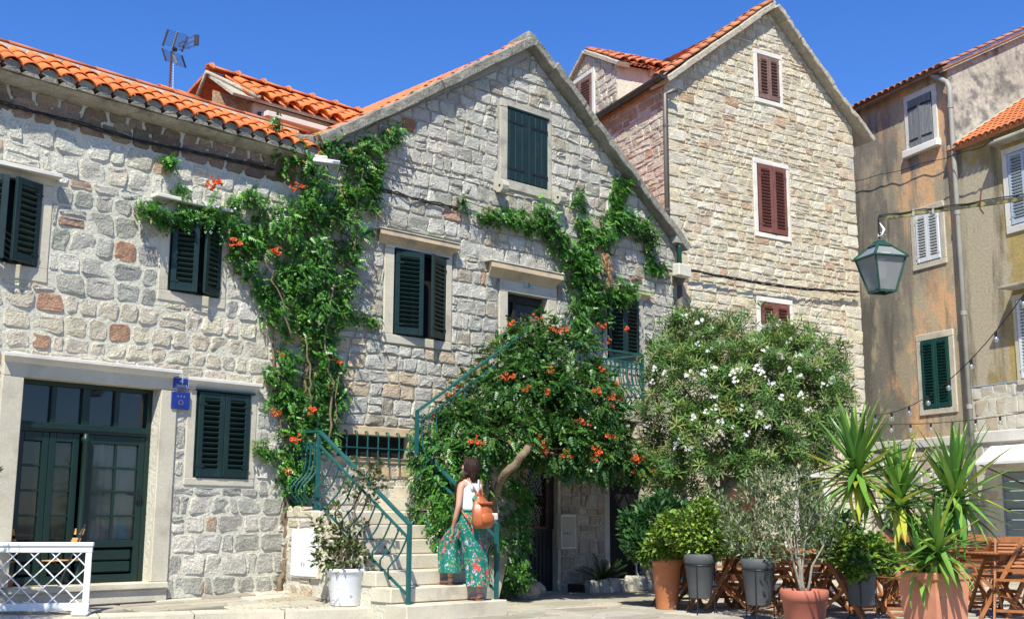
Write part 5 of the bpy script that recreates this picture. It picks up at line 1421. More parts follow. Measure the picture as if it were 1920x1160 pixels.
sB_ = [([(552, 900), (556, 850), (560, 800), (572, 740)], 34, 46, .3), ([(575, 760), (585, 680), (575, 600), (570, 520)], 46, 52, .36), ([(570, 560), (575, 480), (580, 400), (572, 320)], 50, 42, .36),
       ([(560, 330), (556, 290), (550, 270)], 34, 16, .25), ([(610, 700), (615, 760), (610, 800), (605, 830)], 26, 16, .25), ([(575, 300), (640, 290), (700, 265), (752, 245)], 26, 13, .2),
       ([(665, 290), (655, 360), (640, 430), (640, 500)], 30, 30, .25), ([(690, 280), (700, 320), (695, 345)], 18, 10, .15), ([(640, 500), (625, 560), (620, 620)], 36, 22, .3), ([(700, 300), (690, 400), (675, 440)], 14, 10, .14),
       ([(625, 580), (660, 590), (705, 602)], 9, 7, .1), ([(600, 620), (625, 700), (630, 760)], 18, 14, .2), ([(555, 880), (560, 920), (548, 945)], 20, 12, .15), ([(590, 260), (630, 262)], 14, 14, .2)]
pb = np.concatenate([strand_points(PB, p, a, b, 560, d, seed=20+k) for k, (p, a, b, d) in enumerate(sB_)])
wall_vine(V1, PA, pa, VINE, (.09, .19)); wall_vine(V1, PB, pb, VINE, (.09, .20))
stem(V1, PA, [(517, 1108), (522, 1080), (531, 1040), (527, 980), (534, 930), (533, 860)], .035, .022, -.06, wob=.035); stem(V1, PA, [(530, 1105), (526, 1060), (535, 1000), (530, 930)], .02, .016, -.09, wob=.03)
stem(V1, PB, [(548, 860), (560, 760), (575, 640), (570, 500), (575, 380)], .03, .018, -.1); stem(V1, PB, [(605, 800), (606, 760), (612, 700)], .012, .008, -.3); stem(V1, PB, [(556, 760), (552, 700), (545, 640)], .012, .01, -.34)
stem(V1, PB, [(590, 820), (598, 720), (585, 620), (600, 540)], .016, .01, -.32, wob=.05); stem(V1, PB, [(640, 480), (655, 400), (665, 320)], .014, .008, -.22, wob=.04); stem(V1, PA, [(520, 640), (500, 560), (470, 490)], .012, .008, -.3, wob=.05)
stem(V1, PA, [(533, 880), (510, 700), (500, 560), (450, 440), (330, 395)], .02, .008, -.05)
mkv = lambda pl, L_, d=.3: [tuple(pl.P(*(lambda w: (w[0], -d, w[1]))(pl.W(x, y, -d)))) for x, y in L_]
dd1 = pb[NR.uniform(size=len(pb)) < .025]; dd1[:, 1] -= .05; wall_vine(V1, PB, dd1, [(.35, .24, .10), (.28, .17, .08), (.30, .30, .06)], (.08, .14), 'dry_leaves', 'leaf_matt', droop=1.2)
flowers(V1, mkv(PA, [(404, 338), (398, 347), (411, 343), (440, 455), (449, 459), (515, 472), (526, 664), (518, 772)], .28)); flowers(V1, mkv(PB, [(562, 349), (550, 352), (589, 768), (585, 772), (545, 826), (553, 823), (632, 679), (541, 882)], .34))
# ---- vine round the upper door
V2 = thing('climbing_vine', 'green vine arching over the door numbered 5 and the window right of it', 'vine')
sC_ = [([(858, 375), (890, 395), (930, 405), (975, 415), (1015, 420)], 12, 26, .16), ([(1005, 385), (1012, 410), (1030, 440), (1055, 470), (1070, 505)], 14, 38, .3), ([(1078, 360), (1083, 400), (1092, 440), (1095, 480)], 14, 18, .12),
       ([(1165, 335), (1155, 365), (1150, 400)], 16, 22, .12), ([(1150, 400), (1175, 420), (1205, 430), (1216, 465)], 24, 16, .25), ([(1150, 410), (1125, 440), (1100, 475), (1090, 520)], 22, 38, .3),
       ([(1090, 500), (1095, 550), (1090, 610)], 40, 42, .34), ([(1105, 540), (1150, 560), (1175, 555)], 24, 12, .28), ([(1130, 520), (1160, 535), (1180, 540)], 14, 8, .3), ([(1215, 460), (1212, 500), (1235, 510)], 12, 8, .1), ([(1205, 500), (1245, 495)], 7, 8, .08), ([(1120, 590), (1135, 612)], 20, 16, .2), ([(1070, 590), (1080, 640)], 22, 20, .25)]
pc = np.concatenate([strand_points(PB, p, a, b, 640, d, seed=50+k) for k, (p, a, b, d) in enumerate(sC_)])
wall_vine(V2, PB, pc, VINE, (.09, .19))
dead = strand_points(PB, [(1100, 475), (1103, 510), (1108, 535)], 9, 6, 900, .1, seed=80); dead[:, 1] -= .36
wall_vine(V2, PB, dead, [(.42, .25, .12), (.36, .2, .1)], (.08, .13), 'dry_leaves', 'leaf_matt', droop=1.4)
stem(V2, PB, [(1090, 640), (1092, 560), (1085, 480), (1040, 430), (930, 402), (860, 376)], .02, .006, -.08); stem(V2, PB, [(1090, 520), (1130, 440), (1155, 390), (1165, 340)], .014, .005, -.06)
flowers(V2, mkv(PB, [(1125, 612), (1131, 610), (1176, 616), (1143, 640)], .4))

# ---- crowns made of lobes of leaves
def lobes(L_, n_per, shell=.55, seed=0):
    """points and outward normals in ellipsoid lobes (centre, radii)"""
    P, N = [], []
    cs = np.array([c for c, r in L_]); rs = np.array([np.mean(r) for c, r in L_])
    for c, r in L_:
        r = np.array(r if hasattr(r, '__len__') else (r, r, r)); n = int(n_per*np.mean(r)**2*12)
        d = rand_unit(n); q = NR.uniform(shell, 1.0, n)**.6*(1+.12*NR.normal(size=n))
        p = np.array(c)+d*r*q[:, None]
        P.append(p); N.append(d)
    P = np.concatenate(P); N = np.concatenate(N)
    # drop most points deep inside other lobes
    inside = np.zeros(len(P))
    for c, r in zip(cs, rs): inside += (np.linalg.norm(P-c, axis=1) < r*.72)
    keep = (inside == 0) | (NR.uniform(size=len(P)) < .35)
    return P[keep], N[keep]
V3 = thing('flowering_bush', 'big dark green trumpet vine bush with orange flowers spilling over the stairs', 'bush')
bl = [(1000, 635, 16.6, 52), (955, 690, 16.4, 60), (1050, 680, 16.6, 72), (1100, 715, 16.6, 34), (905, 745, 16.0, 52), (990, 755, 16.0, 95), (1085, 760, 16.2, 85), (870, 795, 15.4, 46), (845, 770, 15.6, 30), (1125, 815, 16.3, 52), (1170, 855, 16.3, 34),
      (1040, 825, 15.8, 62), (955, 810, 15.5, 56), (1110, 835, 16.0, 58), (905, 825, 15.2, 36), (1200, 875, 16.3, 20), (1000, 690, 16.2, 60), (1140, 860, 16.2, 40), (1075, 865, 15.9, 30)]
LL = [(tuple(at(x, y, Y)), (r/FPX*Y*1.0, r/FPX*Y*.9, r/FPX*Y*.92)) for x, y, Y, r in bl]
P, N = lobes(LL, 270); keep_ = np.array([noise.noise(Vector(p)*2.6)+.4*noise.noise(Vector(p)*6) > -.30 for p in P]); P, N = P[keep_], N[keep_]
n = len(P); D = N*.8+np.array([0, 0, -.55])+rand_unit(n)*.6; Nn = N*.5+np.array([0, 0, .9])+rand_unit(n)*.35
leaf_mesh('foliage', P, D, Nn, NR.uniform(.13, .23, n), *PINN, shades(n, VINE_DK, .25), V3)
k_ = NR.randint(0, len(P), 340); leaf_mesh('flower_buds', P[k_]+N[k_]*.05, N[k_]+np.array([0, 0, .4]), rand_unit(340), NR.uniform(.10, .18, 340), *pinnate(5, .14, .2, .1), shades(340, [(.30, .33, .03), (.22, .28, .03)]), V3, 'leaf_matt')
fl = [(1003, 594), (1015, 598), (960, 606), (1034, 620), (1045, 622), (1058, 618), (924, 664), (892, 680), (906, 683), (892, 697), (858, 722), (845, 740), (838, 742), (948, 706), (960, 705), (991, 729), (1022, 733), (1032, 695), (1140, 693), (1130, 690), (1155, 720), (1148, 745), (1160, 747), (1085, 790), (1102, 796), (1018, 833), (1020, 845), (1060, 850), (1067, 855), (889, 828), (901, 830), (1115, 838), (1122, 848), (1117, 857), (1145, 817), (1085, 878), (1110, 885), (1162, 888), (1190, 858), (1200, 862), (1190, 885), (1205, 890), (1227, 883), (815, 776), (862, 835), (1018, 880), (978, 890), (1118, 734), (1145, 760), (1010, 815)]
def on_crown(x, y, LL_, out=.05):
    """point on the side of the crown that faces the square, along a line of sight; misses are pulled on to the nearest lobe"""
    d = ray(x, y).normalized(); o = cam.location; best = None; near = None
    for c, r in LL_:
        c = Vector(c); rr_ = sum(r)/3; t = (c-o).dot(d); p_ = o+d*t; q = (c-p_).length
        if q < rr_:
            tt = t-math.sqrt(max(0, rr_**2-q*q)); best = tt if best is None or tt < best else best
        if near is None or q-rr_ < near[0]: near = (q-rr_, c+(p_-c)*(rr_/max(q, 1e-6)))
    return tuple(o+d*(best-out)) if best is not None else tuple(near[1])
hit = [on_crown(x, y, LL) for x, y in fl]
flowers(V3, hit)
def trunk(par, pts, r0, r1, m='bark', name='trunk', n=8):
    pts = [Vector(p) for p in pts]; q = []
    for a, b in zip(pts, pts[1:]):
        for k in range(4): q.append(a.lerp(b, k/4)+Vector((R.uniform(-.3, .3), R.uniform(-.3, .3), R.uniform(-.3, .3)))*min(r0, .06))
    q.append(pts[-1]); k_ = len(q)
    return MB().tube(q, [r0+(r1-r0)*i/k_ for i in range(k_)], n).build(name, m, par, smooth=True)
g_ = ground(940, 1106)
trunk(V3, [g_, at(926, 1000, 16.6), at(921, 932, 15.5), at(950, 886, 15.15), at(984, 848, 15.05), at(1000, 822, 15.6), at(1010, 790, 16.2)], .055, .05)
trunk(V3, [at(925, 940, 15.6), at(915, 870, 15.6), at(900, 810, 15.9)], .03, .015)
for _ in range(14):
    c, r = LL[R.randrange(len(LL))]; trunk(V3, [at(990, 845, 15.4), Vector(c)*.5+Vector(at(990, 845, 15.6))*.5, Vector(c)], .018, .006, name='branch', n=5)
# drooping right wing and lower creeper around the foot and beside the gate
V4 = thing('leafy_creeper', 'bright green creeper hanging over the right stair railing down to the paving', 'creeper')
bl4 = [(800, 815, 15.3, 30), (825, 860, 15.2, 42), (800, 900, 15.3, 34), (840, 920, 15.1, 40), (790, 850, 15.6, 26), (850, 960, 14.8, 34), (880, 900, 15.2, 36), (800, 960, 15.3, 30), (825, 995, 14.9, 22), (948, 1058, 16.5, 16), (968, 1088, 16.7, 14), (937, 1088, 16.5, 16), (990, 1094, 16.8, 10), (890, 860, 15.7, 34)]
LL4 = [(tuple(at(x, y, Y)), (r/FPX*Y, r/FPX*Y*.7, r/FPX*Y*1.1)) for x, y, Y, r in bl4]
P, N = lobes(LL4, 420, .3); n = len(P); D = N*.6+np.array([0, -.2, -.6])+rand_unit(n)*.6; Nn = N*.5+np.array([0, -.2, .9])+rand_unit(n)*.35
leaf_mesh('foliage', P, D, Nn, NR.uniform(.09, .17, n), *PINN, shades(n, VINE, .22), V4)
PF = Plane(*PB.P(0, -1.13, 0).xy, 46.99)
pv = np.concatenate([strand_points(PF, p, a, b, 640, d, seed=90+k) for k, (p, a, b, d) in enumerate([([(950, 870), (958, 950), (962, 1030), (965, 1090)], 34, 20, .22), ([(970, 880), (978, 960), (975, 1030)], 20, 12, .2), ([(925, 960), (930, 1040)], 16, 12, .12)])])
wall_vine(V4, PF, pv, VINE, (.08, .16), name='ivy_foliage')
for x0_, x1_ in ((958, 962),): trunk(V4, [ground(x0_, 1104), at(x0_+5, 1000, 16.4), at(x1_, 930, 16.4)], .014, .008, name='stem', n=5)
for x0_, x1_ in ((840, 830), (860, 850), (800, 805)): trunk(V4, [PB.P(1.65, -1.3, .0), at(x0_, 960, 15.3), at(x1_, 840, 15.4)], .014, .008, name='stem', n=5)

# ---- oleander
OL = thing('oleander_tree', 'round oleander tree with narrow leaves and white flowers before the tall house', 'oleander')
bo = [(1300, 640, 17.8, 62), (1370, 658, 17.6, 62), (1460, 672, 17.6, 70), (1530, 690, 17.6, 60), (1260, 700, 17.2, 52), (1330, 720, 17.0, 85), (1420, 740, 16.8, 95), (1500, 760, 17.0, 88), (1560, 760, 17.3, 45), (1250, 780, 17.0, 55),
      (1330, 820, 16.7, 85), (1430, 830, 16.7, 80), (1510, 830, 17.0, 60), (1260, 860, 17.0, 60), (1320, 890, 16.9, 50), (1240, 900, 17.0, 36), (1395, 622, 17.8, 30), (1500, 635, 17.8, 30), (1565, 800, 17.3, 34), (1290, 620, 17.8, 34), (1240, 660, 17.4, 28), (1450, 690, 16.9, 60)]
LO = [(tuple(at(x, y, Y)), (r/FPX*Y*.95, r/FPX*Y*.85, r/FPX*Y*.95)) for x, y, Y, r in bo]
P, N = lobes(LO, 205, .35); out_s = NR.uniform(size=len(P)) < .12; P[out_s] += N[out_s]*NR.uniform(.05, .26, (out_s.sum(), 1)); P = P[[noise.noise(Vector(p)*1.7) > -.28 for p in P]] if False else P
keep_ = np.array([noise.noise(Vector(p)*2.3)+.35*noise.noise(Vector(p)*5) > -.22 for p in P]); P, N = P[keep_], N[keep_]; n = len(P)
# each point is a shoot tip with a whorl of narrow leaves
LT, LF = [], []
for k in range(9):
    a = 2.4*k; el = .25+.5*(k/9); c0 = (0, .12+.05*k, 0); d = (math.cos(a)*math.cos(el), math.sin(el), math.sin(a)*math.cos(el)); w = .07
    sx = (-math.sin(a), 0, math.cos(a)); o = len(LT)
    LT += [c0, tuple(c0[i]+d[i]*.5-sx[i]*w for i in range(3)), tuple(c0[i]+d[i]*.5+sx[i]*w for i in range(3)), tuple(c0[i]+d[i]*1.0+(0, -.12, 0)[i] for i in range(3))]; LF += [(o, o+1, o+2), (o+1, o+3, o+2)]
D = N*.6+np.array([0, 0, .7])+rand_unit(n)*.5
OLE = [(.085, .19, .04), (.065, .155, .035), (.12, .235, .05), (.05, .12, .03), (.19, .27, .07), (.20, .21, .06), (.15, .24, .05)]
leaf_mesh('foliage', P, D, rand_unit(n), NR.uniform(.10, .17, n), LT, LF, shades(n, OLE, .2), OL, 'leaf_matt')
WH = []
for s_ in range(4):
    rr = random.Random(s_+77); mb = MB()
    for k in range(7):
        c0 = Vector((rr.uniform(-1, 1), rr.uniform(-1, 1), rr.uniform(-.7, .7)))*.055; nn = Vector((rr.uniform(-.6, .6), -1, rr.uniform(-.2, .8))).normalized(); a = nn.orthogonal().normalized(); b = nn.cross(a)
        for q in range(5):
            t = 2*math.pi*q/5; c1 = c0+(a*math.cos(t)+b*math.sin(t))*.028+nn*.008; c2 = c0+(a*math.cos(t-.5)+b*math.sin(t-.5))*.02+nn*.004; c3 = c0+(a*math.cos(t+.5)+b*math.sin(t+.5))*.02+nn*.004
            mb.add([c0, c2, c1, c3], [(0, 1, 2), (0, 2, 3)])
    WH.append(mb.mesh('flower_cluster', 'petal', tint=(.78, .77, .70)))
of = [(1283, 593), (1312, 604), (1335, 618), (1372, 600), (1432, 600), (1456, 606), (1484, 600), (1228, 690), (1340, 690), (1290, 700), (1320, 700), (1375, 700), (1387, 692), (1433, 655), (1463, 668), (1480, 692), (1500, 705), (1520, 650), (1536, 690), (1545, 720), (1340, 745), (1338, 765), (1325, 772), (1300, 780), (1352, 790), (1370, 800), (1278, 820), (1270, 835), (1293, 842), (1385, 765), (1380, 712), (1430, 700), (1410, 640), (1395, 655), (1465, 745), (1425, 775), (1440, 800), (1400, 812), (1420, 690), (1502, 740), (1517, 768), (1480, 640), (1225, 715), (1247, 700), (1500, 668), (1350, 640), (1310, 645), (1560, 712), (1448, 720), (1330, 655)]
hit = [on_crown(x, y, LO) for x, y in of]
flowers(OL, hit, WH, sc=(.75, 1.25))
g_ = ground(1330, 1062)
trunk(OL, [g_, at(1318, 985, g_.y), at(1345, 930, 17.2), at(1385, 895, 17.0), at(1400, 840, 17.0)], .13, .07, 'bark_grey'); trunk(OL, [at(1345, 930, 17.2), at(1330, 890, 17.1), at(1310, 820, 17.0)], .06, .03, 'bark_grey', 'branch')
for _ in range(26):
    c, r = LO[R.randrange(len(LO))]; trunk(OL, [at(1390, 880, 17.0), Vector(c)*.5+Vector(at(1390, 860, 17.1))*.5, Vector(c)], .03, .008, 'bark_grey', 'branch', 5)
# ================================================================== SIGNS, LAMPS, CABLES
def text(s, size, parent, loc, rot, m, name='lettering', ext=.0008):
    cu = bpy.data.curves.new(name+'_outline', 'FONT'); cu.body = s; cu.size = size; cu.align_x = 'CENTER'; cu.align_y = 'CENTER'; cu.extrude = ext; cu.materials.append(MAT[m])
    to = bpy.data.objects.new('tmp_text', cu); C.objects.link(to); bpy.context.view_layer.update()
    me = bpy.data.meshes.new_from_object(to.evaluated_get(bpy.context.evaluated_depsgraph_get())); bpy.data.objects.remove(to); bpy.data.curves.remove(cu)
    return link(name, me, parent, loc, rot)
UPR = (math.pi/2, 0, 0)
hn = PA.rect((325, 706), (352, 729), -.03); s4 = thing('house_number_sign', 'small blue enamel plate with white 4 and street name under the door cornice', 'sign', PA.o, PA.rz)
x0, x1, z0, z1 = hn; y = -.055
MB().block(x0, x1, y, -.03, z0, z1, .003).build('plate', 'enamel_blue', s4)
fr = MB(); w = .003
for a, b, c, d in ((x0+.008, x1-.008, z1-.011, z1-.008), (x0+.008, x1-.008, z0+.008, z0+.011), (x0+.008, x0+.011, z0+.011, z1-.011), (x1-.011, x1-.008, z0+.011, z1-.011)): fr.box(a, b, y-.0012, y-.0002, c, d)
fr.build('border', 'print_white', s4)
text('4', .10, s4, ((x0+x1)/2, y-.002, z0+(z1-z0)*.63), UPR, 'print_white', ext=.001); text('TRG ŠKOR', .030, s4, ((x0+x1)/2, y-.002, z0+(z1-z0)*.22), UPR, 'print_white', ext=.001)
pq = PA.rect((321, 733), (353, 768), -.03); x0, x1, z0, z1 = pq
pl4 = thing('guest_house_plaque', 'dark blue plaque with three stars and a small house emblem beside the shuttered window', 'plaque', PA.o, PA.rz)
MB().block(x0, x1, y, -.03, z0, z1, .003).build('plate', 'plaque_blue', pl4)
for k in range(3): 
    cx_, cz_ = (x0+x1)/2+(k-1)*.042, z1-.055; pts = [(cx_+(.015 if q % 2 == 0 else .006)*math.sin(math.pi*q/5), y-.0015, cz_+(.015 if q % 2 == 0 else .006)*math.cos(math.pi*q/5)) for q in range(10)]
    MB().add(pts, [tuple(range(10))]).build('star', 'print_gold', pl4)
cx_, cz_ = (x0+x1)/2, z1-.125; em = MB()
for a, b in (((-.035, 0), (0, .028)), ((0, .028), (.035, 0)), ((-.026, 0), (-.026, -.026)), ((.026, 0), (.026, -.026)), ((-.026, -.026), (.026, -.026))): em.bar((cx_+a[0], y-.002, cz_+a[1]), (cx_+b[0], y-.002, cz_+b[1]), .004)
em.build('house_emblem', 'print_gold', pl4)
for k, wl_ in enumerate((.11, .09)): MB().box(cx_-wl_/2, cx_+wl_/2, y-.0015, y-.0003, z0+.05-.022*k, z0+.058-.022*k).build('faint_line', 'stucco_grey' if False else 'enamel_blue', pl4)
for a in (x0+.012, x1-.012):
    for b in (z0+.012, z1-.012): MB().lathe([(.004, 0), (.004, .004)], 8).build('screw', 'chrome', pl4, loc=(a, y, b), rot=UPR)
n5 = PB.rect((982, 527), (1000, 542), -.04); x0, x1, z0, z1 = n5; s5 = thing('house_number_sign', 'pale little plate with black 5 over the upper door', 'sign', PB.o, PB.rz)
MB().block(x0, x1, -.05, -.03, z0, z1, .002).build('plate', 'sign_grey', s5); text('5', .115, s5, ((x0+x1)/2, -.052, (z0+z1)/2), UPR, 'print_dark', ext=.001)
# flood lamp in the vine
fl_ = thing('flood_lamp', 'white flood lamp sticking out of the vine below the valley of the roofs', 'lamp'); p = PB.P(*(lambda w: (w[0], -.62, w[1]))(PB.W(612, 306, -.62)))
fl_.location = p; fl_.rotation_euler = (rad(12), rad(12), rad(-20))
MB().block(-.15, .15, -.10, .10, -.0, .055, .012).build('housing', 'plastic_white', fl_); MB().block(-.13, .13, -.085, .085, -.03, -.0, .01).build('lamp_glass', 'pipe_grey', fl_); MB().block(-.155, -.02, -.06, .06, .055, .09, .012).build('cap', 'plastic_white', fl_)
MB().bar((0, .1, .02), (-.05, .62, .0), .02).build('bracket', 'pipe_grey', fl_)
# cables on the walls
def cable(label, pl, pts, r=.011, y=-.06, sag=.0, m='cable', strands=2):
    o = thing('cable', label, 'cable'); W_ = [pl.W(*p, y) for p in pts]
    for s_ in range(strands):
        q = []
        for a, b in zip(W_, W_[1:]):
            for k in range(8):
                t = k/8; q.append(pl.P(a[0]+(b[0]-a[0])*t, y+.012*math.sin(s_*2+k)+R.uniform(-.004, .004), a[1]+(b[1]-a[1])*t+.018*math.sin(s_*2.2+a[0]*5+t*4)-sag*4*t*(1-t)))
        q.append(pl.P(W_[-1][0], y, W_[-1][1])); MB().tube(q, r, 5).build('strand', m, o, smooth=True)
    return o
cable('black cable bundle running along the left house just below its eave', PA, [(-10, 189), (60, 209), (151, 232), (272, 267), (392, 291), (513, 318)], .008, -.05, strands=3)
cable('dark cable line crossing the gabled house between the vine and the attic corbel', PB, [(690, 352), (745, 362), (800, 378), (862, 392)], .011, -.05)
cable('cable bundle from the junction box across the tall house to its right corner', PC, [(1290, 505), (1340, 516), (1420, 530), (1500, 541), (1560, 545), (1611, 547)], .012, -.14, strands=3)
cable('thin wire sagging across the orange house under its grey top window', PD, [(1604, 338), (1660, 326), (1720, 310), (1782, 293)], .008, -.1, strands=1)
cable('thin wire on the ochre house hanging down beside the pale blue shutters', PD, [(1778, 295), (1840, 275), (1862, 264)], .01, -.3, strands=1)
# ---- lantern on its arm
Lp = at(1652, 506, 11.0); ln_ = thing('street_lantern', 'green metal street lantern with frosted panes hanging from an iron arm', 'street lantern', Lp, rad(17))
def fpyr(w0, w1, z0, z1): return [(-w0, -w0, z0), (w0, -w0, z0), (w0, w0, z0), (-w0, w0, z0), (-w1, -w1, z1), (w1, -w1, z1), (w1, w1, z1), (-w1, w1, z1)]
pyf = [(0,1,5,4), (1,2,6,5), (2,3,7,6), (3,0,4,7)]
wt, wb_, zt, zb = .165, .09, .105, -.215
for k in range(4):
    a0, a1 = fpyr(wb_, wt, zb, zt)[k], fpyr(wb_, wt, zb, zt)[k+4]; MB().bar(a0, a1, .022).build('corner_bar', 'green_lamp' if False else 'green_rail2', ln_) if False else None
mat('lantern_green', (.016, .062, .042), rough=.5, var=.15, vs_=9)
V_ = fpyr(wb_, wt, zb, zt)
for k in range(4):
    MB().bar(V_[k], V_[k+4], .018).build('corner_bar', 'lantern_green', ln_); MB().bar(V_[k], V_[(k+1) % 4], .02).build('bottom_bar', 'lantern_green', ln_)
    q = [Vector(V_[i])*.985 for i in pyf[k]]; MB().add(q, [(0, 1, 2, 3)]).build('pane', 'lantern_glass', ln_)
MB().add(fpyr(.19, .19, zt, zt+.014), pyf+[(0,3,2,1), (4,5,6,7)]).build('rim', 'lantern_green', ln_)
U_ = fpyr(.18, .07, zt+.014, zt+.125)
for k in range(4):
    MB().bar(U_[k], U_[k+4], .022).build('roof_rib', 'lantern_green', ln_)
    q = [U_[i] for i in pyf[k]]; MB().add([Vector(v)-Vector((0, 0, .002)) for v in q], [(0, 1, 2, 3)]).build('roof_pane', 'lantern_glass', ln_)
MB().add(fpyr(.092, .08, zt+.12, zt+.135), pyf+[(0,3,2,1), (4,5,6,7)]).add(fpyr(.078, .042, zt+.137, zt+.168), pyf+[(0,3,2,1), (4,5,6,7)]).add(fpyr(.046, .028, zt+.169, zt+.182), pyf+[(0,3,2,1), (4,5,6,7)]).build('cap', 'lantern_green', ln_)
MB().lathe([(.0, zt-.02), (.055, zt-.01), (.06, zt+.0)], 14).lathe([(.035, -.08), (.05, -.02), (.05, .04), (.02, .09)], 14).build('bulb', 'bulb', ln_, smooth=True)
MB().box(-.045, .045, -.10, .10, zt+.03, zt+.05).build('reflector', 'plastic_white', ln_)
MB().tube([(0, 0, zt+.2), (0, 0, zt+.40)], .010, 6).build('hanger', 'black_iron', ln_)
for k in range(3): MB().tube([(.01, 0, zt+.36), (.04+.01*k, -.01, zt+.30), (.02, -.02, zt+.24), (-.015, 0, zt+.22), (.0, .01, zt+.27), (.05+.02*k, .02, zt+.25)], .006, 5).build('wire', 'cable_white', ln_, smooth=True)
arm = thing('lantern_arm', 'long flat iron arm reaching in from the right edge to hold the lantern', 'lamp bracket')
a0 = at(1652, 410, 11.0); a0 = Vector((Lp.x, Lp.y, Lp.z+zt+.40)); a1 = at(1840, 383, 11.0); a2 = at(1925, 371, 11.0); a3 = a2+(a2-a1)*3.2
MB().bar(a0, a1, .018, .038).build('flat_bar', 'iron_arm', arm); MB().bar(a1-(a1-a0)*.03, a3, .03, .045).build('thick_bar', 'iron_arm', arm)
MB().tube([a0+(a1-a0)*t+Vector((0, -.015, .026+.006*math.sin(t*20))) for t in [k/14 for k in range(15)]]+[a1+(a3-a1)*t+Vector((0, -.02, .035)) for t in (0.1, .5, 1)], .007, 5).build('lamp_wire', 'cable', arm, smooth=True)
MB().tube([at(1840, 357, 10.96), at(1838, 375, 10.95), at(1838, 392, 10.95), at(1845, 401, 10.95)], .008, 5).build('hook', 'rust_iron', arm)
for x in (1711, 1748): p = at(x, 399-(x-1711)*.11, 11.0); MB().box(p.x-.012, p.x+.012, p.y-.02, p.y+.02, p.z-.035, p.z+.03).build('clip', 'pipe_grey', arm)
MB().block(a3.x-.02, a3.x+.06, a3.y-.2, a3.y+.2, a3.z-.25, a3.z+.25, .01).build('wall_plate', 'rust_iron', arm)
# building that carries the arm, just outside the picture
# ---- strings of bulbs
def bulbs(label, P0, P1, sag, n, r=.006, first=.06):
    o = thing('string_lights', label, 'string lights', group=None); P0, P1 = Vector(P0), Vector(P1); f = lambda t: P0.lerp(P1, t)-Vector((0, 0, sag*4*t*(1-t)))
    MB().tube([f(k/24) for k in range(25)], r, 5).build('wire', 'cable', o, smooth=True)
    for k in range(n):
        p = f((k+first*10*.5+.2)/n)
        MB().lathe([(.014, 0), (.018, -.01), (.018, -.05), (.012, -.055)], 8).build('socket', 'cable', o, loc=p)
        MB().lathe([(.012, -.055), (.028, -.075), (.033, -.10), (.024, -.125), (.004, -.135)], 10).build('bulb', 'lantern_glass', o, loc=p, smooth=True)
    return o
bulbs('steeper string of glass bulbs rising past the green window to the right edge', at(1600, 772, 20.5), at(1945, 515, 13.0), .55, 9)
bulbs('lower nearly level string of glass bulbs above the yucca tops', at(1590, 792, 22.0), at(1950, 768, 16.5), .10, 9)

# ================================================================== HOUSE BEHIND, ANTENNA
YB = 17.2
PH = Plane(*at(385, 180, 15.6).xy, 46)
HH = house('rear_house', 'pinkish house rising behind the left roof with bright orange tiles', PH)
q = lambda x, y, yy=0: PH.W(x, y, yy)
e0, e1 = q(424, 180, -.25), q(704, 228, -.25); r0, r1 = q(388, 147), q(708, 208)
ulo, uhi = q(385, 180)[0]+.30, q(720, 230)[0]; ze_ = (e0[1]+e1[1])/2
best = None
for k in range(8, 60):
    p_ = rad(k); t_ = PH.px(e1[0]-1, -.25+.95*math.cos(p_), ze_+.95*math.sin(p_)); want = 147+(t_[0]-388)*.19+2
    if best is None or abs(t_[1]-want) < best[0]: best = (abs(t_[1]-want), p_)
PITH = best[1]; print('rear roof', ulo, uhi, e0, e1, r0, r1, math.degrees(PITH))
tile_roof(HH, ulo+.35, uhi+.3, (-.25, ze_), PITH, 3, int((uhi-ulo)/.24), expo=.27, L_=.36, cols_tint=(.60, .17, .055), r=.105)
cyh, syh = math.cos(PITH), math.sin(PITH)
for k in range(9): link('ridge_tile', tile_mesh(.5, .085, 'tile', jit((.58, .16, .05), .1), taper=.8), HH, (ulo+.0+.44*k, -.25+.93*cyh, ze_+.93*syh+.04), (0, 0, -math.pi/2))
for k in range(9): MB().tube([(ulo+.05+.44*k, -.25+.93*cyh-.11*math.cos(a_), ze_+.93*syh+.02+.095*math.sin(a_)) for a_ in [math.pi*j/6 for j in range(7)]], .022, 6).build('ridge_collar', 'terracotta', HH)
sheet(HH, 'roof_deck', 'verge_light', [(ulo+.02, -.2, ze_-.03), (uhi+.4, -.2, ze_-.03), (uhi+.4, -.25+.95*cyh, ze_-.04+.95*syh), (ulo+.02, -.25+.95*cyh, ze_-.04+.95*syh)], .04)
sheet(HH, 'roof_back', 'tile_old', [(ulo, -.25+.95*cyh, ze_+.95*syh), (uhi+.4, -.25+.95*cyh, ze_+.95*syh), (uhi+.4, 5, ze_-1), (ulo, 5, ze_-1)], .04, (.5, .14, .06))
MB().box(ulo+.45, uhi+.4, -.05, .3, 3, ze_-.03).build('wall', 'plaster_pink', HH)
MB().add([(ulo, .35, 3), (ulo+.45, .0, 3), (ulo+.45, .0, ze_+.0), (ulo, .35, ze_+.15)], [(0, 1, 2, 3)]).build('corner_wall', 'eave_stone', HH)
MB().block(ulo+.55, uhi+.35, -.25, -.05, ze_-.25, ze_-.17, .01).build('cornice', 'plaster_white', HH)
v0 = q(382, 150, -.1); MB().tube([(ulo-.0, .9, ze_-.0), (ulo+.0, -.25+.93*cyh, ze_+.93*syh-.02), (ulo+.2, -.25+.5*cyh, ze_+.5*syh-.02), (ulo+.42, -.25, ze_-.02)], .035, 6).build('verge', 'verge_light', HH, smooth=True)
wq = PH.rect((527, 222), (554, 260), -.05); MB().block(wq[0]-.4, wq[1], -.09, -.045, wq[2]-.4, wq[3], .01).build('shutter', 'green_right', HH)
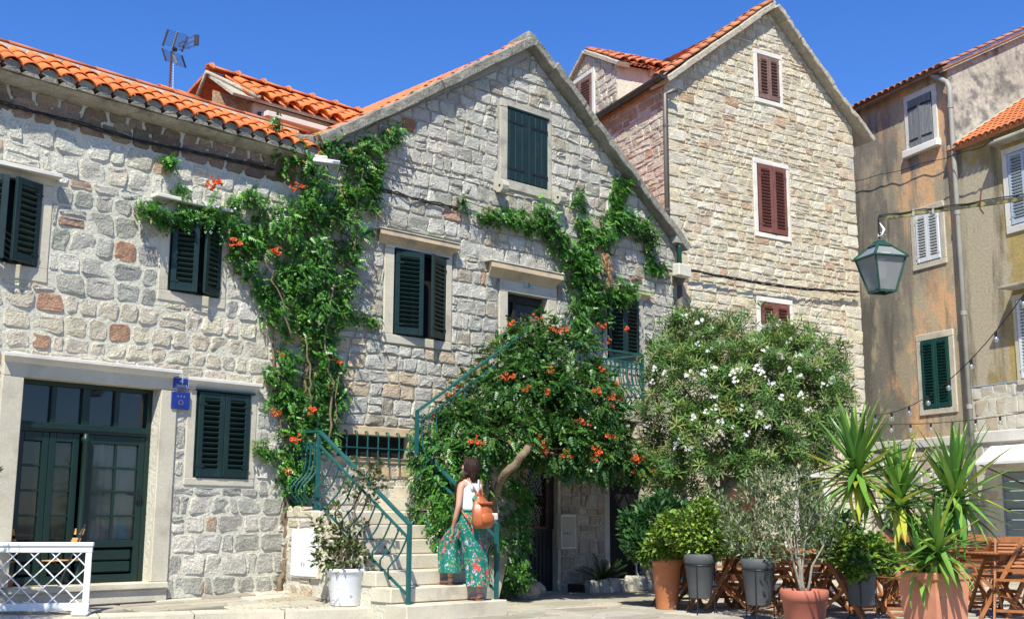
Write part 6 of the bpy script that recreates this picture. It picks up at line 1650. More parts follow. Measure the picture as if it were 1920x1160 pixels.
# small raised ridge pieces
for (x_, y_, lab) in ((428, 147, 0),): 
    w = PH.W(x_, y_, .9); 
    for k in range(5): link('roof_tile', tile_mesh(.40, .09, 'tile', jit((.58, .16, .05), .1)), HH, (w[0]+.1+.17*k, .62, w[1]-.30), (PITH, 0, 0))
    for k in range(2): link('ridge_tile', tile_mesh(.48, .085, 'tile', jit((.58, .16, .05), .1)), HH, (w[0]-.05+.42*k, .9, w[1]-.09), (0, 0, -math.pi/2))
    MB().box(w[0], w[0]+.85, .9, 1.5, w[1]-.9, w[1]-.1).build('dormer_body', 'plaster_pink', HH)
sm = thing('roof_vent_cap', 'small tiled ridge cap beside the foot of the television antenna', 'roof cap', PA.o, PA.rz)
w = PA.W(297, 160, 1.6); w2 = PA.W(352, 172, 1.6)
for k in range(2): link('ridge_tile', tile_mesh(.36, .075, 'tile', jit((.58, .16, .05), .1)), sm, (w[0]+.0+.27*k, 1.6, w[1]-.04), (0, 0, -math.pi/2))
MB().box(w[0], w[0]+.55, 1.56, 2.0, w[1]-.5, w[1]-.03).build('cap_base', 'verge_light', sm)
# antenna
an = thing('tv_antenna', 'television antenna with double grid reflector standing above the left roof', 'antenna'); YA = 15.5
A = lambda x, y, dy=0: at(x, y, YA+dy)
MB().tube([A(317, 175), A(322, 96)], .016, 6).build('mast', 'rust_iron', an); MB().tube([A(324, 175), A(325, 120), A(329, 112), A(330, 98)], .006, 5).build('coax', 'cable_white', an)
MB().bar(A(323, 93), A(333, 60, -.1), .022).build('spine', 'pipe_grey', an); MB().bar(A(322, 96), A(331, 121, -.1), .022).build('spine', 'pipe_grey', an)
gr = MB()
for k in range(11):
    t = k/10; gr.tube([A(306+9*t, 84-28*t, -.25*t), A(352-6*t+4, 92-26*t+4*0, -.25*t-.1)], .003, 4); gr.tube([A(305+6*t, 92+22*t, -.2*t), A(341+7*t, 105+22*t, -.2*t-.1)], .003, 4)
gr.build('reflector_grid', 'black_iron', an)
for a, b in (((305, 86), (315, 56)), ((304, 91), (311, 114)), ((341, 105), (348, 127))): MB().bar(A(*a), A(*b), .022).build('grid_edge', 'black_iron', an)
for k in range(3): MB().bar(A(334+1*k, 84+5*k), A(366, 66+10*k, -.2), .014).build('boom', 'chrome', an)
MB().bar(A(369, 66, -.2), A(368, 85, -.2), .06, .03).build('director', 'black_iron', an); MB().bar(A(352, 69), A(341, 97), .02).build('dipole', 'black_iron', an); MB().block(-.03, .03, -.03, .03, -.025, .025, .008).build('joint', 'black_iron', an, loc=A(328, 93))
# awning on the ochre house
aw = thing('awning', 'white cloth awning over the grey shutter door on the right', 'awning', PD.o, PD.rz)
t0 = PD.W(1852, 842, -1.0)
c0 = PD.L(at(1830, 866, 20.6)); c1 = PD.L(at(1853, 838, 22.0))
zf_, zb2 = 2.05, 2.42
_q = PD.W(1828, 866, -1.25); _p = PD.W(1856, 836, -.05); print('awning', _q, _p)
MB().add([(_p[0], -.03, _p[1]), (_p[0]+3, -.03, _p[1]), (_q[0]+3.1, -1.25, _q[1]), (_q[0], -1.25, _q[1])], [(0, 1, 2, 3)]).build('cloth', 'awning_cloth', aw)
MB().add([(_q[0]+3.1, -1.25, _q[1]), (_q[0], -1.25, _q[1]), (_q[0], -1.25, _q[1]-.05), (_q[0]+3.1, -1.25, _q[1]-.05)], [(0, 1, 2, 3)]).build('valance', 'awning_cloth', aw)
MB().tube([(_q[0]+.03, -1.24, _q[1]-.02), (_q[0]+.15, -.03, _q[1]-.45)], .015, 6).tube([(_q[0]+2.9, -1.24, _q[1]-.02), (_q[0]+2.9, -.03, _q[1]-.45)], .015, 6).build('arm', 'rust_iron', aw, kind='stuff')

# ================================================================== LEFT TERRACE FURNITURE
bar_ = thing('lattice_barrier', 'white wooden lattice barrier standing on the terrace at the left edge', 'barrier')
bL, bR = at(-150, 1100, 12.15), at(171, 1100, 12.45); bR.z = bL.z = 0; bl_ = (bR-bL).length; ba = math.atan2(bR.y-bL.y, bR.x-bL.x)
zg_ = ground_z(bR.x, bR.y); bar_.location = (bL.x, bL.y, zg_+.05); bar_.rotation_euler = (0, 0, ba); hB = .69
MB().block(0, bl_, -.035, .035, hB-.045, hB, .008).build('top_rail', 'white_paint', bar_); MB().block(.0, bl_-.01, -.022, .022, hB-.105, hB-.046, .004).build('upper_board', 'white_paint', bar_)
MB().block(0, bl_-.01, -.022, .022, 0, .075, .004).build('lower_board', 'white_paint', bar_); MB().block(bl_-.075, bl_-.012, -.024, .024, .076, hB-.106, .004).build('side_post', 'white_paint', bar_); MB().block(0, .07, -.024, .024, .076, hB-.106, .004).build('side_post', 'white_paint', bar_)
ix0, ix1, iz0, iz1 = .07, bl_-.075, .075, hB-.105
for s_ in (1, -1):
    c_ = ix0-(iz1-iz0) if s_ > 0 else ix0
    while c_ < ix1+(iz1-iz0 if s_ < 0 else 0):
        # line x = c + s*(z-iz0)
        za, zb3 = iz0, iz1; xa, xb = c_, c_+s_*(iz1-iz0)
        if s_ > 0: 
            if xa < ix0: za += ix0-xa; xa = ix0
            if xb > ix1: zb3 -= xb-ix1; xb = ix1
        else:
            if xb < ix0: zb3 -= ix0-xb; xb = ix0
            if xa > ix1: za += xa-ix1; xa = ix1
        if zb3-za > .03: MB().bar((xa, -.006*s_, za), (xb, -.006*s_, zb3), .01, .028, up=(0, 1, 0)).build('slat', 'white_paint', bar_)
        c_ += .21
MB().block(bl_-.17, bl_-.0, -.13, .13, -.05, .005, .02).build('foot', 'white_paint', bar_); MB().block(.2, .36, -.13, .13, -.05, .005, .02).build('foot', 'white_paint', bar_)
def bistro_chair(label, p, rz, grp='folding bistro chairs behind the white barrier'):
    o = thing('bistro_chair', label, 'chair', p, rz, grp)
    for s_ in (-1, 1):
        MB().tube([(s_*.19, -.20, 0), (s_*.19, .20, .84)], .011, 6).build('leg', 'black_iron', o); MB().tube([(s_*.17, .22, 0), (s_*.17, -.18, .45)], .011, 6).build('leg', 'black_iron', o)
    for k in range(5): MB().block(-.18, .18, -.19+.075*k, -.13+.075*k, .45, .463, .003).build('seat_slat', 'teak_light', o)
    for z in (.66, .76): MB().obox(Matrix.Translation((0, .145+(z-.7)*.47, z)) @ Matrix.Rotation(rad(-23), 4, 'X'), -.20, .20, -.008, .008, -.035, .035).build('back_slat', 'teak_light', o)
    return o
def gz(x, y): return ground_z(x, y)
p = at(105, 1050, 13.0); p.z = gz(p.x, p.y)+.03; bistro_chair('bistro chair with two wooden back slats in front of the glazed door', p, rad(-28))
p = at(8, 1050, 12.75); p.z = gz(p.x, p.y)+.03; bistro_chair('bistro chair with honey coloured slats cut by the left edge of the picture', p, rad(170))
p = at(22, 1050, 13.1); p.z = gz(p.x, p.y)+.02; tb = thing('bistro_table', 'small round slatted bistro table behind the white barrier', 'table', p)
MB().lathe([(.02, .70), (.30, .70), (.31, .715), (.30, .73), (.0, .73)], 24).build('tabletop', 'teak_light', tb); 
for k in range(3): a_ = 2*math.pi*k/3; MB().tube([(.18*math.cos(a_), .18*math.sin(a_), .7), (-.22*math.cos(a_), -.22*math.sin(a_), 0)], .011, 6).build('leg', 'black_iron', tb)
p = at(-6, 1100, 12.5); p.z = gz(p.x, p.y)+.3; oc = thing('seat_cushion', 'orange cushion half cut by the left edge behind the lattice', 'cushion', p); MB().block(-.12, .12, -.15, .15, -.1, .1, .04).build('cushion', 'terracotta', oc)

# ================================================================== POTS
def pot(prof, m, parent, n=28, sq=0, name='pot'): return MB().lathe(prof, n, sq=sq).build(name, m, parent, smooth=sq == 0)
def shrub(parent, lobes_, per, size, tm, pal, m='leaf', up=.3, name='foliage', shell=.3):
    P, N = lobes(lobes_, per*5.5, shell); n = len(P); D = N*.7+np.array([0, 0, up])+rand_unit(n)*.55
    return leaf_mesh(name, P, D, N*.5+np.array([0, 0, .8])+rand_unit(n)*.4, NR.uniform(size[0], size[1], n), *tm, shades(n, pal, .2), parent, m)
# white planter on the terrace
Yp = 13.65; gp = at(647, 1135, Yp); gp.z = gz(gp.x, gp.y)+.01
for _ in range(3): gp = ground(647, 1134, gz(gp.x, gp.y)+.01)
wp = thing('potted_rose', 'spindly rose shrub in a round white plastic tub on the terrace', 'potted plant')
sc_ = gp.y/FPX; r_t, r_b, h_ = 36*sc_, 26*sc_, 66*sc_
o = pot([(r_b, 0), (r_b*1.02, .01), (r_t*.93, h_*.72), (r_t*.95, h_*.74), (r_t*.97, h_*.88), (r_t*1.03, h_*.9), (r_t*1.05, h_*.96), (r_t*1.0, h_), (r_t*.93, h_), (r_t*.9, h_-.06)], 'pot_white', wp, 32); o.location = gp
o = MB().lathe([(.01, h_-.05), (r_t*.9, h_-.05)], 20, (gp.x, gp.y)); o.v = [(a, b, c+gp.z) for a, b, c in o.v]; o.build('soil', 'soil', wp)
A2 = lambda x, y, dy=0: at(x, y, gp.y+dy)
lb = [(645, 1050, 36, 1), (612, 1000, 18, 0), (600, 1030, 14, 0), (625, 960, 14, 0), (690, 890, 16, 0), (660, 915, 14, 0), (665, 870, 10, 0), (710, 900, 14, 0), (700, 940, 10, 0), (640, 1000, 16, 0), (675, 985, 12, 0), (595, 985, 10, 0), (705, 870, 8, 0), (660, 1045, 26, 0), (610, 1045, 20, 0)]
ROSE = [(.07, .12, .03), (.10, .15, .04), (.13, .12, .05), (.18, .13, .06), (.05, .09, .025)]
shrub(wp, [(tuple(A2(x, y)), (r*sc_*1.1,)*3) for x, y, r, _ in lb], 105, (.05, .085), simple_leaf(.35), ROSE, 'leaf_matt', .2)
MB().tube([gp+Vector((.0, 0, h_-.05)), A2(650, 1000), A2(668, 950), A2(690, 880)], .010, 5).tube([gp+Vector((-.02, 0, h_-.05)), A2(632, 1020), A2(612, 990)], .008, 5).tube([A2(650, 1000), A2(640, 960), A2(622, 950)], .006, 5).tube([A2(668, 950), A2(700, 905), A2(712, 895)], .006, 5).build('stem', 'bark', wp, smooth=True)
MB().tube([A2(661, 1060, .05), A2(665, 905, .05)], .010, 6).build('support_cane', 'pipe_grey', wp)
g2 = ground(710, 1128, .12); dp2 = thing('dry_plant_dish', 'dried out twigs standing in a flat white dish at the stair foot', 'potted plant', g2)
pot([(.10, 0), (.15, .03), (.17, .055), (.165, .06), (.14, .035), (.0, .03)], 'pot_white', dp2, name='dish')
mb = MB()
for k in range(12):
    a_ = R.uniform(0, 6.28); b0 = Vector((R.uniform(-.05, .05), R.uniform(-.05, .05), .03)); pts = [b0]
    for j in range(5): pts.append(pts[-1]+Vector((R.uniform(-.04, .04)+.008*math.cos(a_), R.uniform(-.04, .04), R.uniform(.07, .15))))
    mb.tube(pts, [.006, .005, .004, .003, .003, .002], 4)
mb.build('twigs', 'bark', dp2)
shrub(dp2, [((0, 0, .42), (.14, .12, .3))], 200, (.03, .06), simple_leaf(.3), [(.20, .13, .06), (.10, .11, .04)], 'leaf_matt')
# right hand pots: helper in ground pixels
LAUREL = [(.035, .11, .03), (.05, .14, .035), (.028, .085, .025), (.08, .18, .04)]
LIME = [(.16, .27, .03), (.12, .22, .025), (.22, .32, .04), (.09, .18, .03), (.20, .25, .05)]
OLIVE = [(.16, .21, .095), (.21, .26, .13), (.12, .16, .07), (.28, .32, .19), (.09, .125, .05)]
def pot_at(name, label, px_, pyb, grp=None, z=0):
    g_ = ground(px_, pyb, z); return thing(name, label, 'potted plant', group=grp), g_, g_.y/FPX
# 1 tall terracotta pot with laurel and lime leaved bush
t1, g_, s_ = pot_at('potted_laurel', 'leafy laurel bush in a tall narrow terracotta pot left of the grey stand', 1251, 1141)
pot([(19.5*s_, 0), (20*s_, .01), (25.5*s_, 76*s_), (28*s_, 78*s_), (29.5*s_, 88*s_), (28*s_, 91*s_), (25*s_, 90*s_), (24*s_, 84*s_)], 'terracotta', t1).location = g_
A3 = lambda x, y, dy=0: at(x, y, g_.y+dy)
shrub(t1, [(tuple(A3(x, y, d)), (r*s_,)*3) for x, y, r, d in ((1230, 975, 38, .3), (1190, 990, 26, .3), (1270, 965, 26, .4), (1245, 940, 16, .3), (1175, 975, 12, .3), (1200, 1020, 30, .2), (1250, 1010, 30, .3), (1225, 1030, 30, .1))], 330, (.07, .12), simple_leaf(.24), LAUREL, up=.5)
shrub(t1, [(tuple(A3(x, y, d)), (r*s_,)*3) for x, y, r, d in ((1250, 1015, 34, -.1), (1225, 1030, 20, -.1), (1210, 1045, 13, 0), (1260, 1040, 18, 0))], 420, (.04, .07), simple_leaf(.36), LIME, up=.2, name='young_foliage')
trunk(t1, [g_+Vector((0, 0, 80*s_)), A3(1250, 1020), A3(1235, 970, .3)], .018, .008, name='stem', n=5)
# grey pots in iron stands
def stand_pot(px_, pyb, rt, rb, h, label, grp, z=0, gap=28):
    t_, g_, s_ = pot_at('potted_shrub', label, px_, pyb, grp, z); z0 = gap*s_
    pot([(rb*s_, z0), (rb*s_*1.01, z0+.01), (rt*s_*.93, z0+(h-18)*s_), (rt*s_, z0+(h-16)*s_), (rt*s_*1.02, z0+(h-1)*s_), (rt*s_*.98, z0+h*s_), (rt*s_*.9, z0+h*s_), (rt*s_*.88, z0+(h-8)*s_)], 'pot_grey', t_).location = g_
    MB().lathe([(0, z0+(h-9)*s_), (rt*s_*.88, z0+(h-9)*s_)], 18).build('soil', 'soil', t_, loc=g_)
    MB().tube([(math.cos(a_)*(rt*.96)*s_, math.sin(a_)*(rt*.96)*s_, z0+(h-20)*s_) for a_ in [2*math.pi*k/20 for k in range(21)]], .006, 5).build('stand_ring', 'black_iron', t_, loc=g_)
    for k in range(3):
        a_ = rad(250+120*k); c_, d_ = math.cos(a_), math.sin(a_)
        MB().tube([(c_*rt*1.0*s_, d_*rt*1.0*s_, z0+(h-18)*s_), (c_*rt*.92*s_, d_*rt*.92*s_, .06), (c_*rt*.98*s_, d_*rt*.98*s_, .02), (c_*rt*1.2*s_, d_*rt*1.2*s_, .0)], .007, 6).build('stand_leg', 'black_iron', t_, loc=g_)
    return t_, g_, s_
GG = 'grey pots in black iron stands'
t2, g2_, s2_ = stand_pot(1314, 1150, 29, 20, 79, 'lime green leafed shrub in grey iron-stand pot beside the tall terracotta pot', GG)
A4 = lambda x, y, dy=0: at(x, y, g2_.y+dy)
shrub(t2, [(tuple(A4(x, y, d)), (r*s2_,)*3) for x, y, r, d in ((1290, 995, 38, .1), (1330, 985, 42, .2), (1370, 1005, 30, .2), (1260, 985, 26, .2), (1320, 960, 26, .3), (1345, 1020, 26, 0), (1300, 1025, 22, .0), (1318, 945, 10, .3), (1390, 1010, 14, .2), (1312, 1040, 10, -.05))], 400, (.045, .075), simple_leaf(.38), LIME, up=.1)
trunk(t2, [g2_+Vector((0, 0, 90*s2_)), A4(1312, 1020), A4(1325, 985, .2)], .015, .006, name='stem', n=5)
def olive(t_, base, Y, lob, stems, s_, per=430, size=(.05, .085)):
    shrub(t_, [(tuple(at(x, y, Y+d)), (r*s_,)*3) for x, y, r, d in lob], per, size, simple_leaf(.16), OLIVE, 'leaf_matt', up=.7)
    for st_ in stems: trunk(t_, [base]+[at(x, y, Y+d) for x, y, d in st_], .016, .006, 'bark_grey', 'stem', 6)
t3, g3_, s3_ = stand_pot(1424, 1163, 31, 22, 83, 'grey green olive bush in the middle one of the grey iron-stand pots', GG)
olive(t3, g3_+Vector((0, 0, 90*s3_)), g3_.y, ((1400, 1010, 38, .1), (1440, 990, 38, .2), (1380, 985, 28, .2), (1410, 950, 32, .3), (1450, 940, 30, .3), (1365, 955, 18, .3), (1430, 905, 22, .3), (1400, 920, 18, .3), (1350, 935, 12, .3), (1420, 1035, 24, 0), (1470, 960, 20, .3)), [[(1424, 1020, 0), (1415, 960, .2), (1432, 910, .3)], [(1410, 1010, 0), (1370, 965, .2)]], s3_, 210)
# round terracotta bowl with olive trunk
t4, g4_, s4_ = pot_at('potted_olive', 'small olive tree with bare forked stems in a broad terracotta bowl', 1510, 1172)
pot([(34*s4_, 0), (35*s4_, .01), (40*s4_, 44*s4_), (43*s4_, 46*s4_), (44*s4_, 62*s4_), (42*s4_, 64*s4_), (38*s4_, 63*s4_), (36*s4_, 56*s4_)], 'terracotta_red', t4, 36).location = g4_; MB().lathe([(0, 57*s4_), (37*s4_, 57*s4_)], 20).build('soil', 'soil', t4, loc=g4_)
olive(t4, g4_+Vector((-.03, 0, 58*s4_)), g4_.y, ((1500, 960, 38, .2), (1530, 985, 34, .2), (1480, 920, 26, .3), (1520, 930, 28, .3), (1460, 990, 26, .2), (1550, 960, 22, .3), (1500, 895, 20, .3), (1485, 1020, 30, .1), (1530, 1030, 22, .1), (1560, 1000, 18, .2), (1450, 1035, 18, .1)), [[(1490, 1060, 0), (1475, 1010, 0), (1465, 960, .2)], [(1505, 1060, 0), (1510, 1010, .05), (1525, 950, .2)], [(1498, 1050, 0), (1492, 980, .1), (1500, 910, .2)]], s4_, 175)
trunk(t4, [g4_+Vector((0, 0, 56*s4_)), at(1500, 1060, g4_.y), at(1478, 1005, g4_.y)], .022, .012, 'bark_grey'); trunk(t4, [g4_+Vector((.04, 0, 56*s4_)), at(1522, 1060, g4_.y), at(1545, 1020, g4_.y)], .016, .008, 'bark_grey')
t5, g5_, s5_ = stand_pot(1618, 1163, 30, 22, 84, 'bright green low shrub in a grey pot between terracotta bowl and yucca', GG)
shrub(t5, [(tuple(at(x, y, g5_.y+d)), (r*s5_,)*3) for x, y, r, d in ((1580, 1025, 34, .1), (1620, 1035, 32, .0), (1655, 1045, 26, 0), (1550, 1010, 22, .2), (1610, 1060, 26, -.1), (1600, 1070, 14, -.1), (1640, 1020, 16, .2))], 420, (.05, .08), simple_leaf(.4), LIME[:4]+[(.05, .13, .02)], up=.2)
shrub(t5, [(tuple(at(x, y, g5_.y+d)), (r*s5_,)*3) for x, y, r, d in ((1595, 975, 16, .2), (1575, 965, 10, .2), (1560, 980, 9, .2), (1605, 1000, 12, .2))], 420, (.05, .08), simple_leaf(.3), LAUREL, up=.3, name='upper_foliage')
trunk(t5, [g5_+Vector((0, 0, 80*s5_)), at(1612, 1030, g5_.y), at(1595, 975, g5_.y+.2)], .014, .006, name='stem', n=5)
# yucca in the big terracotta pot
ty_ = thing('potted_yucca', 'tall yucca with four spiky heads in a large square terracotta pot', 'potted plant'); gy = ground(1757, 1210); sy_ = gy.y/FPX; YY = gy.y
MB().lathe([(48*sy_, 0), (50*sy_, .01), (62*sy_, 118*sy_), (66*sy_, 120*sy_), (67*sy_, 130*sy_), (64*sy_, 132*sy_), (60*sy_, 130*sy_)], 4, sq=0).build('pot', 'terracotta_pink', ty_, loc=gy, rot=(0, 0, rad(28)))
MB().lathe([(0, 124*sy_), (60*sy_, 124*sy_)], 4).build('soil', 'soil', ty_, loc=gy, rot=(0, 0, rad(28)))
YT = [(-1, 0, 0), (1, 0, 0)]
def blade(n=5):
    T, F = [], []
    for k in range(n+1):
        t = k/n; w = .055*(1-.25*t) if t < .55 else .055*.86*(1-t)/.45
        w = max(w, .002); cup = .012*(1-t); T += [(-w, t, cup), (0, t, -.006), (w, t, cup)]
    for k in range(n):
        for j in (0, 1): F.append((3*k+j, 3*k+j+1, 3*k+j+4)); F.append((3*k+j, 3*k+j+4, 3*k+j+3))
    return np.array(T), F
BT, BF = blade()
def yucca_head(par, c, L_, n, pal, seed, down=.5, yellow=.1):
    rr = random.Random(seed); V, F, T = [], [], []
    for k in range(n):
        t = k/n; el = rad(86-118*t**1.05)+rr.uniform(-.1, .1); a = k*2.39996+rr.uniform(-.2, .2); ll = L_*rr.uniform(.8, 1.1)*(.8+.35*math.sin(math.pi*min(1, t+.2))); dr = rr.uniform(.02, .15)+down*max(0, t-.55)
        b0 = Vector(c)+Vector((0, 0, -.22*t)); col = pal[rr.randrange(len(pal))] if rr.random() > yellow*t*2 else (.40, .42, .05); j_ = rr.uniform(.8, 1.2)
        hx = Vector((math.cos(a), math.sin(a), 0)); sd = Vector((-math.sin(a), math.cos(a), 0)); o = len(V); wv = 1.0
        kink = rr.random() < .22*t*2; p = b0.copy(); el_ = el; prev = 0
        cl = {}
        for (x, y, z) in BT:
            if y not in cl:
                if y > 0:
                    el_ -= dr*.35+(.9 if kink and .35 < y < .5 else 0); p = p+(hx*math.cos(el_)+Vector((0, 0, math.sin(el_))))*ll*(y-prev); prev = y
                nn = Vector((0, 0, 1))*math.cos(el_)-hx*math.sin(el_); cl[y] = (p.copy(), nn)
            pp, nn = cl[y]; V.append(tuple(pp+sd*x*.70*(.55+L_*.6)+nn*z)); T.append(tuple(v*j_*(1 if y > .12 else 1.3) for v in col))
        F += [tuple(i+o for i in f) for f in BF]
    return MB().add(V, F).build('leaf_head', 'leaf', par, tint=np.array(T), smooth=False)
YP = [(.10, .24, .035), (.14, .29, .045), (.075, .19, .03), (.18, .32, .05), (.22, .34, .06)]
c1, c2, c3, c4 = at(1605, 868, YY+.1), at(1688, 920, YY), at(1790, 915, YY-.05), at(1757, 1010, YY-.25)
top = gy+Vector((0, 0, 120*sy_))
for c_, mid_ in ((c1, at(1655, 985, YY+.1)), (c2, at(1705, 990, YY)), (c3, at(1785, 1000, YY)), (c4, at(1755, 1050, YY-.15))): trunk(ty_, [top+Vector((R.uniform(-.06, .06), 0, 0)), mid_, Vector(c_)-Vector((0, 0, .02))], .038, .026, 'bark')
yucca_head(ty_, c1, .60, 84, YP, 1, .8, .22); yucca_head(ty_, c2, .52, 66, YP, 2, .6, .15); yucca_head(ty_, c3, .60, 88, YP, 3, .6, .08); yucca_head(ty_, c4, .46, 60, YP, 4, 1.2, .15)
yucca_head(ty_, at(1725, 1040, YY-.1), .42, 30, YP, 5, 1.0, .2)
# cycad in the shaded bed
cy = thing('cycad', 'dark low cycad with feathery fronds in the shaded bed', 'plant'); gc = PB.P((cx0+cx1)/2-.1, -.25, .12)
mb = MB()
for k in range(22):
    a = k*2.4; el = rad(R.uniform(30, 75)); L_ = R.uniform(.45, .65); d = Vector((math.cos(a)*math.cos(el), math.sin(a)*math.cos(el), math.sin(el))); p = Vector(gc); q = []
    for j in range(8): q.append(p.copy()); p = p+d*L_/8; d = (d+Vector((0, 0, -.09))).normalized()
    mb.tube(q, .005, 3, cap=False)
    for j in range(1, 8):
        sdv = (q[j]-q[j-1]).cross(Vector((0, 0, 1))).normalized(); w = .10*math.sin(math.pi*(j+.6)/9)
        for s_ in (-1, 1):
            for h_ in (0, .5): b0 = q[j-1].lerp(q[j], h_); mb.add([b0, b0+sdv*s_*w+Vector((0, 0, -.02)), b0+(q[j]-q[j-1])*.28], [(0, 1, 2)])
mb.build('fronds', 'leaf', cy, tint=(.02, .06, .012))
# fallen petals and leaves
fp = link('fallen_petals', MB().mesh('x', None), None); bpy.data.objects.remove(fp)
mb = MB(); tt = []
for _ in range(320):
    x, y = (R.gauss(540, 60), R.uniform(1103, 1140)) if R.random() < .7 else (R.uniform(930, 1200), R.uniform(1110, 1155))
    g_ = ground(x, y, .12); zz = gz(g_.x, g_.y)+.012 if x < 760 else .012
    if x < 760: g_ = ground(x, y, zz)
    s_ = R.uniform(.008, .022); a = R.uniform(0, 6.28); q = [(g_.x+s_*math.cos(a+k*1.57)*(1 if k % 2 else .5), g_.y+s_*math.sin(a+k*1.57)*(1 if k % 2 else .5), zz+R.uniform(0, .01)) for k in range(4)]
    mb.add(q, [(0, 1, 2, 3)]); c_ = (.5, .15, .05) if R.random() < .5 else (.20, .15, .06); tt += [c_]*4
mb.build('fallen_petals', 'petal', tint=np.array(tt), kind='stuff')
# ---- bicycle half hidden behind the pots
by = thing('bicycle', 'bicycle with silver rims parked behind the potted laurel', 'bicycle'); gb = ground(1226, 1101); by.location = gb; by.rotation_euler = (0, 0, rad(8)); rw = .31
mat('pale_rim', (.45, .50, .58), rough=.35, metal=.2, var=.05)
def wheel(x):
    w_ = link('wheel', None, by, (x, 0, rw+.012)); MB().tube([(rw*math.cos(a), 0, rw*math.sin(a)) for a in [2*math.pi*k/36 for k in range(37)]], .014, 6, cap=False).build('tyre', 'rubber', w_); MB().tube([((rw-.02)*math.cos(a), 0, (rw-.02)*math.sin(a)) for a in [2*math.pi*k/36 for k in range(37)]], .015, 6, cap=False).build('rim', 'pale_rim', w_)
    sp = MB()
    for k in range(18): a = 2*math.pi*k/18; sp.tube([(0, .02*(-1)**k, 0), ((rw-.02)*math.cos(a), 0, (rw-.02)*math.sin(a))], .0015, 3)
    sp.build('spokes', 'chrome', w_)
wheel(0); wheel(.98)
F_ = lambda *p: [(a, 0, b) for a, b in p]
MB().tube(F_((0, rw), (.12, .62), (.16, .78)), .013, 6).build('fork', 'blue_paint', by); MB().tube(F_((.13, .66), (.44, .28), (.60, .72), (.15, .72)), .015, 6).tube(F_((.44, .28), (.98, rw), (.60, .70)), .010, 6).build('frame', 'blue_paint', by)
MB().tube([(.14, -.25, .86), (.16, -.1, .84), (.16, .1, .84), (.14, .25, .86)], .012, 6).tube(F_((.16, .78), (.16, .85)), .012, 6).build('handlebar', 'chrome', by); MB().block(.50, .74, -.07, .07, .80, .85, .02).build('saddle', 'rubber', by); MB().tube(F_((.60, .7), (.61, .81)), .012, 6).build('seat_post', 'chrome', by)

# ================================================================== TEAK TABLES AND FOLDING CHAIRS
def teak_chair(m='teak'):
    o = thing('folding_chair', 'x', 'chair', (0, 0, 0), 0, 'folding teak chairs of the cafe'); m = 'teak'
    for s_ in (-1, 1):
        x = s_*.215; MB().bar((x, -.27, 0), (x, .24, .90), .022, .045).build('stile', m, o); MB().bar((x*.86, .30, 0), (x*.86, -.22, .44), .02, .04).build('leg', m, o)
    for y_, z_ in ((-.20, .11), (.24, .05)): MB().bar((-.2, y_, z_), (.2, y_, z_), .02, .03).build('crossbar', m, o)
    MB().bar((-.21, .235, .885), (.21, .235, .885), .02, .05).build('top_rail', m, o); MB().bar((-.21, .04, .55), (.21, .04, .55), .02, .035).build('lower_rail', m, o)
    mm = MB().box(-.19, .19, -.008, .008, -.013, .013).mesh('back_slat', m)
    for k in range(7): t = (k+.5)/7; link('back_slat', mm, o, (0, .045+.18*t, .575+.28*t), (rad(-29), 0, 0))
    mm = MB().box(-.19, .19, -.017, .017, -.008, .008).mesh('seat_slat', m)
    for k in range(9): link('seat_slat', mm, o, (0, -.21+.05*k, .445), (0, 0, 0))
    return o
ch0 = teak_chair(); bpy.context.view_layer.update(); tr_ = tree_of(ch0)
CHS = [  # px, depth, turn, label
 (1268, 15.6, 25, 'teak chair partly hidden behind the tall terracotta pot'), (1368, 15.0, 250, 'teak chair seen from the side just right of the first grey pot'), (1385, 15.6, 205, 'teak chair behind the space between the first two grey pots'),
 (1440, 15.4, 150, 'teak chair behind the second grey pot'), (1480, 16.0, 95, 'teak chair behind the terracotta bowl on its left side'), (1545, 15.2, 265, 'teak chair right behind the terracotta bowl rim'), (1572, 13.9, 70, 'empty pale teak chair between the terracotta bowl and the third grey pot'),
 (1655, 14.0, 215, 'teak chair turned away just right of the third grey pot'), (1690, 14.9, 160, 'teak chair behind the left edge of the yucca pot'), (1722, 16.2, 185, 'teak chair behind the hanging yucca leaves'), (1828, 15.3, 160, 'teak chair right of the yucca pot with its back to the wall'),
 (1868, 14.7, 195, 'teak chair with slatted back facing the right edge table'), (1905, 15.6, 185, 'teak chair behind the right edge table'), (1905, 13.7, 330, 'nearest teak chair at the right edge with crossed legs'), (1610, 16.6, 20, 'teak chair farther back behind the low green shrub'), (1340, 17.0, 10, 'far teak chair under the oleander'), (1520, 17.6, 350, 'far teak chair behind the olive bowl'), (1800, 17.3, 10, 'far teak chair by the wall behind the yucca'),
 (1292, 15.8, 60, 'teak chair seen through the gap right of the tall terracotta pot'), (1462, 14.2, 130, 'teak chair between the second grey pot and the terracotta bowl'), (1400, 16.4, 330, 'teak chair on the far side of the table behind the grey pots'), (1590, 15.0, 200, 'teak chair directly left of the third grey pot'), (1640, 15.6, 175, 'teak chair peeping over the low green shrub'), (1700, 17.4, 15, 'far teak chair left of the rear yucca stems'), (1850, 16.9, 20, 'far teak chair under the white awning'), (1880, 14.0, 250, 'teak chair turned sideways just left of the right edge table')]
for k, (px_, Y, rz_, lab) in enumerate(CHS):
    p = at(px_, 1100, Y); p.z = .0
    if k == 0: ch0.location = p; ch0.rotation_euler = (0, 0, rad(rz_)); ch0['label'] = lab
    else: copy_tree(ch0, lab, p, rad(rz_), tr_)
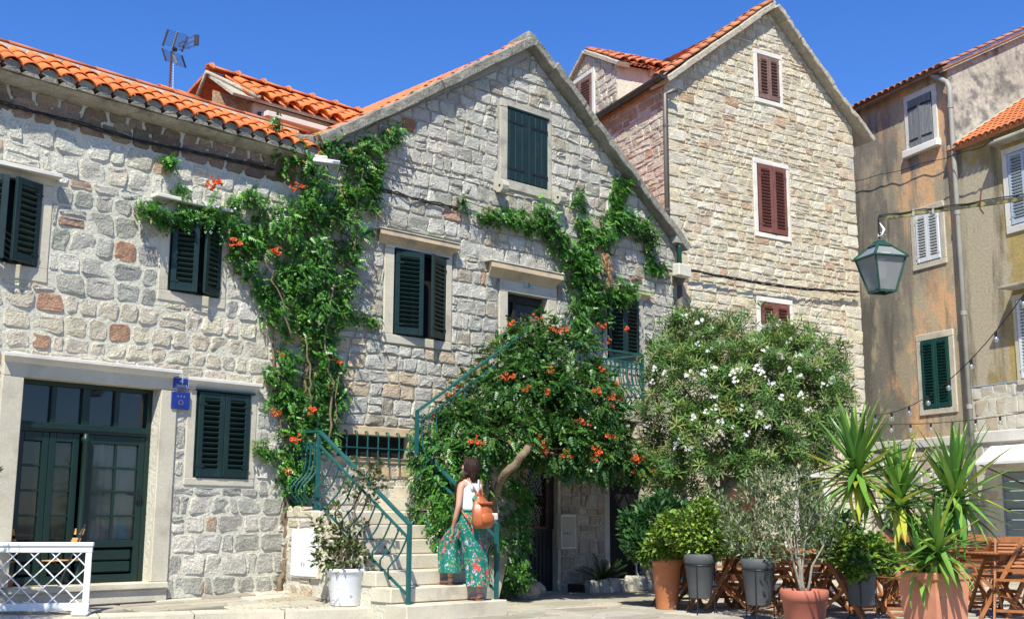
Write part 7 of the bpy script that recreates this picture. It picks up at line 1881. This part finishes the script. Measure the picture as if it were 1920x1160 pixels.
def teak_table():
    o = thing('teak_table', 'x', 'table', (0, 0, 0), 0, 'slatted teak tables of the cafe'); mm = MB().block(-.60, .60, -.036, .036, .72, .742, .004, 0).mesh('table_slat', 'teak')
    for k in range(9): link('table_slat', mm, o, (0, -.32+.08*k, 0))
    MB().box(-.56, .56, -.30, -.27, .66, .718).box(-.56, .56, .27, .30, .66, .718).build('apron', 'teak', o)
    for s_ in (-1, 1):
        for y_ in (-.26, .26): MB().bar((s_*.5, y_, 0), (s_*-.0+s_*.1, y_, .68), .03, .05).build('leg', 'teak', o)
        MB().bar((s_*.3, -.26, .3), (s_*.3, .26, .3), .03, .04).build('crossbar', 'teak', o)
    return o
tb0 = teak_table(); bpy.context.view_layer.update(); tr_ = tree_of(tb0)
for k, (px_, Y, rz_, lab) in enumerate([(1330, 15.2, 25, 'teak table behind the two leftmost pots'), (1455, 15.3, 20, 'teak table behind the olive bushes'), (1565, 14.6, 15, 'teak table behind the terracotta bowl and third grey pot'), (1745, 15.4, 20, 'teak table hidden by the yucca leaves'), (1930, 14.2, 12, 'teak table cut by the right edge of the picture'), (1640, 17.0, 20, 'far teak table between the low shrub and the yucca')]):
    p = at(px_, 1100, Y); p.z = 0
    if k == 0: tb0.location = p; tb0.rotation_euler = (0, 0, rad(rz_)); tb0['label'] = lab
    else: copy_tree(tb0, lab, p, rad(rz_), tr_)
# shrub entering at the left edge
os_ = thing('olive_shrub', 'olive branch tips entering at the left edge beside the glazed door', 'shrub'); YO = 11.2; so = YO/FPX
shrub(os_, [(tuple(at(x, y, YO+d)), (r*so,)*3) for x, y, r, d in ((-42, 895, 26, 0), (-16, 885, 13, 0), (-80, 850, 50, 0), (-20, 912, 11, 0), (-110, 900, 60, 0), (-70, 950, 40, 0), (-90, 740, 60, -.6), (-20, 640, 0.1, -.6))], 300, (.04, .07), simple_leaf(.16), OLIVE, 'leaf_matt', up=.4)
g_ = ground(-95, 1250, 0.02); trunk(os_, [g_, at(-95, 1000, YO), at(-60, 850, YO), at(-60, 720, YO-.5)], .03, .015, 'bark_grey')
# ================================================================== WOMAN ON THE STAIRS
yS = T0+TR*.52
uS_ = PB.W(884, 1122, yS)[0]; print('woman u', uS_, 'y', yS)
wo = thing('person', 'woman in white tank top and floral green trousers climbing the lowest stairs', 'person', PB.P(uS_, yS, RS), PB.rz+math.pi/2)
# local axes: x forward (up the stairs), y to her left (towards the camera), z up
def skin_body(name, joints, edges, root, m, parent, sub=2):
    me = bpy.data.meshes.new(name); names = list(joints); idx = {k: i for i, k in enumerate(names)}
    me.from_pydata([joints[k][0] for k in names], [(idx[a], idx[b]) for a, b in edges], []); me.materials.append(MAT[m])
    o = link(name, me, parent); sm = o.modifiers.new('skin', 'SKIN'); sm.use_smooth_shade = True
    sv = me.skin_vertices[0].data
    for k in names:
        r = joints[k][1]; sv[idx[k]].radius = r if isinstance(r, tuple) else (r, r); sv[idx[k]].use_root = (k == root)
    ss = o.modifiers.new('sub', 'SUBSURF'); ss.levels = sub; ss.render_levels = sub
    return o
K = 1.0
J = {'pelvis': ((.03, 0, .90), (.12, .15)), 'waist': ((.04, 0, 1.05), (.095, .12)), 'chest': ((.04, 0, 1.22), (.10, .135)), 'upper': ((.03, 0, 1.31), (.075, .12)), 'neck0': ((.04, 0, 1.375), .052), 'neck1': ((.065, 0, 1.43), .045), 'head0': ((.085, 0, 1.475), (.062, .06)), 'head1': ((.085, 0, 1.53), (.085, .072)), 'head2': ((.075, 0, 1.585), (.08, .07)),
     'shL': ((.03, .155, 1.335), .047), 'elL': ((.00, .215, 1.08), .034), 'foL': ((.05, .215, .95), .030), 'wrL': ((.11, .195, .85), .021), 'haL': ((.14, .185, .79), (.016, .030)), 'haL2': ((.155, .18, .745), (.012, .028)),
     'shR': ((.05, -.155, 1.335), .047), 'elR': ((.09, -.20, 1.10), .034), 'wrR': ((.22, -.15, .93), .021), 'haR': ((.27, -.12, .90), (.016, .028)),
     'hiL': ((.06, .085, .86), .085), 'knL': ((.31, .11, .62), .055), 'caL': ((.27, .11, .45), .048), 'anL': ((.25, .11, .245), .032), 'heL': ((.26, .11, .205), .030), 'toL': ((.38, .12, .195), (.018, .034)), 'tiL': ((.43, .125, .19), (.012, .03)),
     'hiR': ((.02, -.085, .86), .085), 'knR': ((.06, -.085, .48), .055), 'caR': ((-.01, -.085, .30), .046), 'anR': ((-.05, -.085, .085), .031), 'heR': ((-.045, -.085, .04), .030), 'toR': ((.08, -.09, .025), (.018, .034)), 'tiR': ((.13, -.09, .02), (.012, .03))}
E_ = [('pelvis', 'waist'), ('waist', 'chest'), ('chest', 'upper'), ('upper', 'neck0'), ('neck0', 'neck1'), ('neck1', 'head0'), ('head0', 'head1'), ('head1', 'head2'), ('upper', 'shL'), ('shL', 'elL'), ('elL', 'foL'), ('foL', 'wrL'), ('wrL', 'haL'), ('haL', 'haL2'), ('upper', 'shR'), ('shR', 'elR'), ('elR', 'wrR'), ('wrR', 'haR'),
      ('pelvis', 'hiL'), ('hiL', 'knL'), ('knL', 'caL'), ('caL', 'anL'), ('anL', 'heL'), ('heL', 'toL'), ('toL', 'tiL'), ('pelvis', 'hiR'), ('hiR', 'knR'), ('knR', 'caR'), ('caR', 'anR'), ('anR', 'heR'), ('heR', 'toR'), ('toR', 'tiR')]
# fingers
hb = Vector((.155, .18, .75))
for k in range(4):
    y_ = .162+.012*k; a = (.150+.004*k, y_+.001, .735); b = (.168, y_, .705-.004*(k in (1, 2))); c = (.172, y_-.004, .680-.006*(k in (1, 2)))
    J[f'f{k}a'] = (a, .0085); J[f'f{k}b'] = (b, .0078); J[f'f{k}c'] = (c, .006); E_ += [('haL2', f'f{k}a'), (f'f{k}a', f'f{k}b'), (f'f{k}b', f'f{k}c')]
J['tha'] = ((.165, .175, .80), .009); J['thb'] = ((.19, .168, .765), .008); J['thc'] = ((.20, .162, .745), .006); E_ += [('haL', 'tha'), ('tha', 'thb'), ('thb', 'thc')]
body = skin_body('body', J, E_, 'pelvis', 'skin', wo)
def loft(rings, n=20, cap=True):
    """rings: (centre, rx, ry[, fn(angle)->scale])"""
    mb = MB()
    for r in rings:
        c, rx, ry = r[0], r[1], r[2]; f = r[3] if len(r) > 3 else (lambda a: 1)
        tx = r[4] if len(r) > 4 else 0
        for q in range(n):
            a = 2*math.pi*q/n; k = f(a); mb.v.append((c[0]+rx*math.cos(a)*k, c[1]+ry*math.sin(a)*k, c[2]+tx*math.cos(a)))
    m_ = len(rings); mb.f = [(i*n+q, i*n+(q+1) % n, (i+1)*n+(q+1) % n, (i+1)*n+q) for i in range(m_-1) for q in range(n)]
    if cap: mb.f += [tuple(range(n))[::-1], tuple((m_-1)*n+q for q in range(n))]
    return mb
def soft(o, lv=1):
    s_ = o.modifiers.new('sub', 'SUBSURF'); s_.levels = lv; s_.render_levels = lv; return o
# face details
MB().add([(.165, -.008, 1.50), (.165, .008, 1.50), (.190, .0, 1.505), (.168, 0, 1.545)], [(0, 1, 2), (0, 2, 3), (1, 3, 2)]).build('nose', 'skin', wo)
loft([((.168, 0, 1.478), .001, .002), ((.166, 0, 1.483), .010, .022), ((.166, 0, 1.489), .009, .020), ((.166, 0, 1.494), .001, .002)], 10).build('mouth', 'petal', wo, tint=(.30, .08, .06))
for s_ in (-1, 1):
    loft([((.157, s_*.032, 1.528), .001, .001), ((.159, s_*.032, 1.535), .008, .012), ((.157, s_*.032, 1.542), .001, .001)], 8).build('eye', 'print_white', wo)
    loft([((.09, s_*.075, 1.50), .004, .003), ((.09, s_*.080, 1.525), .014, .006), ((.092, s_*.077, 1.55), .005, .003)], 8).build('ear', 'skin', wo)
    loft([((.176, s_*.033, 1.518), .001, .014), ((.180, s_*.033, 1.535), .004, .024), ((.176, s_*.033, 1.552), .001, .018)], 10).build('sunglass_lens', 'print_dark', wo)
MB().tube([(.175, .058, 1.54), (.13, .083, 1.54), (.09, .086, 1.535)], .003, 5).tube([(.175, -.058, 1.54), (.13, -.083, 1.54), (.09, -.086, 1.535)], .003, 5).build('sunglass_frame', 'print_dark', wo)
wav = lambda k, am: (lambda a: 1+am*math.sin(k*a)+am*.5*math.sin(2.3*k*a+1))
hair = loft([((.035, 0, 1.40), .035, .04), ((.02, .0, 1.44), .068, .066, wav(9, .03)), ((.018, 0, 1.49), .080, .087, wav(9, .025)), ((.035, 0, 1.55), .098, .094, wav(9, .02)), ((.055, 0, 1.60), .100, .088, wav(9, .02)), ((.07, 0, 1.64), .080, .066), ((.075, 0, 1.662), .035, .03)], 22); 
# pull the front edge back so the face stays free
hair.v = [(min(x, .075+.06*max(0, (z-1.555)/.09)) if z < 1.66 else x, y, z) for x, y, z in hair.v]
soft(hair.build('hair', 'hair', wo, smooth=True))
lk = MB(); rr_h = random.Random(5)
for k in range(46):
    a = rr_h.uniform(.45*math.pi, 1.55*math.pi); z0_ = rr_h.uniform(1.56, 1.65); q = []
    for j in range(6):
        t = j/5; z = z0_-(.12+.10*rr_h.random()*.3+.06)*t*1.2; rr2 = .088*math.sqrt(max(.05, 1-((z-1.54)/.14)**2)) if z > 1.47 else .07
        q.append((.04+(rr2+.012)*math.cos(a+.12*t), (rr2*.95+.008)*math.sin(a+.12*t), z))
    lk.tube(q, [.007, .009, .009, .008, .006, .003], 4)
lk.build('hair_locks', 'hair', wo, smooth=True)
br = MB(); pth = [Vector((.03, .06, 1.47)), Vector((.06, .10, 1.41)), Vector((.125, .115, 1.34)), Vector((.155, .11, 1.24)), Vector((.165, .10, 1.13)), Vector((.165, .10, 1.02)), Vector((.16, .10, .93)), Vector((.155, .10, .86))]
fine = []; 
for a, b in zip(pth, pth[1:]):
    for k in range(5): fine.append(a.lerp(b, k/5))
fine.append(pth[-1])
for s_ in range(3): br.tube([p+Vector((.014*math.cos(i*.9+s_*2.1), .016*math.sin(i*1.8+s_*4.2), 0)) for i, p in enumerate(fine)], [.021*(1-.45*i/len(fine)) for i in range(len(fine))], 7)
br.build('braid', 'hair', wo, smooth=True)
# tank top
top_ = loft([((.035, 0, 1.005), .112, .142), ((.035, 0, 1.06), .112, .138, wav(7, .012)), ((.04, 0, 1.13), .116, .142, wav(6, .012)), ((.045, 0, 1.21), .124, .152, wav(5, .008)), ((.04, 0, 1.27), .116, .150), ((.035, 0, 1.325), .104, .122), ((.03, 0, 1.35), .085, .10)], 24)
soft(top_.build('tank_top', 'cotton', wo, smooth=True))
for s_ in (-1, 1): MB().tube([(.135, s_*.075, 1.27), (.115, s_*.085, 1.345), (.06, s_*.09, 1.385), (-.01, s_*.085, 1.375), (-.055, s_*.07, 1.31), (-.065, s_*.06, 1.26)], .019, 7).build('shoulder_strap', 'cotton', wo, smooth=True)
MB().tube([(.16, .03, 1.06), (.20, .06, 1.075), (.235, .07, 1.05), (.20, .05, 1.045), (.16, .03, 1.06)], .012, 6).tube([(.16, .03, 1.06), (.21, .00, 1.08), (.23, -.02, 1.05), (.16, .02, 1.05)], .011, 6).build('knot', 'cotton', wo, smooth=True)
# floral trousers: material with printed blossoms
m = bpy.data.materials.new('floral_cloth'); m.use_nodes = True; n_ = m.node_tree; N_ = n_.nodes; L__ = n_.links; bs = N_['Principled BSDF']; bs.inputs['Roughness'].default_value = .75; bs.inputs['Specular IOR Level'].default_value = .2
tc = N_.new('ShaderNodeTexCoord'); prev = N_.new('ShaderNodeRGB'); prev.outputs[0].default_value = (.008, .155, .115, 1); cur = prev.outputs[0]
def spots(scale, thr, col, offs, cur, soft_=.04, warp=.35):
    mp = N_.new('ShaderNodeMapping'); mp.inputs['Location'].default_value = offs; L__.new(tc.outputs['Object'], mp.inputs[0])
    nz = N_.new('ShaderNodeTexNoise'); nz.inputs['Scale'].default_value = scale*2.2; L__.new(mp.outputs[0], nz.inputs['Vector'])
    ad = N_.new('ShaderNodeMixRGB'); ad.blend_type = 'ADD'; ad.inputs[0].default_value = warp/scale*3; L__.new(mp.outputs[0], ad.inputs[1]); L__.new(nz.outputs['Color'], ad.inputs[2])
    v = N_.new('ShaderNodeTexVoronoi'); v.inputs['Scale'].default_value = scale; L__.new(ad.outputs[0], v.inputs['Vector'])
    r = N_.new('ShaderNodeMapRange'); L__.new(v.outputs['Distance'], r.inputs[0]); r.inputs[1].default_value = thr; r.inputs[2].default_value = thr-soft_; r.inputs[3].default_value = 0; r.inputs[4].default_value = 1
    # only some cells carry a blossom
    sp_ = N_.new('ShaderNodeSeparateColor'); L__.new(v.outputs['Color'], sp_.inputs[0]); g = N_.new('ShaderNodeMath'); g.operation = 'GREATER_THAN'; g.inputs[1].default_value = .42; L__.new(sp_.outputs[0], g.inputs[0])
    mu = N_.new('ShaderNodeMath'); mu.operation = 'MULTIPLY'; L__.new(r.outputs[0], mu.inputs[0]); L__.new(g.outputs[0], mu.inputs[1])
    mx = N_.new('ShaderNodeMixRGB'); L__.new(mu.outputs[0], mx.inputs[0]); L__.new(cur, mx.inputs[1]); mx.inputs[2].default_value = (*col, 1); return mx.outputs[0]
cur = spots(16, .34, (.14, .24, .05), (3, 1, 2), cur, .1, .6); cur = spots(15, .34, (.42, .40, .58), (1, 5, 2), cur, .1, .6); cur = spots(6.2, .34, (.60, .055, .04), (0, 0, 0), cur, .06, .9); cur = spots(26, .26, (.62, .22, .16), (0, 0, 0), cur, .1, .5); cur = spots(30, .22, (.6, .66, .66), (7, 1, 4), cur, .08, .5)
L__.new(cur, bs.inputs['Base Color']); MAT['floral_cloth'] = m
fold = lambda k, am, ph=0: (lambda a: 1+am*math.sin(k*a+ph)+am*.6*math.sin((k+3)*a+ph*2))
t_ = loft([((.035, 0, 1.035), .110, .138), ((.03, 0, .97), .132, .160, fold(9, .015)), ((.03, -.0, .88), .150, .178, fold(9, .03)), ((.03, -.02, .76), .150, .170, fold(8, .04)), ((.02, -.05, .60), .132, .150, fold(7, .055)), ((.0, -.065, .42), .125, .142, fold(7, .075)), ((-.02, -.07, .25), .125, .138, fold(7, .09)), ((-.025, -.07, .165), .126, .138, fold(7, .10))], 34, cap=False)
tr1 = soft(t_.build('trousers', 'floral_cloth', wo, smooth=True))
t2_ = loft([((.03, .06, .93), .10, .10), ((.12, .08, .86), .135, .12, fold(7, .03), -.05), ((.22, .095, .76), .15, .125, fold(7, .04), -.06), ((.30, .105, .64), .145, .125, fold(7, .05), -.03), ((.295, .11, .50), .132, .122, fold(7, .07), 0), ((.275, .11, .38), .135, .125, fold(7, .085), 0), ((.265, .11, .315), .138, .128, fold(7, .095), 0)], 34, cap=False)
soft(t2_.build('trouser_leg', 'floral_cloth', wo, smooth=True))
MB().tube([(.035+.118*math.cos(a), .146*math.sin(a), 1.03) for a in [2*math.pi*k/24 for k in range(25)]], .014, 6, cap=False).build('waistband', 'floral_cloth', wo, smooth=True)
# sandals
for (hx, hy, hz, tx_) in ((.25, .11, .175, .19), (-.06, -.087, .0, .19)):
    MB().block(hx-.03, hx+tx_+.015, hy-.035, hy+.04, hz, hz+.012, .005).build('sandal_sole', 'sandal', wo)
    for x in (.03, .10, .15): MB().tube([(hx+x, hy-.036, hz+.01), (hx+x, hy, hz+.055-.1*x), (hx+x, hy+.04, hz+.01)], .006, 5).build('sandal_strap', 'sandal', wo)
    MB().tube([(hx+.035*math.cos(a), hy+.036*math.sin(a), hz+.08) for a in [2*math.pi*k/14 for k in range(15)]], .005, 5, cap=False).build('ankle_strap', 'sandal', wo)
# backpack: a thing of its own, worn on her back
bp = thing('backpack', 'shiny brown leather backpack worn on the back of the woman', 'backpack', wo.location, PB.rz+math.pi/2)
def lump(a): return 1+.04*math.sin(5*a)+.03*math.sin(8*a+1)
g = loft([((-.17, .0, .82), .05, .09), ((-.18, 0, .84), .085, .13, lump), ((-.185, 0, .92), .105, .150, lump), ((-.175, 0, 1.02), .10, .145, lump), ((-.155, 0, 1.11), .08, .115, lump), ((-.135, 0, 1.17), .05, .07, lump), ((-.125, 0, 1.195), .035, .05), ((-.13, 0, 1.23), .05, .075, wav(6, .15)), ((-.13, 0, 1.235), .02, .03)], 26)
soft(g.build('bag', 'leather', bp, smooth=True)); 
g = loft([((-.275, 0, .87), .02, .07), ((-.285, 0, .90), .035, .095), ((-.28, 0, .97), .04, .10), ((-.265, 0, 1.01), .02, .085)], 18); soft(g.build('front_pocket', 'leather', bp, smooth=True))
MB().block(-.27, -.12, -.09, .09, 1.10, 1.13, .012).build('flap', 'leather', bp)
for s_ in (-1, 1): MB().tube([(-.12, s_*.02, 1.20), (-.07, s_*.05, 1.30), (-.02, s_*.09, 1.385), (.06, s_*.10, 1.39), (.12, s_*.11, 1.32), (.135, s_*.125, 1.22), (.08, s_*.155, 1.10), (-.03, s_*.15, .98), (-.13, s_*.13, .88)], .011, 6).build('strap', 'leather', bp, smooth=True)
MB().tube([(-.115, 0, 1.20), (-.15, .03, 1.25), (-.2, .05, 1.27), (-.17, .02, 1.22)], .008, 5).build('drawstring', 'leather', bp)
sf = MB().lathe([(.0, 0), (.05, .01), (.055, .05), (.02, .09)], 12); sf.v = [(a*.7-.12, b*.7+.06, c*.8+1.13) for a, b, c in sf.v]; sf.build('scarf', 'floral_cloth', bp, smooth=True)
MB().block(-.30, -.24, -.14, -.05, .92, 1.0, .01).build('tag', 'box_cream', bp)
